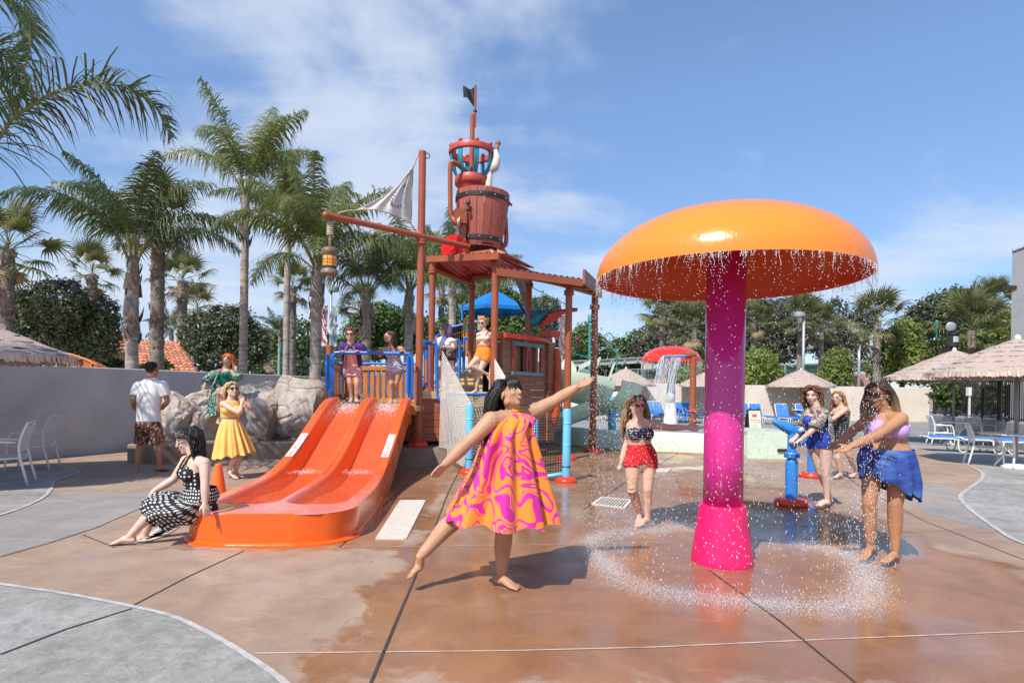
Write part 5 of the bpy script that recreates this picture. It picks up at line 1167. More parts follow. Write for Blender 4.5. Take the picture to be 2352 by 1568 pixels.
# ------------------------------------------------------------------ thatched umbrellas
M_THATCH, _b = newmat('grey_brown_thatch'); _v = coords(M_THATCH, scale=(26, 26, 4)); _n = ntex(M_THATCH, _v, 1.5, 5, .7)
M_THATCH.node_tree.links.new(ramp(M_THATCH, _n, [(.3, (.30, .21, .17)), (.5, (.47, .36, .30)), (.7, (.58, .47, .41))]), _b.inputs['Base Color']); setp(_b, rough=.95); bump_(M_THATCH, _b, _n, .8, .02)
M_FRINGE = mat('pale_thatch_fringe', (.60, .49, .41), .95, .15, 30, .5, 60, stretch=(1, 1, .15))
def thatch(label, base, R, zr, za, seed, tiers=7, sides=8):
    R_ = random.Random(seed); b = Vector(base); t = thing('thatched_umbrella', label, 'umbrella', b, 0, 'thatched umbrellas')
    q = MB(); q.tube([b, b + Vector((0, 0, za - .1))], .035, 10); q.build('pole', mat('umbrella_pole_grey', (.30, .26, .24), .5, .1, 5), t, True)
    rot = R_.random()
    def rim(rr, a):                      # soft octagon
        k = (a - rot) % (2 * pi / sides) - pi / sides; return rr * cos(pi / sides) / cos(k) * (1 + 0.0)
    n = sides * 12
    for i in range(tiers):
        u0, u1 = i / tiers, (i + 1.25) / tiers; u1 = min(u1, 1.0); q = MB(); rs = []
        for (u, off, jag) in ((u0, .0, 0), ((u0 + u1) / 2, .006, 0), (u1, .010, 1)):
            ring = []
            for j in range(n):
                a = 2 * pi * j / n; rr = max(.03, R * (u + .0)); z = za - (za - zr) * (u ** 1.12) + (tiers - i) * .0025 + off; jj = R_.uniform(-.014, .008) if jag else R_.uniform(-.008, .008)
                ring.append(b + Vector((cos(a) * rim(rr, a) * (1 + jj * .4), sin(a) * rim(rr, a) * (1 + jj * .4), z + jj)))
            rs.append(ring)
        q.rings(rs, cap=False); q.build('thatch_tier', M_THATCH, t, True)
    q = MB()
    for j in range(sides * 40):          # hanging fringe, strand by strand
        a = 2 * pi * j / (sides * 40); rr = rim(R * 1.0, a); p = b + Vector((cos(a) * rr, sin(a) * rr, zr + .01)); tn_ = Vector((-sin(a), cos(a), 0)); L_ = R_.uniform(.10, .135); w = R * .017
        o = Vector((cos(a), sin(a), 0)) * R_.uniform(-.02, .03); q.add([p - tn_ * w, p + tn_ * w, p + tn_ * w * .8 + o - Vector((0, 0, L_)), p - tn_ * w * .8 + o - Vector((0, 0, L_ * R_.uniform(.8, 1)))], [(0, 1, 2, 3)])
    q.build('fringe', M_FRINGE, t)
    q = MB(); q.lathe([(R * .93, zr - .02), (.08, za - .12)], b, 24, cap=False); q.build('inner_frame', mat('umbrella_lining', (.22, .15, .11), .9, .1, 5), t)
    q = MB(); q.ball(b + Vector((0, 0, za + .03)), (.06, .06, .08), 10, 8); q.build('finial', M_WHITE, t, True)
thatch('thatched umbrella in front of the grey wall at the left edge', Vector((-8.15, 8.2, 0)), 1.72, 1.86, 2.5, 1)
thatch('nearest thatched umbrella over the right hand table', xy(2333, 12.3), 1.66, 2.0, 2.72, 2)
thatch('thatched umbrella over the farther white table by the fence', xy(2189, 18.3), 1.92, 2.1, 2.95, 3)
thatch('thatched umbrella by the pool wall behind the curly haired woman', xy(1838, 34.2), 1.93, 2.04, 2.98, 4)
thatch('thatched umbrella half hidden behind the magenta stem', xy(1632, 34.3), 1.93, 1.98, 2.90, 5)
thatch('thatched umbrella beside the green tube slide', xy(1436, 34.4), 1.83, 1.97, 2.9, 6)

# ------------------------------------------------------------------ strap chairs, tables, loungers
M_STRAP = mat('white_vinyl_strap', (.74, .72, .68), .5, .05, 6)
def build_chair():
    t = thing('patio_chair', '', 'chair'); w = .25
    for sg in (-1, 1):
        q = MB(); q.tube([Vector((sg * w, -.28, 0)), Vector((sg * w, -.24, .42)), Vector((sg * w, -.20, .60)), Vector((sg * w, -.12, .635)), Vector((sg * w, .20, .62))], .016, 8, sub=3); q.build('arm_leg', M_WHITE, t, True)
        q = MB(); q.tube([Vector((sg * (w - .01), .34, 0)), Vector((sg * (w - .01), .25, .40)), Vector((sg * (w - .01), .24, .62)), Vector((sg * (w - .02), .31, .86)), Vector((sg * (w - .07), .335, .90)), Vector((0, .335, .905))], .017, 8, sub=3); q.build('back_post', M_WHITE, t, True)
        q = MB(); q.tube([Vector((sg * w * .95, -.24, .41)), Vector((sg * w * .95, 0, .385)), Vector((sg * w * .95, .25, .40))], .014, 8, sub=2); q.build('seat_rail', M_WHITE, t, True)
    for y_ in (-.235, .245): q = MB(); q.tube([Vector((-w, y_, .40)), Vector((0, y_, .375)), Vector((w, y_, .40))], .014, 8, sub=3); q.build('cross_bar', M_WHITE, t, True)
    for k in range(9):
        y_ = -.20 + .047 * k; q = MB(); q.box((0, y_, .402 - .012 * sin(pi * k / 8)), (2 * w * .96, .036, .006)); q.build('seat_strap', M_STRAP, t)
    for k in range(9):
        z = .50 + .042 * k; y_ = .245 + .085 * max(0, (z - .60) / .30); q = MB(); q.box((0, y_, z), (2 * w * .93, .006, .033)); q.build('back_strap', M_STRAP, t)
    return t
chair0 = build_chair(); first = [True]
def chair(label, p, rz):
    c = chair0 if first[0] else copy_tree(chair0); first[0] = False; c.location = (p.x, p.y, 0); c.rotation_euler = (0, 0, rz); c['label'] = label; c['group'] = 'white strap chairs'; return c
chair('white strap chair cut by the left edge of the picture', G(5, 1112), radians(-62)); chair('white strap chair standing in the shade close to the grey wall', G(72, 1076), radians(-70))
chair('white strap chair nearest the camera at the right hand table', G(2262, 1068), radians(62)).location.z = 0
chair('white strap chair on the near side of the farther table', G(2162, 1023), radians(70)); chair('white strap chair seen back on beyond the farther table', xy(2255, 18.2), radians(8)); chair('white strap chair behind another, turned to the farther table', xy(2280, 18.6), radians(-40)); chair('white strap chair by the pool wall behind the rust pipe', xy(1632, 28.5), radians(60))
def table(label, p, r=.56, cushion=False):
    t = thing('patio_table', label, 'table', p, 0, 'round white patio tables'); p = Vector(p)
    q = MB(); q.lathe([(0, .70), (r, .70), (r + .012, .712), (r, .728), (0, .728)], p, 40, cap=False); q.build('table_top', M_WHITE, t, 40)
    for k in range(4):
        a = pi / 4 + pi / 2 * k; d = Vector((cos(a), sin(a), 0)); q = MB(); q.tube([p + d * .42 + Vector((0, 0, .69)), p + d * .22 + Vector((0, 0, .45)), p + d * .18 + Vector((0, 0, .28)), p + d * .34 + Vector((0, 0, .02))], .02, 8, sub=4); q.build('leg', M_WHITE, t, True)
    q = MB(); q.lathe([(.24, 0), (.24, .03), (.17, .09), (.05, .10)], p, 24); q.build('umbrella_base', M_WHITE, t, 40)
    return t
table('round white table under the nearest thatched umbrella', xy(2331, 12.3), .62); table('round white table under the farther thatched umbrella by the fence', xy(2187, 18.3), .62)
table('round white table by the pool wall behind the blue loungers', xy(1845, 30.3), .55); table('round white table by the wall left of the red shorts woman', xy(1432, 31), .55)
M_CUSH = mat('royal_blue_cushion', (.05, .22, .60), .7, .1, 5, .2, 30)
def build_lounger(flat=False):
    t = thing('sun_lounger', '', 'lounger'); w = .31; hb = Vector((0, 1.05, .36)) if flat else Vector((0, .72, .98))
    for sg in (-1, 1):
        q = MB(); q.tube([Vector((sg * w, -1.2, .33)), Vector((sg * w, .3, .33)), Vector((sg * w, .45, .36)), Vector((sg * w, hb.y, hb.z))], .02, 8, sub=2); q.build('side_rail', M_WHITE, t, True)
        for y_ in (-.9, .25): q = MB(); q.tube([Vector((sg * w, y_ - .12, .33)), Vector((sg * w, y_ - .1, .08)), Vector((sg * w, y_, .015)), Vector((sg * w, y_ + .1, .08)), Vector((sg * w, y_ + .12, .33))], .018, 6, sub=3); q.build('leg_hoop', M_WHITE, t, True)
    q = MB(); q.tube([Vector((-w, hb.y, hb.z)), Vector((-w * .8, hb.y + .02, hb.z + .04)), Vector((w * .8, hb.y + .02, hb.z + .04)), Vector((w, hb.y, hb.z))], .02, 8); q.build('head_bar', M_WHITE, t, True)
    def pad(p0, p1, th, name):
        q = MB(); rs = []
        for i in range(7):
            u = i / 6; p = p0.lerp(p1, u); ring = []; e = .8 if i in (0, 6) else 1; nn = Vector((0, -(p1 - p0).z, (p1 - p0).y)).normalized()
            for xx, hh in ((-w * .97, 0), (-w * .92, th * e), (0, th * 1.15 * e), (w * .92, th * e), (w * .97, 0), (0, -th * .3)): ring.append(p + Vector((xx, 0, 0)) + nn * hh)
            rs.append(ring)
        q.rings(rs); q.build(name, M_CUSH, t, 50)
    pad(Vector((0, -1.2, .345)), Vector((0, .42, .355)), .06, 'seat_cushion'); pad(Vector((0, .42, .38)), Vector((0, hb.y - .03, hb.z - .01)), .06, 'back_cushion')
    for y_ in (-.6, .0): q = MB(); q.tube([Vector((-w, y_, .31)), Vector((w, y_, .31))], .012, 6); q.build('cross_bar', M_WHITE, t)
    return t
lg0 = build_lounger(); firstl = [True]
for px, D, rz, lab in ((1352, 30.5, 60, 'blue lounger seen side on below the green tube slide'), (1390, 31, 35, 'blue lounger just right of the green slide support'), (1432, 31.5, 30, 'blue lounger left of the head of the woman in red shorts'), (1490, 31, 8, 'blue lounger directly right of the woman in red shorts'), (1513, 31.4, 8, 'blue lounger overlapping the one by the woman in red shorts'),
                       (1560, 31, 10, 'blue lounger just right of the white mushroom stem'), (1592, 30, 25, 'blue lounger behind the rust pipe and valve wheel'), (1712, 31, 5, 'blue lounger peeping out right of the magenta stem'), (1741, 30.5, 4, 'blue lounger behind the sandwich board sign'), (1801, 29.5, 0, 'blue lounger facing the camera left of the curly haired woman'), (1850, 30, 5, 'blue lounger half hidden by the curly haired woman')):
    l = lg0 if firstl[0] else copy_tree(lg0); firstl[0] = False; p = xy(px, D); l.location = (p.x, p.y - .3, 0); l.rotation_euler = (0, 0, radians(rz)); l['label'] = lab; l['group'] = 'blue loungers along the pool wall'
lgf = build_lounger(True); firstf = [True]
for px, D, rz, lab in ((2222, 15.8, 78, 'low blue cushioned lounger behind the nearest white chair'), (2300, 15.5, 80, 'low blue cushioned lounger beyond the right hand table')):
    l = lgf if firstf[0] else copy_tree(lgf); firstf[0] = False; p = xy(px, D); l.location = (p.x, p.y, 0); l.rotation_euler = (0, 0, radians(rz)); l['label'] = lab; l['group'] = 'blue loungers among the tables'

# ------------------------------------------------------------------ sandwich board sign
sg_b = G(1737, 990, 0); sg_b.y = 17.5; sp_ = xy(1735, 23.5); t = thing('sandwich_board', 'black framed sandwich board sign saying No Running on the Deck', 'sign', sp_)
tilt = radians(-10); bw, bh = .48, .80
def brd(u, z, off=0.0): return sp_ + Vector((u, off + z * .16, z))
M_SGN = mat('cream_sign_panel', (.76, .70, .52), .5, .05, 6); M_SGB = mat('black_sign_plastic', (.018, .018, .018), .5, .2, 6)
q = MB(); c = sp_ + Vector((0, .075, .44)); TM = Matrix.Rotation(tilt, 3, 'X'); q.box(c, (.54, .03, .88), TM); q.build('frame', M_SGB, t); q = MB(); q.box(c + TM @ Vector((0, -.019, 0)), (bw, .006, .76), TM); q.build('panel', M_SGN, t)
q = MB(); q.box(sp_ + Vector((0, .36, .42)), (.54, .03, .86), Matrix.Rotation(radians(12), 3, 'X')); q.build('rear_leaf', M_SGB, t)
for sgx in (-.17, .17): q = MB(); q.box(c + TM @ Vector((sgx, 0, .47)), (.06, .04, .07), TM); q.build('hinge', M_SGB, t)
for tx, sz, dz, mm in (("CASTAWAY'S COVE", .052, .31, M_LTR), ('No Running', .082, .0, M_SGB), ('on the Deck', .082, -.09, M_SGB)):
    me = text_mesh('lettering', tx, sz, mm, .0008); o = put('lettering', me, t); o.location = c + TM @ Vector((0, -.0235, dz)) - sp_; o.rotation_euler = (radians(90) + tilt, 0, 0)
q = MB(); q.box(c + TM @ Vector((0, -.023, .175)), (.20, .004, .12), TM); q.build('emblem', M_RED, t); q = MB(); q.box(c + TM @ Vector((0, -.026, .175)), (.08, .004, .07), TM); q.build('emblem_center', M_CBLUE, t)
R_ = random.Random(3)
for k in range(4):
    q = MB(); q.box(c + TM @ Vector((0, -.023, -.18 - .04 * k)), (R_.uniform(.22, .34), .003, .010), TM); q.build('small_print', mat('grey_print', (.3, .3, .28), .6), t)

# ------------------------------------------------------------------ mint basin, tube slide
bs = thing('slide_basin', 'low mint green basin wall round the end of the tube slide', 'basin', G(1500, 1037))
pts = [(1190, 1012, 16.6), (1270, 1014, 16.3), (1350, 1022, 15.4), (1440, 1032, 14.6), (1560, 1041, 14.3), (1680, 1050, 13.9), (1803, 1056, 13.4)]
pp = spline([xy(a, D) for a, _, D in pts], 5); q = MB(); rs = []
for i, p in enumerate(pp):
    d = pp[min(i + 1, len(pp) - 1)] - pp[max(i - 1, 0)]; d.normalize(); nrm = Vector((-d.y, d.x, 0)); h = .50; rs.append([p, p + Vector((0, 0, h - .03)), p + nrm * .03 + Vector((0, 0, h)), p + nrm * .16 + Vector((0, 0, h)), p + nrm * .19 + Vector((0, 0, h - .03)), p + nrm * .19])
q.rings(rs); q.build('front_wall', M_MINT, bs, 50)
e = pp[-1]; q = MB(); q.prism([(e.x - .9, e.y - .05), (e.x + .06, e.y - .10), (e.x + .30, e.y + 1.3), (e.x - .5, e.y + 1.6)], 0, .62); q.build('end_block', M_MINT, bs)
q = MB(); q.box((e.x - .1, e.y - .11, .2), (.24, .04, .07)); q.build('hand_slot', MATS['dark_underdeck'], bs)
q = MB(); bp = [p + Vector((-.02, -.10, 0)) for p in pp]; q.rings([[p, p + Vector((0, 0, .02)), p + Vector((0, .12, .02)), p + Vector((0, .12, 0))] for p in bp]); q.build('floor_trim', mat('rust_trim', (.40, .20, .08), .5, .2, 4), bs)
sheet('basin_water', [p + Vector((0, .2, 0)) for p in pp] + [xy(1800, 15.2), xy(1500, 16.6), xy(1200, 18.5)], .30, mat('green_basin_water', (.30, .42, .30), .08, .1, 2, .3, 20), 'shallow water in the mint basin')
ts = thing('tube_slide', 'pale green half pipe slide curling out behind the pirate ship', 'slide', xy(1350, 16.5))
def trough(name, pts, r, a0, a1, parent, m=M_MINT, n=14, sub=6):
    pp = spline(pts, sub); rr = lin(r, sub); q = MB(); rs = []; th = .03
    for i, p in enumerate(pp):
        d = (pp[min(i + 1, len(pp) - 1)] - pp[max(i - 1, 0)]).normalized(); x_ = d.cross(Vector((0, 0, 1))).normalized(); up = x_.cross(d); ring = []
        for j in range(n + 1): a = a0 + (a1 - a0) * j / n; ring.append(p + (x_ * cos(a) + up * sin(a)) * rr[i])
        for j in range(n, -1, -1): a = a0 + (a1 - a0) * j / n; ring.append(p + (x_ * cos(a) + up * sin(a)) * (rr[i] - th))
        rs.append(ring)
    q.rings(rs); return q.build(name, m, parent, 50)
trough('upper_chute', [P(1255, 815, 17.2), P(1290, 850, 16.6), P(1335, 868, 16.4), P(1385, 880, 16.6)], [.75, .75, .74, .74], pi * 1.0, pi * 2.05, ts)
trough('curve_chute', [P(1375, 872, 16.4), P(1405, 880, 17.0), P(1412, 890, 18.2), P(1380, 900, 19.0), P(1330, 905, 18.8)], [.78, .8, .8, .78, .75], pi * .85, pi * 2.0, ts)
trough('lower_chute', [P(1300, 905, 17.6), P(1330, 915, 16.8), P(1300, 925, 16.2), P(1240, 955, 15.8), P(1200, 975, 16.0)], [.65, .62, .62, .62, .62], pi, pi * 2, ts)
for a_, b_2 in (((1378, 820), (1349, 905)), ((1410, 835), (1385, 912))):
    q = MB(); p0, p1 = P(a_[0], a_[1], 15.85), P(b_2[0], b_2[1], 15.9); q.beam(p0, p1, .05, .10, (0, 1, 0)); q.build('joint_flange', M_MINT, ts)
q = MB(); q.beam(P(1330, 845, 15.9), P(1372, 823, 15.9), .05, .12); q.build('joint_flange', M_MINT, ts)
for px, D, zt_, r in ((1405, 17.2, 1.35, .12), (1363, 17.6, .9, .06)):
    p = xy(px, D); q = MB(); q.lathe([(r, 0), (r, zt_ - .12), (r * 1.4, zt_ - .1), (r * 1.4, zt_)], p, 16); q.build('support_post', M_LBLUE, ts, 50)

# ------------------------------------------------------------------ black fence on its low wall, right
f0, f1 = xy(2134, 24), xy(2420, 14.8)
wall_thing('planter_wall', 'low rough grey wall under the black metal fence', [f0, f0.lerp(f1, .5), f1], .78, .35, mat('rough_grey_block', (.36, .36, .355), .9, .25, 6, .9, 40), 'wall')
fe = thing('metal_fence', 'black metal picket fence standing on the low grey wall', 'fence', f0); npk = 78; dv_ = (f1 - f0).normalized(); nrm = Vector((-dv_.y, dv_.x, 0)) * .17
fz0, fz1 = .82, 2.28
for k in range(npk):
    p = f0.lerp(f1, (k + .5) / npk) + nrm; q = MB(); q.box(p + Vector((0, 0, (fz0 + fz1) / 2)), (.022, .022, fz1 - fz0), rz=.5); q.build('picket', M_DKMETAL, fe)
for k in range(9):
    p = f0.lerp(f1, k / 8) + nrm; q = MB(); q.box(p + Vector((0, 0, (fz0 + fz1) / 2)), (.09, .09, fz1 - fz0 + .1), rz=.5); q.build('fence_post', M_DKMETAL, fe)
for z in (fz0 + .04, fz1 - .05): q = MB(); q.beam(f0 + nrm + Vector((0, 0, z)), f1 + nrm + Vector((0, 0, z)), .045, .05); q.build('rail', M_DKMETAL, fe)
q = MB(); p = f0.lerp(f1, .42); q.box(p + Vector((.2, .2, 1.7)), (.16, .12, .3)); q.box(p + Vector((.2, .2, 1.2)), (.05, .05, .9)); u_ = q.build('junction_box', M_WHITE, None); tag(u_, 'small white junction box on a post behind the black fence', 'utility box')
q = MB(); q.prism([(xy(2250, 26)), (xy(2420, 22)), (xy(2420, 30)), (xy(2250, 30))], 0, 2.2); 
# grey building at the right edge
b0 = P(2325, 577, 20); bd = thing('grey_building', 'tall grey stucco building corner at the right edge of the picture', 'building', Vector((b0.x, b0.y, 0)))
zt0, zt1 = b0.z, P(2352, 565, 20).z
M_BLD = mat('grey_building_stucco', (.26, .265, .275), .85, .06, 3, .9, 60)
q = MB(); X0 = b0.x; vs = [(X0, 20, 0), (X0 + 9, 16.5, 0), (X0 + 16, 30, 0), (X0 * 1.52, 30, 0), (X0, 20, zt0), (X0 + 9, 16.5, zt1 + 3.6), (X0 + 16, 30, zt1 + 3.6), (X0 * 1.52, 30, zt0)]
q.add(vs, [(0, 1, 5, 4), (1, 2, 6, 5), (2, 3, 7, 6), (3, 0, 4, 7), (4, 5, 6, 7)]); q.build('wall', M_BLD, bd); q = MB(); q.beam(Vector((X0 - .02, 19.97, zt0 + .02)), Vector((X0 + 9, 16.47, zt1 + 3.64)), .06, .06); q.build('parapet_cap', M_GALV, bd)
q = MB(); p = P(2319, 660, 20); q.box(p, (.35, .18, .10)); q.build('floodlight', M_DKMETAL, bd)

# dark lantern post
lp = xy(2187, 26); t = thing('lamp_post', 'black lantern post with spotlight above the thatched roofs', 'street lamp', lp); zz = lambda py: P(2187, py, 26).z
q = MB(); q.tube([lp, Vector((lp.x, lp.y, zz(800)))], .09, 10); q.build('post', M_DKMETAL, t, True); q = MB(); q.lathe([(.06, zz(808)), (.14, zz(800)), (.22, zz(796)), (.22, zz(790)), (.20, zz(789)), (.20, zz(770)), (.24, zz(769)), (.24, zz(764)), (.15, zz(760)), (.05, zz(756))], (lp.x, lp.y, 0), 20); q.build('lantern', M_DKMETAL, t, 40)
q = MB(); q.lathe([(.16, zz(786)), (.16, zz(773))], (lp.x, lp.y - .06, 0), 16, cap=False); q.build('glass', mat('frosted_lamp_glass', (.5, .5, .48), .3, .05, 4), t, True); q = MB(); p = P(2182, 750, 25.9); q.lathe([(.0, -.1), (.12, -.1), (.2, .1), (.17, .12), (.0, .10)], p, 18, axis=(-.3, -1, -.1)); q.build('spotlight', M_GALV, t, 50)
q = MB(); q.box(P(2172, 806, 26), (.5, .2, .2)); q.build('camera_box', M_DKMETAL, t)

# ------------------------------------------------------------------ street lamps, banners, rail beam, bridge
def street_lamp(label, px, py, D, px2=None, banner=None, m=M_GALV):
    b = xy(px2 or px, D); t = thing('street_lamp', label, 'street lamp', b, 0, 'grey street lamps'); z = P(px, py, D).z
    q = MB(); q.tube([b, Vector((b.x, b.y, z - .05))], .07 * D / 30, 8); q.build('pole', m, t, True); q = MB(); x1 = P(px, py, D).x; s = D / 30
    q.lathe([(.0, z - .12 * s), (.26 * s, z - .12 * s), (.28 * s, z - .04 * s), (.26 * s, z + .1 * s), (.0, z + .13 * s)], (x1, b.y, 0), 20, cap=False); q.build('lamp_head', m, t, 40); return t, b
sl_t, sl_b = street_lamp('grey street lamp with two banners left of the deck', 766, 664, 30, 756)
street_lamp('pale street lamp above the thatched umbrella by the pool wall', 1836, 722, 44, 1843); street_lamp('pale street lamp beside the fan palm behind the woman in lilac', 1970, 760, 44, 1971)
def banner(label, x0, x1, y0, y1, D, cols, seed):
    m, b = newmat('printed_banner_%d' % seed); L = m.node_tree.links; v = coords(m, 'UV', scale=(1.4, 3.2, 1)); n = ntex(m, v, 1.6, 3, .5, .6)
    L.new(ramp(m, n, [(.36, cols[0]), (.44, cols[1]), (.5, cols[2]), (.57, cols[3])], 'CONSTANT'), b.inputs['Base Color']); setp(b, rough=.6)
    a, c = P(x0, y1, D), P(x1, y0, D); q = MB(); q.grid(4, 8, lambda u, w: Vector((a.x + (c.x - a.x) * u, D + .05 * sin(u * 3 + w * 4), a.z + (c.z - a.z) * w))); o = q.build('banner', m, None, True, Vector((a.x, D, a.z))); tag(o, label, 'banner', 'street banners')
    return o
banner('blue and green printed banner on the street lamp', 758, 775, 703, 795, 29.9, [(.06, .22, .62), (.75, .55, .45), (.10, .40, .12), (.78, .72, .70)], 1)
banner('pale printed banner on the near side of the street lamp', 736, 753, 702, 794, 29.9, [(.72, .72, .74), (.55, .08, .10), (.05, .05, .07), (.70, .45, .38)], 2)
pb = xy(1289, 40); t = thing('banner_pole', 'grey pole carrying a dark banner behind the rust red column', 'pole', pb); q = MB(); q.tube([pb, Vector((pb.x, pb.y, P(1289, 690, 40).z))], .09, 8); q.build('pole', M_GALV, t, True)
banner('dark printed banner between cabin and rust red column', 1283, 1300, 724, 812, 39.8, [(.10, .07, .06), (.30, .20, .15), (.08, .10, .2), (.35, .28, .25)], 3)
M_BEAM = mat('pale_concrete_beam', (.50, .49, .46), .8, .15, .6, .2, 8)
rb_ = thing('rail_beam', 'pale concrete elevated rail beam crossing behind the trees', 'rail beam', xy(1500, 62)); pa, pb2 = P(1262, 838, 58), P(2010, 798, 70)
q = MB(); q.beam(pa, pb2, .8, .62); q.build('beam', M_BEAM, rb_); q = MB(); q.beam(pa + Vector((0, -.5, .22)), pb2 + Vector((0, -.5, .22)), .1, .08); q.build('power_rail', M_GALV, rb_)
for k in range(28): p = pa.lerp(pb2, (k + .5) / 28) + Vector((0, -.46, 0)); q = MB(); q.box(p, (.16, .12, .34)); q.build('bracket', M_GALV, rb_)
for px in (1458, 1690, 1900): u = (px - 1262) / (2010 - 1262); p = pa.lerp(pb2, u); q = MB(); q.box(Vector((p.x, p.y, (p.z - .3) / 2)), (.9, .9, p.z - .3)); q.build('pier', M_BEAM, rb_)
M_GPAN = mat('dark_green_panel', (.035, .085, .065), .6, .15, 1.5)
br = thing('footbridge', 'low footbridge with dark green screen panels and handrail', 'bridge', xy(1500, 50)); ba, bb = P(1420, 862, 50), P(2000, 842, 54)
q = MB(); q.beam(ba - Vector((0, 0, .75)), bb - Vector((0, 0, .75)), 1.5, .5); q.build('deck', M_BEAM, br)
for k in range(14):
    p0, p1 = ba.lerp(bb, k / 14), ba.lerp(bb, (k + .96) / 14); q = MB(); q.beam(p0, p1, .06, .85); q.build('screen_panel', M_GPAN, br); q = MB(); q.box(p0 + Vector((0, -.1, -.2)), (.09, .09, 1.3)); q.build('rail_post', M_GALV, br)
for z in (.48, -.48, -.62): q = MB(); q.tube([ba + Vector((0, -.25, z)), bb + Vector((0, -.25, z))], .035, 6); q.build('handrail', M_GALV, br)
q = MB(); q.beam(P(1905, 885, 47), P(2010, 880, 47), .4, 1.6); o = q.build('brick_wall', mat('terracotta_block', (.46, .24, .17), .8, .12, 2), None, False, P(1905, 885, 47)); tag(o, 'terracotta coloured wall piece under the footbridge', 'wall')
q = MB(); q.beam(P(1400, 880, 45), P(1600, 876, 45), .4, .5); o = q.build('brick_wall', MATS['terracotta_block'], None, False, P(1400, 880, 45)); tag(o, 'low terracotta strip above the cream wall left of the red mushroom', 'wall')
# teal poles and signals
def teal_pole(label, px, y0, y1, D, r=.1):
    b = xy(px, D); t = thing('signal_pole', label, 'pole', b, 0, 'teal signal poles'); q = MB(); q.lathe([(r, 0), (r, P(px, y0, D).z - .7), (r * 1.5, P(px, y0, D).z - .65), (r * 1.5, P(px, y0, D).z - .1), (r, P(px, y0, D).z)], b, 12); q.build('pole', mat('teal_signal_paint', (.02, .26, .24), .4, .1, 4), t, 50); return t, b
t, b = teal_pole('teal signal pole between the rust red columns', 1353, 722, 880, 52, .16); q = MB(); q.tube([P(1353, 822, 52), P(1318, 812, 52), P(1280, 806, 52)], .06, 6); q.build('mast_arm', MATS['teal_signal_paint'], t)
for px, py in ((1279, 775 + 10), (1327, 785)):
    q = MB(); q.box(P(px, py, 51.8), (.32, .25, 1.0)); q.build('signal_head', M_DKMETAL, t); q = MB(); q.ball(P(px, py - 7, 51.6), .11, 8, 6); q.build('red_lens', mat('red_lens', (.7, .03, .02), .3), t)
t, b = teal_pole('thin teal lamp pole right of the rust red columns', 1416, 800, 880, 56, .07); q = MB(); q.tube([P(1416, 806, 56), P(1396, 798, 56), P(1375, 806, 56)], .05, 6, sub=4); q.build('arm', MATS['teal_signal_paint'], t); q = MB(); q.tube([P(1416, 810, 56), P(1411, 780, 56), P(1400, 765, 56), P(1388, 770, 56)], .04, 6, sub=4); q.build('curved_arm', M_DKMETAL, t)
t, b = teal_pole('teal pole far left behind the palm trunks', 642, 790, 870, 40, .06); t, b = teal_pole('thin teal pole in front of the dark tree by the fan palms', 2148, 735, 800, 44, .07)

# ------------------------------------------------------------------ tiled house behind the wall, orange surfboard canopy
hs = thing('tiled_house', 'house with terracotta tiled roof showing above the grey wall', 'house', xy(320, 27)); M_TILE = mat('terracotta_roof_tile', (.52, .20, .115), .75, .22, 3, .3, 20)
oiN = tnode(M_TILE, 'ShaderNodeObjectInfo'); bb_ = M_TILE.node_tree.nodes['Principled BSDF']; lk = bb_.inputs['Base Color'].links[0].from_socket
M_TILE.node_tree.links.new(mixc_(M_TILE, 1.0, lk, ramp(M_TILE, oiN.outputs['Random'], [(0, .6), (.5, 1.0), (1, (1.3, 1.15, 1.0))]), 'MULTIPLY'), bb_.inputs['Base Color'])
r0, r1, r2, r3 = P(255, 778, 28), P(418, 790, 27), P(455, 862, 23.5), P(300, 862, 24.5)
r3 = P(262, 862, 24.5)
q = MB(); q.lathe([(.075, 0), (.09, .42)], (0, 0, 0), 7, axis=(0, 1, 0), cap=False, a0=0, a1=pi); tile = q.mesh('tile', M_TILE, True)
nc_, nr_ = 17, 12
ux = (r1 - r0) / nc_; 
for i in range(nc_):
    for j in range(nr_):
        u, v = (i + .5) / nc_, j / nr_; p = r0.lerp(r1, u).lerp(r3.lerp(r2, u), v); o = put('tile', tile, hs); o.location = p - Vector(hs.location); dn = (r3.lerp(r2, u) - r0.lerp(r1, u)).normalized(); xx = ux.normalized(); nn = xx.cross(dn).normalized(); nn = nn if nn.z > 0 else -nn; xx = dn.cross(nn)
        M4 = Matrix((xx, dn, nn)).transposed().to_4x4(); sc_ = ux.length / .155; o.matrix_basis = Matrix.Translation(o.location) @ M4 @ Matrix.Diagonal((sc_, (r3 - r0).length / nr_ / .38, sc_, 1)) @ Matrix.Rotation(0, 4, 'X')
q = MB(); q.add([r0 - Vector((0, 0, .05)), r1 - Vector((0, 0, .05)), r2 - Vector((0, 0, .05)), r3 - Vector((0, 0, .05))], [(0, 1, 2, 3)]); q.build('roof_deck', M_TILE, hs)
M_HW = mat('ochre_house_wall', (.46, .32, .19), .8, .1, 3); q = MB(); q.prism([xy(225, 24.7), xy(460, 23.8), xy(455, 27.5), xy(225, 28)], 0, 2.0); q.build('wall', M_HW, hs)
q = MB(); q.box(P(272, 818, 24.3), (1.0, .3, .7)); q.build('gable', M_HW, hs); q = MB(); q.beam(P(248, 806, 24.1), P(297, 808, 24.0), .5, .08); q.build('eave', mat('tan_eave', (.40, .25, .15), .7), hs)
q = MB(); q.prism([xy(575, 30), xy(640, 30), xy(640, 34), xy(575, 34)], 0, 2.0); q.build('far_wall', M_HW, hs); q = MB(); q.beam(P(570, 800, 30), P(625, 855, 30), .8, .12); q.build('far_eave', mat('tan_eave', (.40, .25, .15), .7), hs)
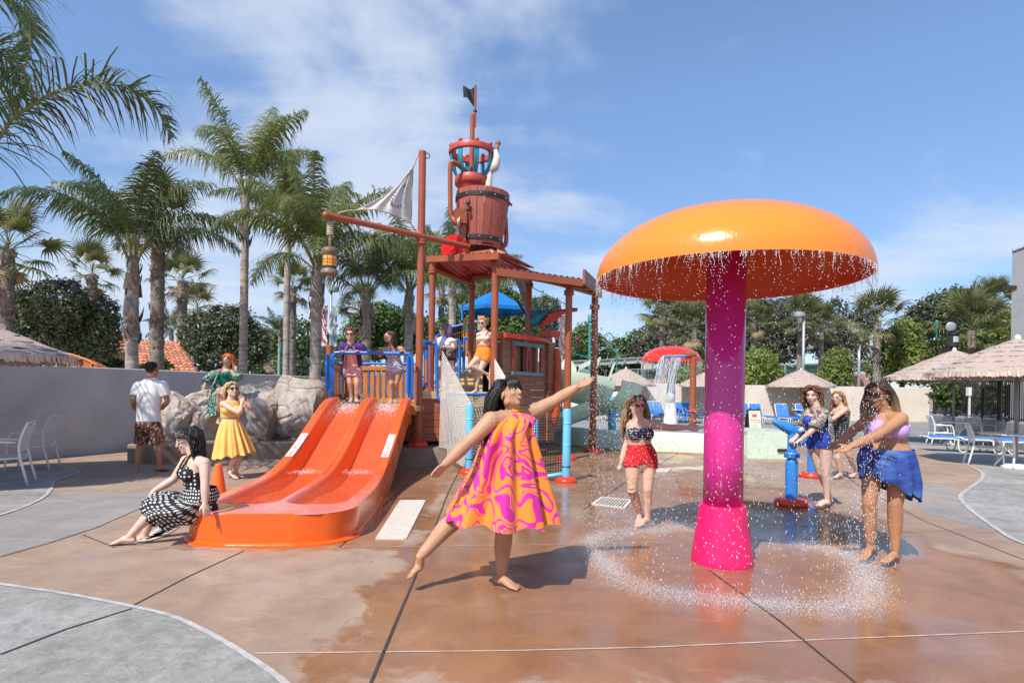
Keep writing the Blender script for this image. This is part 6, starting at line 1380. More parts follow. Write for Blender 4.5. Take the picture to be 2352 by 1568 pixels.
sb = thing('surfboard_canopy', 'orange ribbed canopy shaped like a surfboard behind the thatched umbrella', 'canopy', xy(140, 15)); M_SB = mat('orange_ribbed_canopy', (.50, .115, .02), .6, .12, 3)
def sbt(u): return P(58 + 170 * u, 842 - 36 * sin(pi * min(1, .28 + u * .72)) ** .8, 14.5)
q = MB(); q.rings([[sbt(i / 20), Vector((sbt(i / 20).x, 14.5, 1.7)), Vector((sbt(i / 20).x, 14.9, 1.7)), sbt(i / 20) + Vector((0, .4, -.05))] for i in range(21)]); q.build('panel', M_SB, sb, 30)
for i in range(0, 21, 3): q = MB(); p = sbt(i / 20); q.tube([p + Vector((.03, -.02, 0)), Vector((p.x - .06, 14.46, 1.7))], .02, 5); q.build('rib', mat('bright_orange_rib', (.75, .26, .05), .5), sb)
q = MB(); q.tube([sbt(i / 20) + Vector((0, -.02, 0)) for i in range(21)], .02, 5); q.build('edge_piping', MATS['bright_orange_rib'], sb, True)
# wall notice behind the back woman
q = MB(); p = P(1890, 912, 34.6); q.box(p, (1.2, .04, 1.3)); o = q.build('notice_board', M_SGN, None, False, p); tag(o, 'pale notice board on the cream wall behind the two women', 'sign')
# ------------------------------------------------------------------ people
def skinmat(name, c):
    m, b = newmat(name); L = m.node_tree.links; v = coords(m); n = ntex(m, v, 9, 4, .6)
    lo = (c[0] * .86, c[1] * .80, c[2] * .76); hi = tuple(min(1, x * 1.08) for x in c)
    L.new(ramp(m, n, [(.3, lo), (.5, c), (.7, hi)]), b.inputs['Base Color']); setp(b, rough=.52, sss=.08, spec=.3); b.inputs['Subsurface Radius'].default_value = (.02, .008, .004)
    bump_(m, b, ntex(m, v, 120, 3), .06, .004); return m
SK_FAIR = skinmat('fair_skin', (.64, .40, .29)); SK_MED = skinmat('medium_skin', (.50, .275, .165)); SK_TAN = skinmat('tan_skin', (.44, .225, .125)); SK_PINK = skinmat('rosy_skin', (.62, .36, .26)); SK_LIGHT = skinmat('light_skin', (.68, .46, .36))
def hairmat(name, c, c2, c3=None, z0=0, z1=1):
    m, b = newmat(name); L = m.node_tree.links; v = coords(m, scale=(30, 30, 4)); n = ntex(m, v, 1.6, 5, .6)
    col = ramp(m, n, [(.3, c), (.7, c2)])
    if c3:
        sp = tnode(m, 'ShaderNodeSeparateXYZ'); L.new(coords(m), sp.inputs[0]); f = tnode(m, 'ShaderNodeMapRange'); f.inputs[1].default_value = z1; f.inputs[2].default_value = z0; L.new(sp.outputs[2], f.inputs[0])
        col = mixc_(m, f.outputs[0], col, mixc_(m, n, c3, tuple(min(1, x * 1.4) for x in c3)))
    L.new(col, b.inputs['Base Color']); setp(b, rough=.36, spec=.5); return m
M_EYE = mat('eye_white', (.75, .72, .68), .25, .02); M_IRIS = mat('dark_iris', (.03, .018, .01), .2, .1); M_LIP = mat('red_lips', (.40, .075, .065), .35, .1, 20); M_LIPN = mat('natural_lips', (.48, .19, .15), .4, .1, 20); M_TEETH = mat('teeth', (.78, .74, .68), .3, .02); M_NAIL = mat('pale_nail', (.62, .36, .30), .3, .1)
def remesh_obj(q, name, m, voxel, smooth_it=3, fac=.5):
    me = bpy.data.meshes.new(name); me.from_pydata(q.v, [], q.f)
    bm = bmesh.new(); bm.from_mesh(me); bmesh.ops.recalc_face_normals(bm, faces=bm.faces[:]); bm.to_mesh(me); bm.free()
    o = bpy.data.objects.new(name, me); COL.objects.link(o)
    r = o.modifiers.new('r', 'REMESH'); r.mode = 'VOXEL'; r.voxel_size = voxel; r.use_smooth_shade = True
    s = o.modifiers.new('s', 'SMOOTH'); s.factor = fac; s.iterations = smooth_it
    dg = bpy.context.evaluated_depsgraph_get(); dg.update(); out = bpy.data.meshes.new_from_object(o.evaluated_get(dg)); out.name = name
    bpy.data.objects.remove(o); bpy.data.meshes.remove(me); out.materials.clear(); out.materials.append(m); out.shade_smooth(); return out
def ellring(c, ax, ay, n=18, p=2.0):
    r = []
    for j in range(n):
        a = 2 * pi * j / n; ca, sa = cos(a), sin(a); r.append(c + ax * (abs(ca) ** (2 / p) * (1 if ca > 0 else -1)) + ay * (abs(sa) ** (2 / p) * (1 if sa > 0 else -1)))
    return r
def interp_rings(path, rad, n):
    """path of (centre), rad list of (a,b): smooth resample"""
    pc = spline(path, n); ra = lin([r[0] for r in rad], n); rb = lin([r[1] for r in rad], n)
    def sm(x):
        return [x[0]] + [(x[i - 1] + 2 * x[i] + x[i + 1]) / 4 for i in range(1, len(x) - 1)] + [x[-1]]
    return pc, sm(sm(ra)), sm(sm(rb))
def asin_(x): return math.asin(max(-1, min(1, x)))
class Human:
    """one posed figure; joints in picture measure (px, py, depth offset) at distance D"""
    def __init__(s, label, D, J, yaw, hyaw=None, hpitch=0, hroll=0, k=1.0, male=False, skin=SK_MED, bust=1.0, voxel=.008, head=1.0, toes=True, pyaw=None, group='people at the splash pad', lips=M_LIPN, eyes=True, curl=(.35, .35), palm=(None, None), smile=False, limb=1.0):
        s.D = D; s.k = k; s.male = male; s.J = J; s.voxel = voxel
        jt = {n: P(v[0], v[1], D + (v[2] if len(v) > 2 else 0)) for n, v in J.items()}; s.j = jt
        ya = radians(yaw); Fw = Vector((sin(ya), -cos(ya), 0)); Lf = Vector((cos(ya), sin(ya), 0)); py_ = radians(pyaw if pyaw is not None else yaw); PF = Vector((sin(py_), -cos(py_), 0)); PL = Vector((cos(py_), sin(py_), 0)); s.Fw, s.Lf, s.PF, s.PL = Fw, Lf, PF, PL
        sc = s.sc = J.get('scale', (1,))[0] if False else 1.0
        # shoulders: depth from facing if not given
        for n, sg in (('shL', 1), ('shR', -1)):
            if len(J[n]) < 3: jt[n] = P(J[n][0], J[n][1], D + sg * .17 * Lf.y)
        pel = jt['pel']; hw_ = .088 * (1 + (k - 1) * .7)
        jt['hipL'] = pel + PL * hw_ - Vector((0, 0, .02)); jt['hipR'] = pel - PL * hw_ - Vector((0, 0, .02))
        q = MB(); s.seg = {}
        neck = jt['neck']; wai = jt['waist'] if 'waist' in jt else pel.lerp(neck, .38)
        spine = (neck - wai).normalized(); low = (wai - pel).normalized()
        if male: R_ = [(.09, .08), (.165, .115), (.165, .11), (.16, .108), (.168, .115), (.178, .118), (.165, .09), (.075, .07), (.06, .062)]
        else: R_ = [(.085, .08), (.178, .118), (.168, .108), (.128, .092), (.138, .10), (.148, .105), (.138, .078), (.062, .058), (.05, .053)]
        R_ = [(a * (k if i < 6 else 1 + (k - 1) * .4), b * (k if i < 6 else 1 + (k - 1) * .4)) for i, (a, b) in enumerate(R_)]
        hd = jt['head']
        cs = [pel - low * .115, pel - low * .03, pel.lerp(wai, .5), wai, wai.lerp(neck, .28), wai.lerp(neck, .58), wai.lerp(neck, .86), neck, neck.lerp(hd, .62)]
        pc, ra, rb = interp_rings(cs, R_, 4); rings = []; n_ = len(pc)
        for i, c in enumerate(pc):
            u = i / (n_ - 1); d = (pc[min(i + 1, n_ - 1)] - pc[max(i - 1, 0)]).normalized(); side = PL.lerp(Lf, sstep(.2, .6, u)); side = (side - d * side.dot(d)).normalized(); fr = side.cross(d).normalized(); rings.append((c, side * ra[i], -fr * rb[i]))
        s.torso = rings; q.rings([ellring(c, a, b, 20, 2.25) for c, a, b in rings])
        s.chest = wai.lerp(neck, .52); tf = (Lf.cross(spine)).normalized(); tf = tf if tf.dot(Fw) > 0 else -tf; s.tf = tf
        s.balls = []
        if not male and bust > 0:
            for sg in (-1, 1): s.balls.append((s.chest + Lf * sg * .072 * (k * .5 + .5) + tf * (.072 * k) - spine * .015, (.066 * bust, .062 * bust, .066 * bust)))
        for sg in (-1, 1): s.balls.append((pel + PL * sg * .075 * k - PF * .055 * k - low * .03, (.088 * k, .085 * k, .095 * k)))
        Mt = Matrix.Identity(3)
        for c, r in s.balls: q.ball(c, r, 14, 10)
        # limbs
        lr = (1 + (k - 1) * .75) * limb
        def limb_(name, pts, rad):
            ra_ = [(r[0] * lr, r[1] * lr) if hasattr(r, '__len__') else (r * lr, r * lr) for r in rad]; pc, a, b = interp_rings(pts, ra_, 3); rs = []; px_ = None
            for i, c in enumerate(pc):
                d = (pc[min(i + 1, len(pc) - 1)] - pc[max(i - 1, 0)]).normalized()
                x_ = (PL - d * PL.dot(d)); x_ = x_.normalized() if x_.length > .2 else frame_of(d)[0]; y_ = d.cross(x_)
                rs.append((c, x_ * a[i], y_ * b[i]))
            s.seg[name] = rs; q.rings([ellring(c, x_, y_, 14) for c, x_, y_ in rs])
        for sd in 'LR':
            hip, kn, an = jt['hip' + sd], jt['kn' + sd], jt['an' + sd]; sgn = 1 if sd == 'L' else -1
            bk = -PF * .012
            limb_('thigh' + sd, [hip + Vector((0, 0, .03)), hip.lerp(kn, .25), hip.lerp(kn, .6), kn], [.088, .086, .068, .052] if not male else [.085, .083, .068, .056])
            cd = (an - kn).normalized(); bend = (kn - hip).normalized(); back = (cd * 0 - PF)  # calf muscle sits behind the shin
            sh_b = (hip + an) / 2 - kn; sh_b = sh_b - cd * sh_b.dot(cd); bkv = (-PF * .6 + (sh_b.normalized() if sh_b.length > .03 else Vector()) * .6); bkv = bkv - cd * bkv.dot(cd); bkv = bkv.normalized() * .016 if bkv.length > .05 else Vector()
            limb_('calf' + sd, [kn - cd * .02, kn.lerp(an, .28) + bkv, kn.lerp(an, .62) + bkv * .4, an], [.052, .057, .042, .033])
            toe = jt['toe' + sd]; ft = (toe - an); fl = ft.length; upv = Vector((0, 0, 1))
            fwd = ft.normalized(); heel = jt['heel' + sd] if 'heel' + sd in jt else an - Vector((fwd.x, fwd.y, 0)) * .045 + Vector((0, 0, -.035))
            x_ = fwd.cross(cd * -1); x_ = x_.normalized() if x_.length > .15 else PL.copy(); u_ = x_.cross(fwd).normalized()
            if u_.dot(-cd) < 0: u_ = -u_
            s.seg['foot' + sd] = (heel, toe, x_, u_)
            bl = heel.lerp(toe, .70); fr_ = [(heel, .022, .022), (heel.lerp(toe, .12), .032, .034), (heel.lerp(toe, .38) + u_ * .018, .033, .034), (bl + u_ * .004, .043, .021), (heel.lerp(toe, .82), .041, .015)]
            q.rings([ellring(c, x_ * a, u_ * b, 12) for c, a, b in fr_]); q.tube([an - cd * .02, an + cd * .02, heel.lerp(toe, .25) + u_ * .02], [.034 * lr, .034, .030], 10)
            if toes:
                for i in range(5):
                    o_ = (i - 1.8) / 2.2 * sgn; st = heel.lerp(toe, .78) + x_ * (-o_ * .030 * (1 if x_.dot(PL) < 0 else -1)) ; L_ = (.058, .054, .05, .044, .036)[i]; dd = (toe - heel).normalized()
                    q.tube([st, st + dd * L_ * .55 + u_ * .004, st + dd * L_ - u_ * .004], [.0105 if i else .013, .0095 if i else .0125, .006], 7)
            sh, el, wr, tip = jt['sh' + sd], jt['el' + sd], jt['wr' + sd], jt['tip' + sd]
            s.balls.append((sh, (.058 * lr,) * 3)); q.ball(sh, .056 * lr, 12, 8); q.tube([wai.lerp(neck, .80), sh], [.075, .052 * lr], 12)
            limb_('uarm' + sd, [sh, sh.lerp(el, .35), el], [.052, .047, .036] if not male else [.058, .054, .042]); limb_('farm' + sd, [el - (el - sh).normalized() * .01, el.lerp(wr, .3), el.lerp(wr, .75), wr], [.037, .040, .030, (.028, .022)] if not male else [.043, .046, .034, (.032, .025)])
            # hand
            hdv = (tip - wr); hl = min(.19, max(.145, hdv.length)); hx = hdv.normalized(); pn = palm[0 if sd == 'L' else 1]; pn = Vector(pn) if pn else Vector((0, -1, .2))
            pn = (pn - hx * pn.dot(hx)); pn = pn.normalized() if pn.length > .1 else frame_of(hx)[0]; hy = hx.cross(pn).normalized()      # hy across the palm, pn out of the palm
            cu = curl[0 if sd == 'L' else 1]; tsg = 1 if hy.z > 0 else -1
            q.rings([ellring(wr + hx * hl * t_, hy * a, pn * b, 12) for t_, a, b in ((-.05, .026, .021), (.08, .030, .019), (.25, .040, .016), (.45, .041, .013), (.50, .038, .010))])
            for i in range(4):
                base = wr + hx * hl * (.46 - .03 * abs(i - 1.2)) + hy * tsg * (.030 - .020 * i); L_ = hl * (.44, .50, .47, .37)[i]; spread = hy * tsg * (.10 - .075 * i); p = base; d = (hx + spread).normalized(); pts = [base - hx * .015, base]
                for g_ in range(3): a = cu * (.5, 1.0, .8)[g_] * (1 + .12 * i); d = (d * cos(a) + pn * sin(a)).normalized(); p = p + d * L_ * (.42, .33, .25)[g_]; pts.append(p)
                q.tube(pts, [.0095, .0095, .0088, .008, .0055], 7)
            tb = wr + hx * hl * .16 + hy * tsg * .028 + pn * .006; td = (hx * .68 + hy * tsg * .62 + pn * .35).normalized(); t2 = tb + td * hl * .2; t3 = t2 + (hx * .85 + hy * tsg * .25 + pn * .35 * (1 + cu)).normalized() * hl * .17; q.tube([tb - td * .02, tb, t2, t3], [.014, .014, .0105, .007], 8)
            s.seg['hand' + sd] = (wr, hx, hy, pn)
        # head
        hy_ = radians(hyaw if hyaw is not None else yaw); hp = radians(hpitch); hf = Vector((sin(hy_) * cos(hp), -cos(hy_) * cos(hp), sin(hp))); hr0 = Vector((cos(hy_), sin(hy_), 0)); hu = hr0.cross(hf) * -1; hu = hu if hu.z > 0 else -hu
        rr_ = Matrix.Rotation(radians(hroll), 3, hf); hr0 = rr_ @ hr0; hu = rr_ @ hu; HM = Matrix((hr0, -hf, hu)).transposed(); s.HM = HM; s.hd = hd; hs = head; s.hs = hs      # local: x left(image right when facing), -y forward, z up
        H = lambda x, f, z: hd + HM @ Vector((x, -f, z)) * hs
        s.H = H; E = lambda c, r, n=16, m=12: q.ball(H(*c), (r[0] * hs, r[1] * hs, r[2] * hs), n, m, HM)
        E((0, -.012, .030), (.072, .092, .078), 20, 14); E((0, .018, -.022), (.061, .072, .076)); E((0, .030, -.068), (.043, .050, .040)); E((0, .060, -.094), (.022, .022, .018)); E((0, .056, .038), (.055, .035, .035))
        for sg in (-1, 1): E((sg * .034, .058, -.024), (.024, .024, .022)); E((sg * .072, -.008, -.012), (.010, .018, .030), 10, 8); E((sg * .045, .0, -.065), (.018, .035, .03))
        q.tube([H(0, .082, .020), H(0, .092, .0), H(0, .104, -.024), H(0, .098, -.036)], [.007 * hs, .0085 * hs, .0125 * hs, .009 * hs], 8, sub=2); E((0, .086, -.062), (.020, .011, .012), 10, 8)
        q.tube([neck.lerp(hd, .0), neck.lerp(hd, .35), H(0, -.012, -.06)], [.055 * (1.15 if male else 1), .047 * (1.22 if male else 1), .05 * (1.15 if male else 1)], 12)
        foot = Vector((jt['anR'].x, jt['anR'].y, 0)); me = remesh_obj(q, 'person', skin, voxel, 5 if voxel > .006 else 4)
        me.transform(Matrix.Translation(-foot)); s.o = bpy.data.objects.new('person', me); COL.objects.link(s.o); s.o.location = foot; tag(s.o, label, 'person', group)
        # face details
        def small(name, f, m): qq = MB(); f(qq); qq.build(name, m, s.o, True)
        Eb = lambda qq, c, r: qq.ball(H(*c), (r[0] * hs, r[1] * hs, r[2] * hs), 10, 8, HM)
        if smile: small('teeth', lambda qq: Eb(qq, (0, .0925, -.0625), (.019, .008, .006)), M_TEETH)
        small('upper_lip', lambda qq: qq.tube([H(-.024, .080, -.054), H(-.011, .094, -.0555), H(0, .098, -.0565), H(.011, .094, -.0555), H(.024, .080, -.054)], [.0012, .0034, .0036, .0034, .0012], 6, sub=3), lips)
        small('lower_lip', lambda qq: qq.tube([H(-.022, .080, -.057 if not smile else -.06), H(-.010, .0925, -.067), H(.010, .0925, -.067), H(.022, .080, -.057 if not smile else -.06)], [.0012, .0042, .0042, .0012], 6, sub=3), lips)
        if eyes:
            for sg in (-1, 1):
                small('eye', lambda qq: Eb(qq, (sg * .030, .0765, .004), (.0145, .008, .0075)), M_EYE); small('iris', lambda qq: Eb(qq, (sg * .030, .0825, .004), (.0062, .004, .0066)), M_IRIS)
                small('eyebrow', lambda qq: qq.tube([H(sg * .014, .088, .019), H(sg * .030, .085, .0265), H(sg * .048, .066, .021)], [.0028, .0036, .0015], 6, sub=3), M_IRIS); small('eyelash', lambda qq: qq.tube([H(sg * .016, .083, .0095), H(sg * .03, .0855, .0125), H(sg * .046, .070, .008)], .0017, 5, sub=2), M_IRIS)
    # ---- clothing from the body's own sections
    def garment(s, name, parts, m, voxel=None, sm=2):
        q = MB()
        for pt in parts:
            if pt[0] == 'torso':
                _, t0, t1, inf = pt[:4]; n = len(s.torso) - 1; rs = []
                for i in range(n + 1):
                    u = i / n
                    if t0 <= u <= t1: c, a, b = s.torso[i]; rs.append(ellring(c, a * (1 + inf / a.length), b * (1 + inf / b.length), 22, 2.25))
                q.rings(rs)
            elif pt[0] == 'bust' or pt[0] == 'seat':
                bl = s.balls[:2] if pt[0] == 'bust' else [b for b in s.balls if b[1][0] > .08 * s.k and b[0].z < s.chest.z]
                for c, r in bl: q.ball(c, tuple(x + pt[1] for x in r), 14, 10)
            elif pt[0] == 'shoulder':
                for sd in 'LR': q.ball(s.j['sh' + sd], .058 + pt[1], 12, 8); q.tube([s.chest.lerp(s.j['neck'], .6), s.j['sh' + sd]], [.08 + pt[1], .055 + pt[1]], 12)
            else:
                nm, t0, t1, i0, i1 = pt[:5]; rs = s.seg[nm]; n = len(rs) - 1; out = []; cs = []
                for k in range(9):
                    u = t0 + (t1 - t0) * k / 8; f = u * n; i = min(n - 1, int(f)); w = f - i; c = rs[i][0].lerp(rs[i + 1][0], w); a = rs[i][1].lerp(rs[i + 1][1], w); b = rs[i][2].lerp(rs[i + 1][2], w); inf = i0 + (i1 - i0) * k / 8
                    out.append(ellring(c, a * (1 + inf / a.length), b * (1 + inf / b.length), 16))
                q.rings(out)
        me = remesh_obj(q, name, m, voxel or s.voxel, sm); me.transform(Matrix.Translation(-Vector(s.o.location))); o = bpy.data.objects.new(name, me); COL.objects.link(o); o.parent = s.o; return o
    def skirt(s, name, rings, m, folds=9, amp=.02, seed=1, n=96, ruffle=0.0, uvs=1.0, grow=1.6, sq=2.0):
        """rings: (centre, half width vector, half depth vector) from top to hem"""
        R_ = random.Random(seed); ph = [R_.uniform(0, 6.28) for _ in range(4)]; rs = []; N_ = 16
        cs = spline([r[0] for r in rings], N_ // (len(rings) - 1)); k = N_ // (len(rings) - 1); av = [[lin([r[t][c] for r in rings], k) for c in range(3)] for t in (1, 2)]
        for i, c in enumerate(cs):
            u = i / (len(cs) - 1); a = Vector([av[0][t][i] for t in range(3)]); b = Vector([av[1][t][i] for t in range(3)]); ring = []
            for j in range(n):
                t = 2 * pi * j / n; f = 1 + (amp * (u ** grow) * (sin(folds * t + ph[0] + 1.3 * sin(2 * t + ph[2])) + .6 * sin(folds * 1.7 * t + ph[1]) ) + .01 * sin(3 * t + ph[3]) * u) / max(.05, a.length * .6) * .5
                if ruffle and u > .86: f += ruffle * sin(44 * t) * (u - .86) * 4
                ct, st_ = cos(t), sin(t); ct = abs(ct) ** (2 / sq) * (1 if ct > 0 else -1); st_ = abs(st_) ** (2 / sq) * (1 if st_ > 0 else -1); ring.append(c + (a * ct + b * st_) * f + Vector((0, 0, -.018 * u * sin(folds * t + ph[1]) * min(1, amp * 30))))
            rs.append(ring)
        q = MB(); q.rings(rs, cap=False); o = q.build(name, m, s.o, True); return o
    def hair(s, m, n=150, length=.3, wave=.0, curl=0.0, seed=1, r=.009, part=0.0, cap=.008, front=.0, bangs=False, back=.02, up=False, volume=1.0, side=0):
        n = int(n * 1.6); r = r * .66; R_ = random.Random(seed); H, hs, HM, hd = s.H, s.hs, s.HM, s.hd; q = MB(); HT = HM.transposed(); dn = Vector((0, 0, -1)); rs = []
        for i in range(13):                                   # scalp under the locks
            th = pi * .5 - (pi * .76) * i / 12; ring = []
            for j in range(24):
                a = 2 * pi * j / 24; fr = cos(a); lw = max(th, .42 + .30 * fr) if fr > .2 else th
                ring.append(H(sin(a) * cos(lw) * (.072 + cap), cos(a) * cos(lw) * (.092 + cap) - .012, sin(lw) * (.080 + cap) + .030))
            rs.append(ring)
        q.rings(rs, cap=False); nk = s.j['neck']
        for k in range(n):
            a = R_.uniform(-pi, pi); el = asin_(R_.uniform(-.25, .98)); bg_ = bangs and abs(a) < .95
            if abs(a) < .95: el = R_.uniform(.72, 1.35)
            elif abs(a) < 1.35: el = max(el, R_.uniform(.1, .6))
            lay = R_.uniform(0, 1) * .016 * volume; c0 = Vector((sin(a) * cos(el) * (.072 + cap), cos(a) * cos(el) * (.092 + cap) - .012, sin(el) * (.080 + cap) + .03)); p = H(*c0); L_ = (length if not bg_ else R_.uniform(.085, .10)) * R_.uniform(.82, 1.06); ns = 12; ph = a * 2.2 + R_.gauss(0, .35)
            o_ = (HM @ Vector((sin(a) * cos(el), -cos(a) * cos(el), sin(el)))).normalized()
            if up: t0 = HM @ Vector((.25 * sin(a), .9, .35)); d = (t0 - o_ * t0.dot(o_) * .8).normalized()
            elif bg_: t0 = HM @ Vector((.15 * a, -.35, -.95)); d = (t0 - o_ * t0.dot(o_) * 1.0).normalized(); lay *= .3
            else:
                sg = 1 if (a - part) > 0 else -1; t0 = dn * .7 + HM @ Vector((.8 * sg * (1 - min(1, abs(a) / 2.2)), .45, 0)); d = (t0 - o_ * t0.dot(o_) * .9).normalized()
            pts = [p - o_ * .004]; rr = [r * .8]
            for i in range(1, ns + 1):
                u = i / ns; d = (d + (dn * (.30 if not bg_ else .1) if not up else Vector((0, 0, 0)))).normalized(); p = p + d * L_ / ns; loc = HT @ (p - hd) / hs; x_, f_, z_ = loc.x, -loc.y, loc.z
                ex, ef, ez = .074 + cap + lay, .094 + cap + lay, .082 + cap + lay
                if z_ > .03: kk = (x_ / ex) ** 2 + ((f_ + .012) / ef) ** 2 + ((z_ - .03) / ez) ** 2
                else: kk = (x_ / ex) ** 2 + ((f_ + .012) / ef) ** 2 + (max(0, -.01 - z_) / .13) ** 2
                if kk < 1:
                    g_ = 1 / sqrt(max(kk, .04)); g_ = min(g_, 1.8); x_ *= g_; f_ = (f_ + .012) * g_ - .012
                    if z_ > .03: z_ = (z_ - .03) * g_ + .03
                if not bg_ and not up and z_ < .055 and f_ > front:           # hair parts to either side of the face
                    f_ = front + (f_ - front) * .25; x_ = (1 if x_ > 0 else -1) * max(abs(x_), .080 + lay)
                p = H(x_, f_, z_)
                if p.z < nk.z + .03 and not up:                 # lie on the shoulders and back
                    v = p - nk; lx, ly = v.dot(s.Lf), v.dot(s.tf); w_ = min(1, (nk.z + .03 - p.z) / .14); ea, eb = .07 + .085 * w_, .065 + .06 * w_; kk = sqrt((lx / ea) ** 2 + (ly / eb) ** 2)
                    if kk < 1.06: g_ = 1.06 / max(kk, .1); p = p + s.Lf * lx * (min(g_, 3) - 1) + s.tf * ly * (min(g_, 3) - 1)
                ws = min(1, u * 1.6); off = Vector((0, 0, 0))
                if wave and not bg_: off += o_ * wave * sin(ph + u * 13) * ws + (HM @ Vector((1, 0, 0))) * wave * .7 * cos(ph + u * 13) * ws
                if curl and not bg_: off += (HM @ Vector((cos(ph + u * 17), sin(ph + u * 17), 0))) * curl * ws
                pts.append(p + off); rr.append(r * (1.1 if u < .65 else 1.1 - .85 * (u - .65) / .35))
            q.tube(pts, rr, 4, True)
        q.build('hair', m, s.o, True)
    def shades(s, mframe, mlens=None, w=1.0, z=.004):
        H, hs = s.H, s.hs; mlens = mlens or M_LENS; fr = MB(); ln = MB()
        for sg in (-1, 1):
            pts = [H(sg * (.031 + .026 * w * cos(t)) , .090 - .010 * (abs(.031 + .026 * cos(t)) / .05) ** 2, z + .018 * w * sin(t) + .006 * max(0, cos(t)) ) for t in np.linspace(0, 2 * pi, 17)]
            fr.tube(pts, .0042 * hs, 6); c = sum(pts[:-1], Vector()) / 16; ln.add([c] + pts[:-1], [(0, i + 1, (i + 1) % 16 + 1) for i in range(16)]); fr.tube([H(sg * .056, .080, z + .008), H(sg * .074, .03, z + .008), H(sg * .078, -.02, z)], .003 * hs, 5)
        fr.tube([H(-.008, .096, z + .005), H(.008, .096, z + .005)], .003 * hs, 5); a = fr.build('sunglasses', mframe, s.o, True); b = ln.build('lens', mlens, None, False); b.data.transform(Matrix.Translation(-parent_origin(a))); b.parent = a
    def blob(s, name, c, r, m): q = MB(); q.ball(c, r, 12, 8); return q.build(name, m, s.o, True)
    def strap(s, name, pts, r, m, sub=4, flat=1.0): q = MB(); q.tube(pts, r, 6, sub=sub, flat=flat); return q.build(name, m, s.o, True)
    def on_torso(s, u, ang, off=.004):
        """point on the torso surface: u along, ang 0 = front, 90 = figure's left"""
        n = len(s.torso) - 1; f = u * n; i = min(n - 1, int(f)); w = f - i; c = s.torso[i][0].lerp(s.torso[i + 1][0], w); a = s.torso[i][1].lerp(s.torso[i + 1][1], w); b = s.torso[i][2].lerp(s.torso[i + 1][2], w)
        fr = -b if (-b).dot(s.Fw) > 0 else b; t = radians(ang); return c + a * (1 + off / a.length) * sin(t) + fr * (1 + off / fr.length) * cos(t)
M_LENS = mat('dark_lens', (.012, .010, .010), .06, .1, 4, spec=.9)
def fabric(name, c, rough=.8, var=.08, bump=.25, bs=14, sheen=.1): return mat(name, c, rough, var, 5, bump, bs)
def dots(name, base, dot, scale, rad, out='UV', ratio=(1, 1, 1)):
    m, b = newmat(name); L = m.node_tree.links; v = coords(m, out, scale=tuple(scale * r for r in ratio)); vo = tnode(m, 'ShaderNodeTexVoronoi'); vo.inputs['Scale'].default_value = 1; vo.inputs['Randomness'].default_value = .25
    if out == 'UV': vo.voronoi_dimensions = '2D'
    L.new(v, vo.inputs['Vector']); f = ramp(m, vo.outputs['Distance'], [(rad, 1), (rad + .05, 0)]); L.new(mixc_(m, f, base, dot), b.inputs['Base Color']); setp(b, rough=.75); bump_(m, b, ntex(m, coords(m), 16, 4), .3, .02); return m
def bands(name, stops, scale, dist=2.0, vec=(1, 1, 1), detail=2, out='Object', warp=.9):
    """flowing printed pattern: contour bands of a warped noise"""
    m, b = newmat(name); L = m.node_tree.links; v = coords(m, out, scale=vec); n = ntex(m, v, scale, detail, .45, warp); f = math_(m, 'FRACT', math_(m, 'MULTIPLY', n, dist))
    L.new(ramp(m, f, stops, 'CONSTANT'), b.inputs['Base Color']); setp(b, rough=.75); bump_(m, b, ntex(m, coords(m), 10, 4), .25, .02); return m
WHITEF = fabric('white_cotton', (.76, .75, .75), .8, .04)
# ---- 1 the dancer
d1 = Human('dancing woman in a swirling orange and magenta dress, arms flung wide', 4.34, dict(head=(1170, 904, -.02), neck=(1180, 947, 0), shL=(1216, 951, .10), shR=(1128, 966, -.12), waist=(1158, 1020, 0), pel=(1153, 1085, 0),
    elL=(1280, 917, .14), wrL=(1330, 887, .10), tipL=(1362, 873, .06), elR=(1070, 1021, -.22), wrR=(1021, 1069, -.25), tipR=(991, 1097, -.27),
    knL=(1158, 1225, .0), anL=(1151, 1318, .02), toeL=(1192, 1352, -.10), heelL=(1137, 1328, .03), knR=(1046, 1196, .0), anR=(970, 1272, -.12), toeR=(942, 1322, -.17), heelR=(966, 1288, -.09)),
    yaw=38, hyaw=52, hpitch=20, hroll=-8, k=1.08, limb=1.18, skin=SK_MED, voxel=.0055, lips=M_LIP, smile=True, curl=(.12, .35), palm=((-.1, -.5, .8), (.3, -.6, -.4)))
m_dress, b_ = newmat('orange_magenta_swirl_print'); L = m_dress.node_tree.links; v_ = coords(m_dress, 'Object', scale=(1, 1, .8)); 
n_ = ntex(m_dress, v_, 3.6, 1.0, .4, 1.7); f_ = math_(m_dress, 'FRACT', math_(m_dress, 'MULTIPLY', n_, 5.4))
OR, MA = (.86, .24, .018), (.62, .008, .30)
L.new(ramp(m_dress, f_, [(0, OR), (.46, MA), (.51, OR), (.60, MA), (.92, OR)], 'CONSTANT'), b_.inputs['Base Color']); setp(b_, rough=.7, sheen=.15); bump_(m_dress, b_, ntex(m_dress, coords(m_dress, scale=(6, 6, .8)), 2.2, 3), .35, .03)
X_, Y_ = Vector((1, 0, 0)), Vector((0, 1, 0))
nk = d1.j['neck']; 
def hemring(p_l, p_r, D, depth, dz=0): a, b = P(*p_l, D), P(*p_r, D); c = (a + b) / 2; return (c, (b - a) / 2, Vector((0, depth, 0)))
d1.skirt('dress', [(nk + Vector((.0, -.0, .005)), X_ * .066, Y_ * .062), (nk + Vector((.0, .0, -.055)), X_ * .150 + Vector((0, 0, .012)), Y_ * .145), hemring((1117, 1005), (1216, 990), 4.32, .205), hemring((1086, 1085), (1238, 1078), 4.33, .25), hemring((1030, 1186), (1270, 1200), 4.31, .32)], m_dress, 8, .05, 4, 160, grow=1.0, sq=2.5)
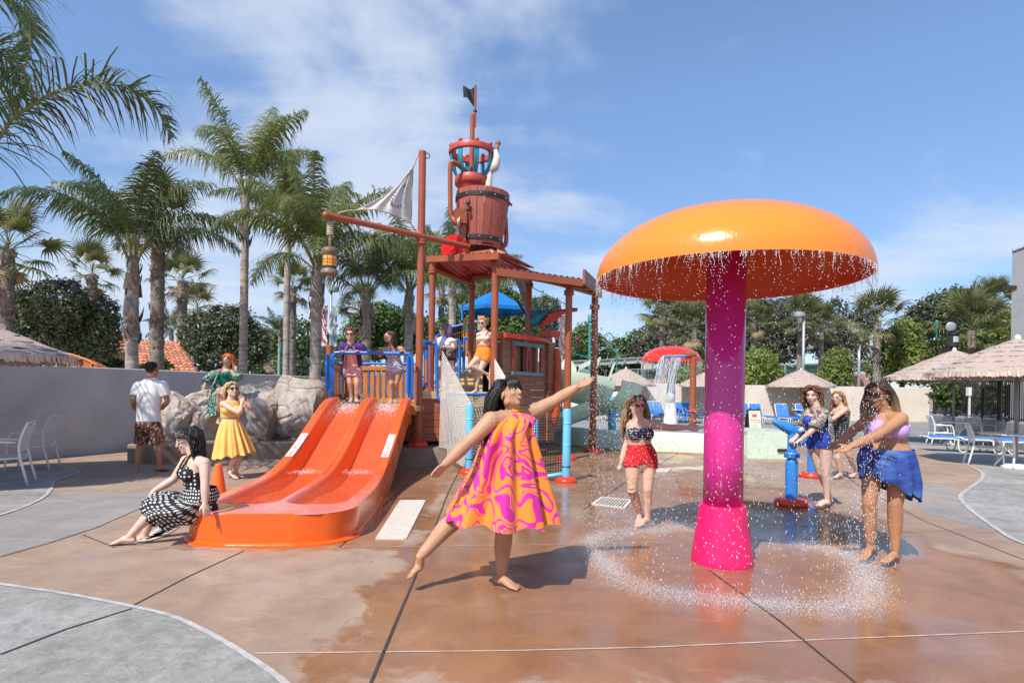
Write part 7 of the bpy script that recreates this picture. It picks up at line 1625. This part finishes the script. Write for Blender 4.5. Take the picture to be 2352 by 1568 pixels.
d1.strap('collar', [nk + Vector((cos(a) * .062, sin(a) * .058, .012 + .006 * cos(a))) for a in np.linspace(0, 2 * pi, 17)], .0135, fabric('orange_collar', (.86, .26, .03)), 1)
BLK = hairmat('black_hair', (.006, .004, .003), (.03, .02, .014))
d1.hair(BLK, 620, .50, .015, .004, 3, .0072, bangs=True, cap=.012, front=-.008, volume=1.8)
GOLD = mat('gold_jewellery', (.60, .38, .12), .3, .1, 10, metal=.8)
for z in (-.032, -.045): d1.blob('earring', d1.H(-.082, -.012, z), .0065, GOLD)
# ---- 2 woman in lilac top and blue sarong
d2 = Human('woman in lilac top, dark glasses and blue sarong catching drops in her hands', 5.13, dict(head=(2017, 906, -.02), neck=(2034, 947, 0), shL=(2068, 962, -.14), shR=(2004, 957, .14), waist=(2038, 1016, 0), pel=(2037, 1056, 0),
    elL=(2013, 1001, -.24), wrL=(1955, 1024, -.30), tipL=(1914, 1044, -.32), elR=(1962, 986, .10), wrR=(1927, 1018, .0), tipR=(1894, 1040, -.06),
    knR=(1996, 1155, -.02), anR=(1999, 1246, .0), toeR=(1981, 1283, -.10), heelR=(2006, 1256, .03), knL=(2055, 1162, -.06), anL=(2055, 1262, -.05), toeL=(2026, 1291, -.18), heelL=(2062, 1276, -.02)),
    yaw=-28, hyaw=-60, hpitch=-8, k=1.16, skin=SK_TAN, voxel=.0065, lips=M_LIP, curl=(.2, .2), palm=((.2, -.2, 1), (.2, -.2, 1)), bust=1.1)
LILAC = fabric('lilac_knit', (.54, .36, .72)); d2.garment('bikini_top', [('torso', .45, .63, .014), ('bust', .012)], LILAC)
for sg in (-1, 1): d2.strap('shoulder_strap', [d2.chest + d2.Lf * sg * .075 + d2.tf * .115 + Vector((0, 0, .05)), d2.on_torso(.80, sg * 40, .012), d2.on_torso(.86, sg * 80, .012) + Vector((0, 0, .035)), d2.on_torso(.75, sg * 145, .01)], .006, LILAC)
m_sar, b_ = newmat('blue_palm_print_sarong'); L = m_sar.node_tree.links; v_ = coords(m_sar); n1_ = ntex(m_sar, coords(m_sar, scale=(1, 1, 3)), 4, 5, .6, .5)
c_ = ramp(m_sar, n1_, [(.3, (.015, .035, .19)), (.5, (.03, .08, .33)), (.62, (.07, .17, .42)), (.74, (.24, .30, .52))]); n2_ = ntex(m_sar, v_, 7, 2, .4, 2.5); c_ = mixc_(m_sar, ramp(m_sar, n2_, [(.62, 0), (.66, 1)]), c_, (.012, .012, .04)); L.new(c_, b_.inputs['Base Color']); setp(b_, rough=.7)
wv = d2.j['pel'] + Vector((0, 0, .10))
d2.skirt('sarong', [(wv, X_ * .218, Y_ * .168), (d2.j['pel'] + Vector((0, 0, .0)), X_ * .244, Y_ * .20), (P(2043, 1095, 5.11), X_ * .244 + Vector((0, 0, -.03)), Y_ * .20), (P(2044, 1119, 5.11), X_ * .222 + Vector((0, 0, -.11)), Y_ * .185)], m_sar, 7, .03, 6, 110)
d2.strap('sarong_knot', [P(1998, 1022, 4.98), P(1990, 1035, 4.95), P(1982, 1062, 4.97), P(1976, 1098, 5.0)], [.03, .042, .045, .02], m_sar)
OMB = hairmat('ombre_hair', (.025, .014, .009), (.07, .04, .025), (.42, .28, .16), 1.15, 1.5); d2.hair(OMB, 300, .44, .006, .0, 11, .0085, cap=.007, front=-.025, part=.2, volume=.5)
d2.shades(MATS['dark_lens'], None, 1.05)
for sg in (-1, 1): d2.blob('earring', d2.H(sg * .083, -.01, -.045), (.014, .014, .016), mat('teal_earring', (.02, .09, .12), .3, .3, 40))
# ---- 3 woman in red shorts
d3 = Human('woman in red shorts and polka dot bandeau stretching one arm to the magenta stem', 6.34, dict(head=(1463, 932, 0), neck=(1466, 962, .0), shL=(1494, 974, -.05), shR=(1447, 975, .05), waist=(1468, 1023), pel=(1472, 1056),
    elL=(1538, 982, -.06), wrL=(1579, 981, -.1), tipL=(1609, 984, -.12), elR=(1439, 1022, .04), wrR=(1428, 1054, -.02), tipR=(1422, 1083, -.05),
    knR=(1452, 1125, -.10), anR=(1470, 1180, .05), toeR=(1465, 1200, -.08), knL=(1487, 1125, -.08), anL=(1487, 1186, -.05), toeL=(1461, 1208, -.16)),
    yaw=6, hyaw=14, hpitch=2, k=1.0, skin=SK_FAIR, voxel=.0075, smile=True, lips=M_LIP, curl=(.1, .3), palm=((0, -1, .1), (-.8, -.3, 0)))
d3.garment('bandeau_top', [('torso', .47, .66, .008), ('bust', .009)], dots('navy_polka_dot', (.012, .014, .045), (.72, .70, .68), 38, .33, 'Object'))
d3.garment('shorts', [('torso', .10, .42, .009), ('seat', .008), ('thighL', .0, .30, .012, .016), ('thighR', .0, .30, .012, .016)], fabric('red_cotton', (.62, .012, .02)))
LBR = hairmat('light_brown_hair', (.10, .05, .025), (.24, .14, .07), (.42, .26, .13), 1.0, 1.4); d3.hair(LBR, 240, .42, .010, .004, 21, .0085, cap=.008, front=-.005)
d3.shades(fabric('red_frame', (.6, .02, .02), .3), None, 1.05)
d3.strap('necklace', [d3.on_torso(.86, -38, .012), d3.on_torso(.80, -20, .014), d3.on_torso(.765, 0, .014), d3.on_torso(.80, 20, .014), d3.on_torso(.86, 38, .012)], .0045, mat('pearl', (.72, .66, .55), .25))
# ---- 4 woman at the water cannon
d4 = Human('curly haired woman in blue swimsuit and sheer printed wrap gripping the water cannon', 7.55, dict(head=(1866, 908, 0), neck=(1873, 935, 0), shL=(1890, 947, -.12), shR=(1858, 945, .12), waist=(1877, 992), pel=(1884, 1020),
    elL=(1871, 984, -.16), wrL=(1838, 1011, -.10), tipL=(1818, 1020, -.06), elR=(1848, 979, .10), wrR=(1828, 1004, .08), tipR=(1812, 1014, .04),
    knL=(1895, 1090, -.06), anL=(1900, 1147, -.02), toeL=(1871, 1164, -.10), knR=(1885, 1086, .06), anR=(1906, 1142, .14), toeR=(1878, 1155, .10)),
    yaw=-55, hyaw=-42, hpitch=-6, k=.95, skin=SK_LIGHT, voxel=.008, lips=M_LIP, curl=(.9, .9), palm=((-.3, 0, -1), (-.3, 0, -1)))
RBL = fabric('royal_blue_swimsuit', (.012, .05, .36), .6); d4.garment('swimsuit', [('torso', .10, .66, .007), ('bust', .008), ('seat', .008), ('thighL', .0, .16, .009, .009), ('thighR', .0, .16, .009, .009)], RBL)
m_camo = bands('sheer_camo_print', [(0, (.12, .13, .07)), (.3, (.42, .38, .30)), (.55, (.16, .06, .12)), (.75, (.20, .20, .12))], 9, 3.2); d4.garment('wrap', [('uarmL', .0, 1.0, .022, .05), ('uarmR', .0, 1.0, .022, .05), ('shoulder', .012)], m_camo)
wr_ = MB(); wr_.grid(8, 14, lambda u, v: d4.on_torso(.82 - .55 * v, 70 + 75 * u, .035 + .05 * v) + Vector((.03 * v, 0, -.22 * v))); wr_.build('wrap_tail', m_camo, d4.o, True)
RED = hairmat('auburn_hair', (.085, .025, .012), (.26, .085, .035)); d4.hair(RED, 280, .24, .004, .014, 31, .008, cap=.012, front=.0, volume=1.5)
d4.strap('sunglasses', [d4.H(-.07, .05, .10), d4.H(0, .085, .10), d4.H(.07, .05, .10)], .011, MATS['dark_lens'])
d4.blob('earring', d4.H(.084, -.005, -.055), (.007, .007, .028), fabric('purple_tassel', (.12, .02, .30)))
# ---- 5 woman in black romper behind
d5 = Human('woman in a black patterned romper and white glasses behind the cannon', 10.2, dict(head=(1924, 914, 0), neck=(1931, 933, 0), shL=(1941, 940, -.14), shR=(1918, 941, .14), waist=(1929, 985), pel=(1931, 1007),
    elL=(1912, 963, -.2), wrL=(1893, 958, -.2), tipL=(1880, 950, -.2), elR=(1905, 962, .1), wrR=(1890, 955, .05), tipR=(1880, 948, .05),
    knL=(1949, 1043, -.05), anL=(1966, 1084, .2), toeL=(1952, 1094, .1), knR=(1923, 1050, .0), anR=(1931, 1086, .05), toeR=(1914, 1097, .0)),
    yaw=-62, hyaw=-58, hpitch=2, k=.98, skin=SK_FAIR, voxel=.010, lips=M_LIP, curl=(.6, .6))
d5.garment('romper', [('torso', .10, .68, .010), ('bust', .01), ('seat', .012), ('thighL', .0, .32, .015, .03), ('thighR', .0, .32, .015, .03)], dots('black_floral', (.012, .012, .014), (.35, .36, .34), 26, .25, 'Object'))
d5.hair(hairmat('strawberry_blonde_hair', (.20, .09, .035), (.42, .22, .10)), 180, .36, .008, .0, 41, .009, cap=.008, front=-.01); d5.shades(WHITEF, None, 1.15)
# ---- 6 seated woman in polka dots
d6 = Human('dark haired woman in black polka dot dress sitting on the slide edge', 5.45, dict(head=(432, 1012, 0), neck=(447, 1046, 0), shL=(470, 1064, -.13), shR=(428, 1058, .13), waist=(451, 1118), pel=(455, 1160, .02),
    elL=(471, 1112, -.20), wrL=(471, 1156, -.22), tipL=(477, 1181, -.26), elR=(398, 1102, .08), wrR=(352, 1128, -.02), tipR=(338, 1152, -.05),
    knL=(352, 1166, -.14), anL=(301, 1228, -.16), toeL=(252, 1249, -.18), knR=(356, 1160, .05), anR=(334, 1224, .05), toeR=(303, 1246, .0)),
    yaw=-50, hyaw=-68, hpitch=-14, k=1.0, skin=SK_LIGHT, voxel=.0065, lips=M_LIP, curl=(.25, .5), palm=((-.2, -.1, -1), (.0, .2, -1)))
POL = dots('black_polka_uv', (.010, .010, .011), (.74, .73, .71), 1, .25, 'UV', (40, 13, 1)); POLO = dots('black_polka_object', (.010, .010, .011), (.74, .73, .71), 27, .25, 'Object')
d6.garment('bodice', [('torso', .16, .62, .010), ('bust', .010), ('seat', .010)], POLO)
pz = d6.j['pel']; kk = (d6.j['knL'] + d6.j['knR']) / 2; fwd = (kk - pz); sdv = Vector((-fwd.y, fwd.x, 0)).normalized()
d6.skirt('skirt', [(pz + Vector((.02, 0, .17)), d6.PL * .165, d6.PF * .14), (pz + Vector((.01, 0, .07)), d6.PL * .20, d6.PF * .165), (pz + fwd * .34 + Vector((0, 0, -.01)), sdv * .25, Vector((0, 0, .15)) + fwd.normalized() * .14), (pz + fwd * .68 + Vector((0, 0, -.02)), sdv * .27, Vector((0, 0, .14)) + fwd.normalized() * .14), (pz + fwd * .88 + Vector((.0, 0, -.06)), sdv * .28, Vector((0, 0, .15)) + fwd.normalized() * .10)], POL, 8, .025, 5, 150, .10)
for sg in (-1, 1): d6.strap('halter_strap', [d6.chest + d6.Lf * sg * .07 + d6.tf * .12 + Vector((0, 0, .045)), d6.on_torso(.82, sg * 28, .012), d6.on_torso(.90, sg * 60, .012), d6.on_torso(.93, sg * 150, .010)], .0085, fabric('black_cotton', (.010, .010, .011)))
d6.hair(BLK, 300, .25, .016, .006, 51, .0085, cap=.012, front=-.03, volume=1.2); d6.shades(WHITEF, None, 1.1); d6.blob('earring', d6.H(.083, -.01, -.04), .008, MATS['pearl'])
# ---- 7 blonde in yellow dress
d7 = Human('blonde woman in yellow sundress with hands clasped by her cheek', 9.25, dict(head=(533, 896, 0), neck=(530, 918, 0), shL=(548, 926, .12), shR=(513, 928, -.12), waist=(530, 962), pel=(534, 988),
    elL=(577, 937, .05), wrL=(560, 921, -.02), tipL=(550, 906, -.04), elR=(551, 949, -.2), wrR=(556, 925, -.16), tipR=(553, 907, -.14),
    knL=(548, 1050, .05), anL=(541, 1085, .08), toeL=(560, 1095, -.02), knR=(541, 1050, -.08), anR=(526, 1078, .0), toeR=(546, 1100, -.12)),
    yaw=35, hyaw=50, hpitch=14, k=.98, skin=SK_LIGHT, voxel=.009, lips=M_LIP, smile=True, curl=(.6, .6))
YEL = fabric('yellow_cotton', (.80, .50, .13)); d7.garment('bodice', [('torso', .40, .82, .012), ('bust', .012)], YEL)
wv = d7.j['waist']; d7.skirt('skirt', [(wv, X_ * .135, Y_ * .12), (wv.lerp(P(536, 1045, 9.25), .4), X_ * .20, Y_ * .19), (P(536, 1046, 9.25), X_ * .285 + Vector((0, 0, .045)), Y_ * .26)], YEL, 11, .045, 9, 120, grow=1.0)
d7.hair(hairmat('blonde_hair', (.42, .27, .10), (.68, .50, .25)), 180, .20, .012, .004, 61, .009, cap=.011, front=.0, volume=1.2); d7.shades(fabric('tortoise_frame', (.05, .02, .012), .3), None, 1.05); d7.strap('head_scarf', [d7.H(-.085, -.01, .03), d7.H(-.06, .03, .10), d7.H(0, .04, .125), d7.H(.06, .03, .10), d7.H(.085, -.01, .03)], .010, WHITEF)
# ---- 8 man in white shirt, back turned
d8 = Human('man in white shirt and printed shorts seen from behind', 9.85, dict(head=(350, 850, .0), neck=(347, 872, 0), shL=(318, 886, .02), shR=(374, 885, -.02), waist=(341, 940), pel=(341, 974),
    elL=(306, 920, -.03), wrL=(309, 938, .16), tipL=(316, 940, .26), elR=(385, 921, .0), wrR=(372, 938, .18), tipR=(362, 940, .28),
    knL=(322, 1026, .02), anL=(314, 1077, -.02), toeL=(334, 1085, .16), knR=(367, 1024, .0), anR=(366, 1070, -.02), toeR=(394, 1079, .12)),
    yaw=165, hyaw=150, k=1.05, male=True, skin=SK_TAN, voxel=.009, eyes=False, bust=0, curl=(.5, .5))
d8.garment('shirt', [('torso', .16, .88, .028), ('shoulder', .022), ('uarmL', .0, .75, .024, .034), ('uarmR', .0, .75, .024, .034)], WHITEF, None, 3)
d8.strap('shirt_collar', [d8.j['neck'] + Vector((cos(a) * .075, sin(a) * .07, .012)) for a in np.linspace(0, 2 * pi, 13)], .018, WHITEF, 1)
m_sh = bands('brown_tropical_print', [(0, (.05, .03, .025)), (.35, (.34, .07, .03)), (.55, (.60, .52, .46)), (.68, (.42, .14, .03)), (.82, (.06, .035, .03))], 11, 4.0); d8.garment('shorts', [('torso', .0, .32, .020), ('seat', .02), ('thighL', .0, .90, .028, .045), ('thighR', .0, .90, .028, .045)], m_sh, None, 3)
d8.hair(BLK, 260, .06, .0, .0, 71, .008, cap=.010, front=.02, up=True); SOLE = fabric('flip_flop_rubber', (.025, .016, .013), .7)
for sd in 'LR':
    he, to, x_, u_ = d8.seg['foot' + sd]; q = MB(); dd = (to - he); q.rings([[he + dd * t_ + x_ * a * w_ - u_ * z_ for a, z_ in ((-1, .018), (1, .018), (1, .036), (-1, .036))] for t_, w_ in ((-.12, .02), (0, .036), (.4, .036), (.75, .048), (1.05, .036), (1.12, .015))]); q.build('flip_flop', SOLE, d8.o); d8.strap('flip_flop_strap', [he.lerp(to, .45) - x_ * .04, he.lerp(to, .6) + u_ * .028, he.lerp(to, .8) + u_ * .02, he.lerp(to, .6) + u_ * .028, he.lerp(to, .45) + x_ * .04], .007, SOLE, 2)
d8.strap('sunglasses', [d8.H(-.078, -.01, .006), d8.H(-.075, .04, .008), d8.H(-.06, .075, .006)], .005, MATS['dark_lens'])
# ---- 9 redhead on the rocks
d9 = Human('redhead in emerald swimsuit and leaf print kimono sitting on the rocks', 12.0, dict(head=(524, 828, -.05), neck=(519, 847, 0), shL=(540, 855, -.02), shR=(497, 855, .02), waist=(515, 874), pel=(513, 889, .05),
    elL=(549, 868, -.1), wrL=(542, 850, -.14), tipL=(537, 834, -.14), elR=(480, 870, -.02), wrR=(470, 884, -.1), tipR=(466, 897, -.12),
    knL=(514, 903, -.42), anL=(510, 948, -.38), toeL=(507, 966, -.48), knR=(503, 903, -.42), anR=(503, 955, -.36), toeR=(501, 973, -.46)),
    yaw=-8, hyaw=-18, hpitch=-4, k=1.12, skin=SK_FAIR, voxel=.010, lips=M_LIP, curl=(.5, .4))
EMR = fabric('emerald_swimsuit', (.0, .14, .10), .5); d9.garment('swimsuit', [('torso', .06, .64, .010), ('bust', .012), ('seat', .010)], EMR)
m_leaf = bands('green_leaf_print', [(0, (.0, .16, .07)), (.28, (.70, .72, .68)), (.44, (.01, .24, .10)), (.72, (.72, .74, .70)), (.84, (.0, .12, .06))], 7, 4.2); d9.garment('kimono_sleeves', [('uarmL', .0, 1.0, .03, .06), ('uarmR', .0, 1.0, .03, .06), ('farmR', .0, .55, .05, .07), ('farmL', .0, .45, .05, .06)], m_leaf)
for sg in (-1, 1):
    q = MB(); q.grid(10, 18, lambda u, v: d9.on_torso(.80, sg * (35 + 60 * u), .02).lerp((P(473 + 26 * u, 953, 11.55) if sg < 0 else P(540 + 16 * u, 905, 12.05)), v) + Vector((.025 * sin(u * 9 + v * 3), -.03 * sin(u * 7) - .06 * sin(pi * v), .05 * sin(pi * v)))); q.build('kimono_panel', m_leaf, d9.o, True)
d9.hair(hairmat('bright_orange_hair', (.48, .10, .012), (.80, .24, .03)), 200, .20, .012, .010, 81, .010, cap=.018, front=.0, volume=1.5); d9.shades(WHITEF, None, 1.2); 
for k_ in range(3): d9.strap('bangle', [d9.j['wrL'].lerp(d9.j['elL'], .1 + .06 * k_) + Vector((cos(a) * .034, sin(a) * .034, 0)) for a in np.linspace(0, 2 * pi, 13)], .006, GOLD, 1)
for sd in 'LR':
    a_, b2 = d9.j['kn' + sd], d9.j['an' + sd]
    for t_ in (.80, .88, .96): c = a_.lerp(b2, t_); d9.strap('sandal_strap', [c + Vector((cos(a) * .045, sin(a) * .045, .01 * sin(a))) for a in np.linspace(0, 2 * pi, 13)], .007, fabric('tan_leather', (.32, .15, .05), .5), 1)
# ---- 10 man in purple shirt on the slide
d10 = Human('grinning man in open purple shirt and pink shorts leaning on the slide rail', 11.3, dict(head=(804, 769, -.22), neck=(807, 790, -.16), shL=(829, 796, -.17), shR=(788, 796, -.17), waist=(808, 822, -.04), pel=(810, 845, .05),
    elL=(838, 812, -.12), wrL=(825, 808, -.28), tipL=(818, 803, -.36), elR=(780, 812, -.14), wrR=(785, 808, -.28), tipR=(790, 803, -.36),
    knL=(820, 882, -.02), anL=(818, 914, .02), toeL=(821, 922, -.16), knR=(803, 882, -.02), anR=(807, 914, .02), toeR=(804, 922, -.16)),
    yaw=4, hyaw=8, hpitch=-2, k=.92, male=True, skin=SK_PINK, voxel=.010, bust=0, smile=True, curl=(1.0, 1.0), palm=((0, -.2, -1), (0, -.2, -1)))
PUR = fabric('purple_cotton', (.075, .018, .16)); d10.garment('shirt_sleeves', [('shoulder', .016), ('uarmL', .0, .95, .02, .03), ('uarmR', .0, .95, .02, .03)], PUR)
for sg in (-1, 1):
    q = MB(); q.grid(12, 16, lambda u, v: d10.on_torso(.84 - .62 * v, sg * (24 + 14 * v + 150 * u), .022 + .05 * v * (1 - u) * .8)); q.build('shirt_panel', PUR, d10.o, True); d10.strap('shirt_trim', [d10.on_torso(.84 - .62 * v, sg * (23 + 14 * v), .026 + .05 * v * .8) for v in np.linspace(0, 1, 8)], .007, fabric('pale_trim', (.55, .50, .60)), 1)
d10.garment('shorts', [('torso', .0, .28, .014), ('seat', .014), ('thighL', .0, .58, .018, .035), ('thighR', .0, .58, .018, .035)], bands('pink_floral_print', [(0, (.70, .32, .38)), (.42, (.76, .55, .58)), (.62, (.66, .26, .34)), (.8, (.30, .36, .55)), (.86, (.72, .36, .42))], 8, 3.2))
d10.hair(hairmat('pink_red_hair', (.16, .03, .03), (.34, .09, .08)), 240, .06, .0, .0, 91, .008, cap=.011, front=.025, up=True); d10.shades(MATS['dark_lens'], None, 1.0)
# ---- 11 woman in blue print romper
d11 = Human('smiling woman in blue and white romper and white glasses on the slide', 11.3, dict(head=(894, 774, -.14), neck=(901, 794, -.08), shL=(922, 801, -.10), shR=(884, 802, -.10), waist=(905, 826, .0), pel=(907, 847, .04),
    elL=(934, 815, -.10), wrL=(926, 809, -.28), tipL=(920, 803, -.36), elR=(873, 818, -.12), wrR=(871, 809, -.28), tipR=(875, 803, -.36),
    knL=(910, 880, -.04), anL=(907, 916, .04), toeL=(909, 924, -.12), knR=(899, 880, -.10), anR=(899, 915, -.02), toeR=(895, 925, -.18)),
    yaw=-4, hyaw=-52, hpitch=4, k=.92, skin=SK_MED, voxel=.010, smile=True, lips=M_LIP, curl=(1.0, 1.0), palm=((0, -.2, -1), (0, -.2, -1)))
m_rom = bands('blue_white_print', [(0, (.68, .70, .74)), (.42, (.06, .10, .36)), (.6, (.66, .68, .74)), (.82, (.10, .16, .44))], 16, 3.4); d11.garment('romper', [('torso', .06, .66, .009), ('bust', .010), ('seat', .010), ('thighL', .0, .26, .014, .018), ('thighR', .0, .26, .014, .018)], m_rom)
for sg in (-1, 1): d11.strap('halter_strap', [d11.chest + d11.Lf * sg * .07 + d11.tf * .115 + Vector((0, 0, .05)), d11.on_torso(.82, sg * 30, .014), d11.on_torso(.90, sg * 60, .012), d11.on_torso(.93, sg * 150, .010)], .010, m_rom)
d11.hair(hairmat('brown_hair', (.035, .016, .010), (.11, .05, .028)), 180, .28, .010, .0, 95, .009, cap=.010, front=.0, part=.3); d11.shades(WHITEF, None, 1.15)
# ---- 12 woman with purple hair
d12 = Human('woman with curly lavender hair and white frilled top on the stairs', 11.95, dict(head=(1021, 758, 0), neck=(1022, 776, 0), shL=(1038, 784, -.06), shR=(1007, 782, .06), waist=(1025, 802), pel=(1027, 822),
    elL=(1042, 800, -.16), wrL=(1024, 797, -.30), tipL=(1009, 793, -.34), elR=(990, 786, .0), wrR=(976, 788, -.2), tipR=(968, 788, -.28),
    knL=(1026, 860, -.05), anL=(1026, 892, .0), toeL=(1022, 901, -.15), knR=(1010, 858, .0), anR=(1012, 892, .05), toeR=(1006, 900, -.10)),
    yaw=-25, hyaw=-72, hpitch=0, k=1.08, skin=SK_LIGHT, voxel=.010, lips=M_LIP, curl=(.8, .8), palm=((0, -.2, -1), (0, -.2, -1)))
d12.garment('top', [('torso', .38, .80, .012), ('bust', .014)], WHITEF); d12.garment('frill', [('shoulder', .016), ('uarmL', .0, .45, .02, .055), ('uarmR', .0, .45, .02, .055)], WHITEF)
d12.garment('floral_shorts', [('torso', .04, .40, .010), ('seat', .010), ('thighL', .0, .18, .012, .014), ('thighR', .0, .18, .012, .014)], bands('dark_floral_print', [(0, (.02, .02, .025)), (.5, (.42, .05, .08)), (.62, (.04, .10, .05)), (.78, (.5, .42, .40)), (.85, (.02, .02, .025))], 14, 3.6))
d12.hair(hairmat('lavender_hair', (.14, .085, .17), (.32, .22, .36)), 230, .22, .010, .012, 97, .009, cap=.018, front=.0, volume=1.6); d12.shades(MATS['dark_lens'], None, 1.0)
# ---- 13 woman in orange shorts
d13 = Human('woman in striped top and orange shorts with one knee raised on the landing', 12.0, dict(head=(1109, 744, 0), neck=(1112, 763, 0), shL=(1129, 768, .02), shR=(1099, 769, .0), waist=(1111, 797), pel=(1110, 817),
    elL=(1134, 794, .02), wrL=(1136, 818, -.06), tipL=(1138, 833, -.10), elR=(1096, 792, .16), wrR=(1104, 812, .22), tipR=(1108, 822, .22),
    knR=(1079, 841, -.22), anR=(1117, 858, -.04), toeR=(1124, 875, -.02), heelR=(1121, 856, .0), knL=(1098, 860, -.06), anL=(1094, 895, .0), toeL=(1080, 903, -.12)),
    yaw=-22, hyaw=-32, hpitch=4, k=.95, skin=SK_LIGHT, voxel=.010, lips=M_LIP, smile=True)
m_st, b_ = newmat('orange_white_stripes'); sp2 = tnode(m_st, 'ShaderNodeSeparateXYZ'); L = m_st.node_tree.links; vv = coords(m_st); L.new(vv, sp2.inputs[0]); f_ = math_(m_st, 'FRACT', math_(m_st, 'ADD', math_(m_st, 'MULTIPLY', sp2.outputs[2], 8.5), math_(m_st, 'MULTIPLY', ntex(m_st, vv, 5, 2), .5)))
L.new(ramp(m_st, f_, [(0, (.72, .62, .52)), (.28, (.66, .16, .14)), (.52, (.78, .30, .06)), (.75, (.74, .66, .58))], 'CONSTANT'), b_.inputs['Base Color']); setp(b_, rough=.8)
d13.garment('top', [('torso', .36, .70, .009), ('bust', .010)], m_st)
for sg in (-1, 1): d13.strap('shoulder_strap', [d13.chest + d13.Lf * sg * .075 + d13.tf * .10 + Vector((0, 0, .05)), d13.on_torso(.82, sg * 42, .012), d13.on_torso(.87, sg * 85, .012) + Vector((0, 0, .02)), d13.on_torso(.72, sg * 145, .01)], .014, m_st)
d13.garment('shorts', [('torso', .06, .38, .010), ('seat', .012), ('thighL', .0, .32, .016, .024), ('thighR', .0, .32, .016, .024)], fabric('orange_cotton', (.82, .26, .02)))
GIN = hairmat('ginger_blonde_hair', (.42, .19, .05), (.66, .38, .15)); d13.hair(GIN, 200, .07, .0, .0, 99, .008, cap=.010, front=.02, up=True)
q = MB()
for i in range(26): a = i * .7; q.tube([d13.H(.03 * cos(a), .02 + .03 * sin(a), .095), d13.H(.05 * cos(a), .01 + .045 * sin(a), .125), d13.H(.035 * cos(a + 1), .02 + .03 * sin(a + 1), .155), d13.H(.012 * cos(a), .02, .15)], [.012, .014, .012, .005], 5, sub=3)
q.build('hair_roll', GIN, d13.o, True); d13.shades(MATS['dark_lens'], None, 1.05)
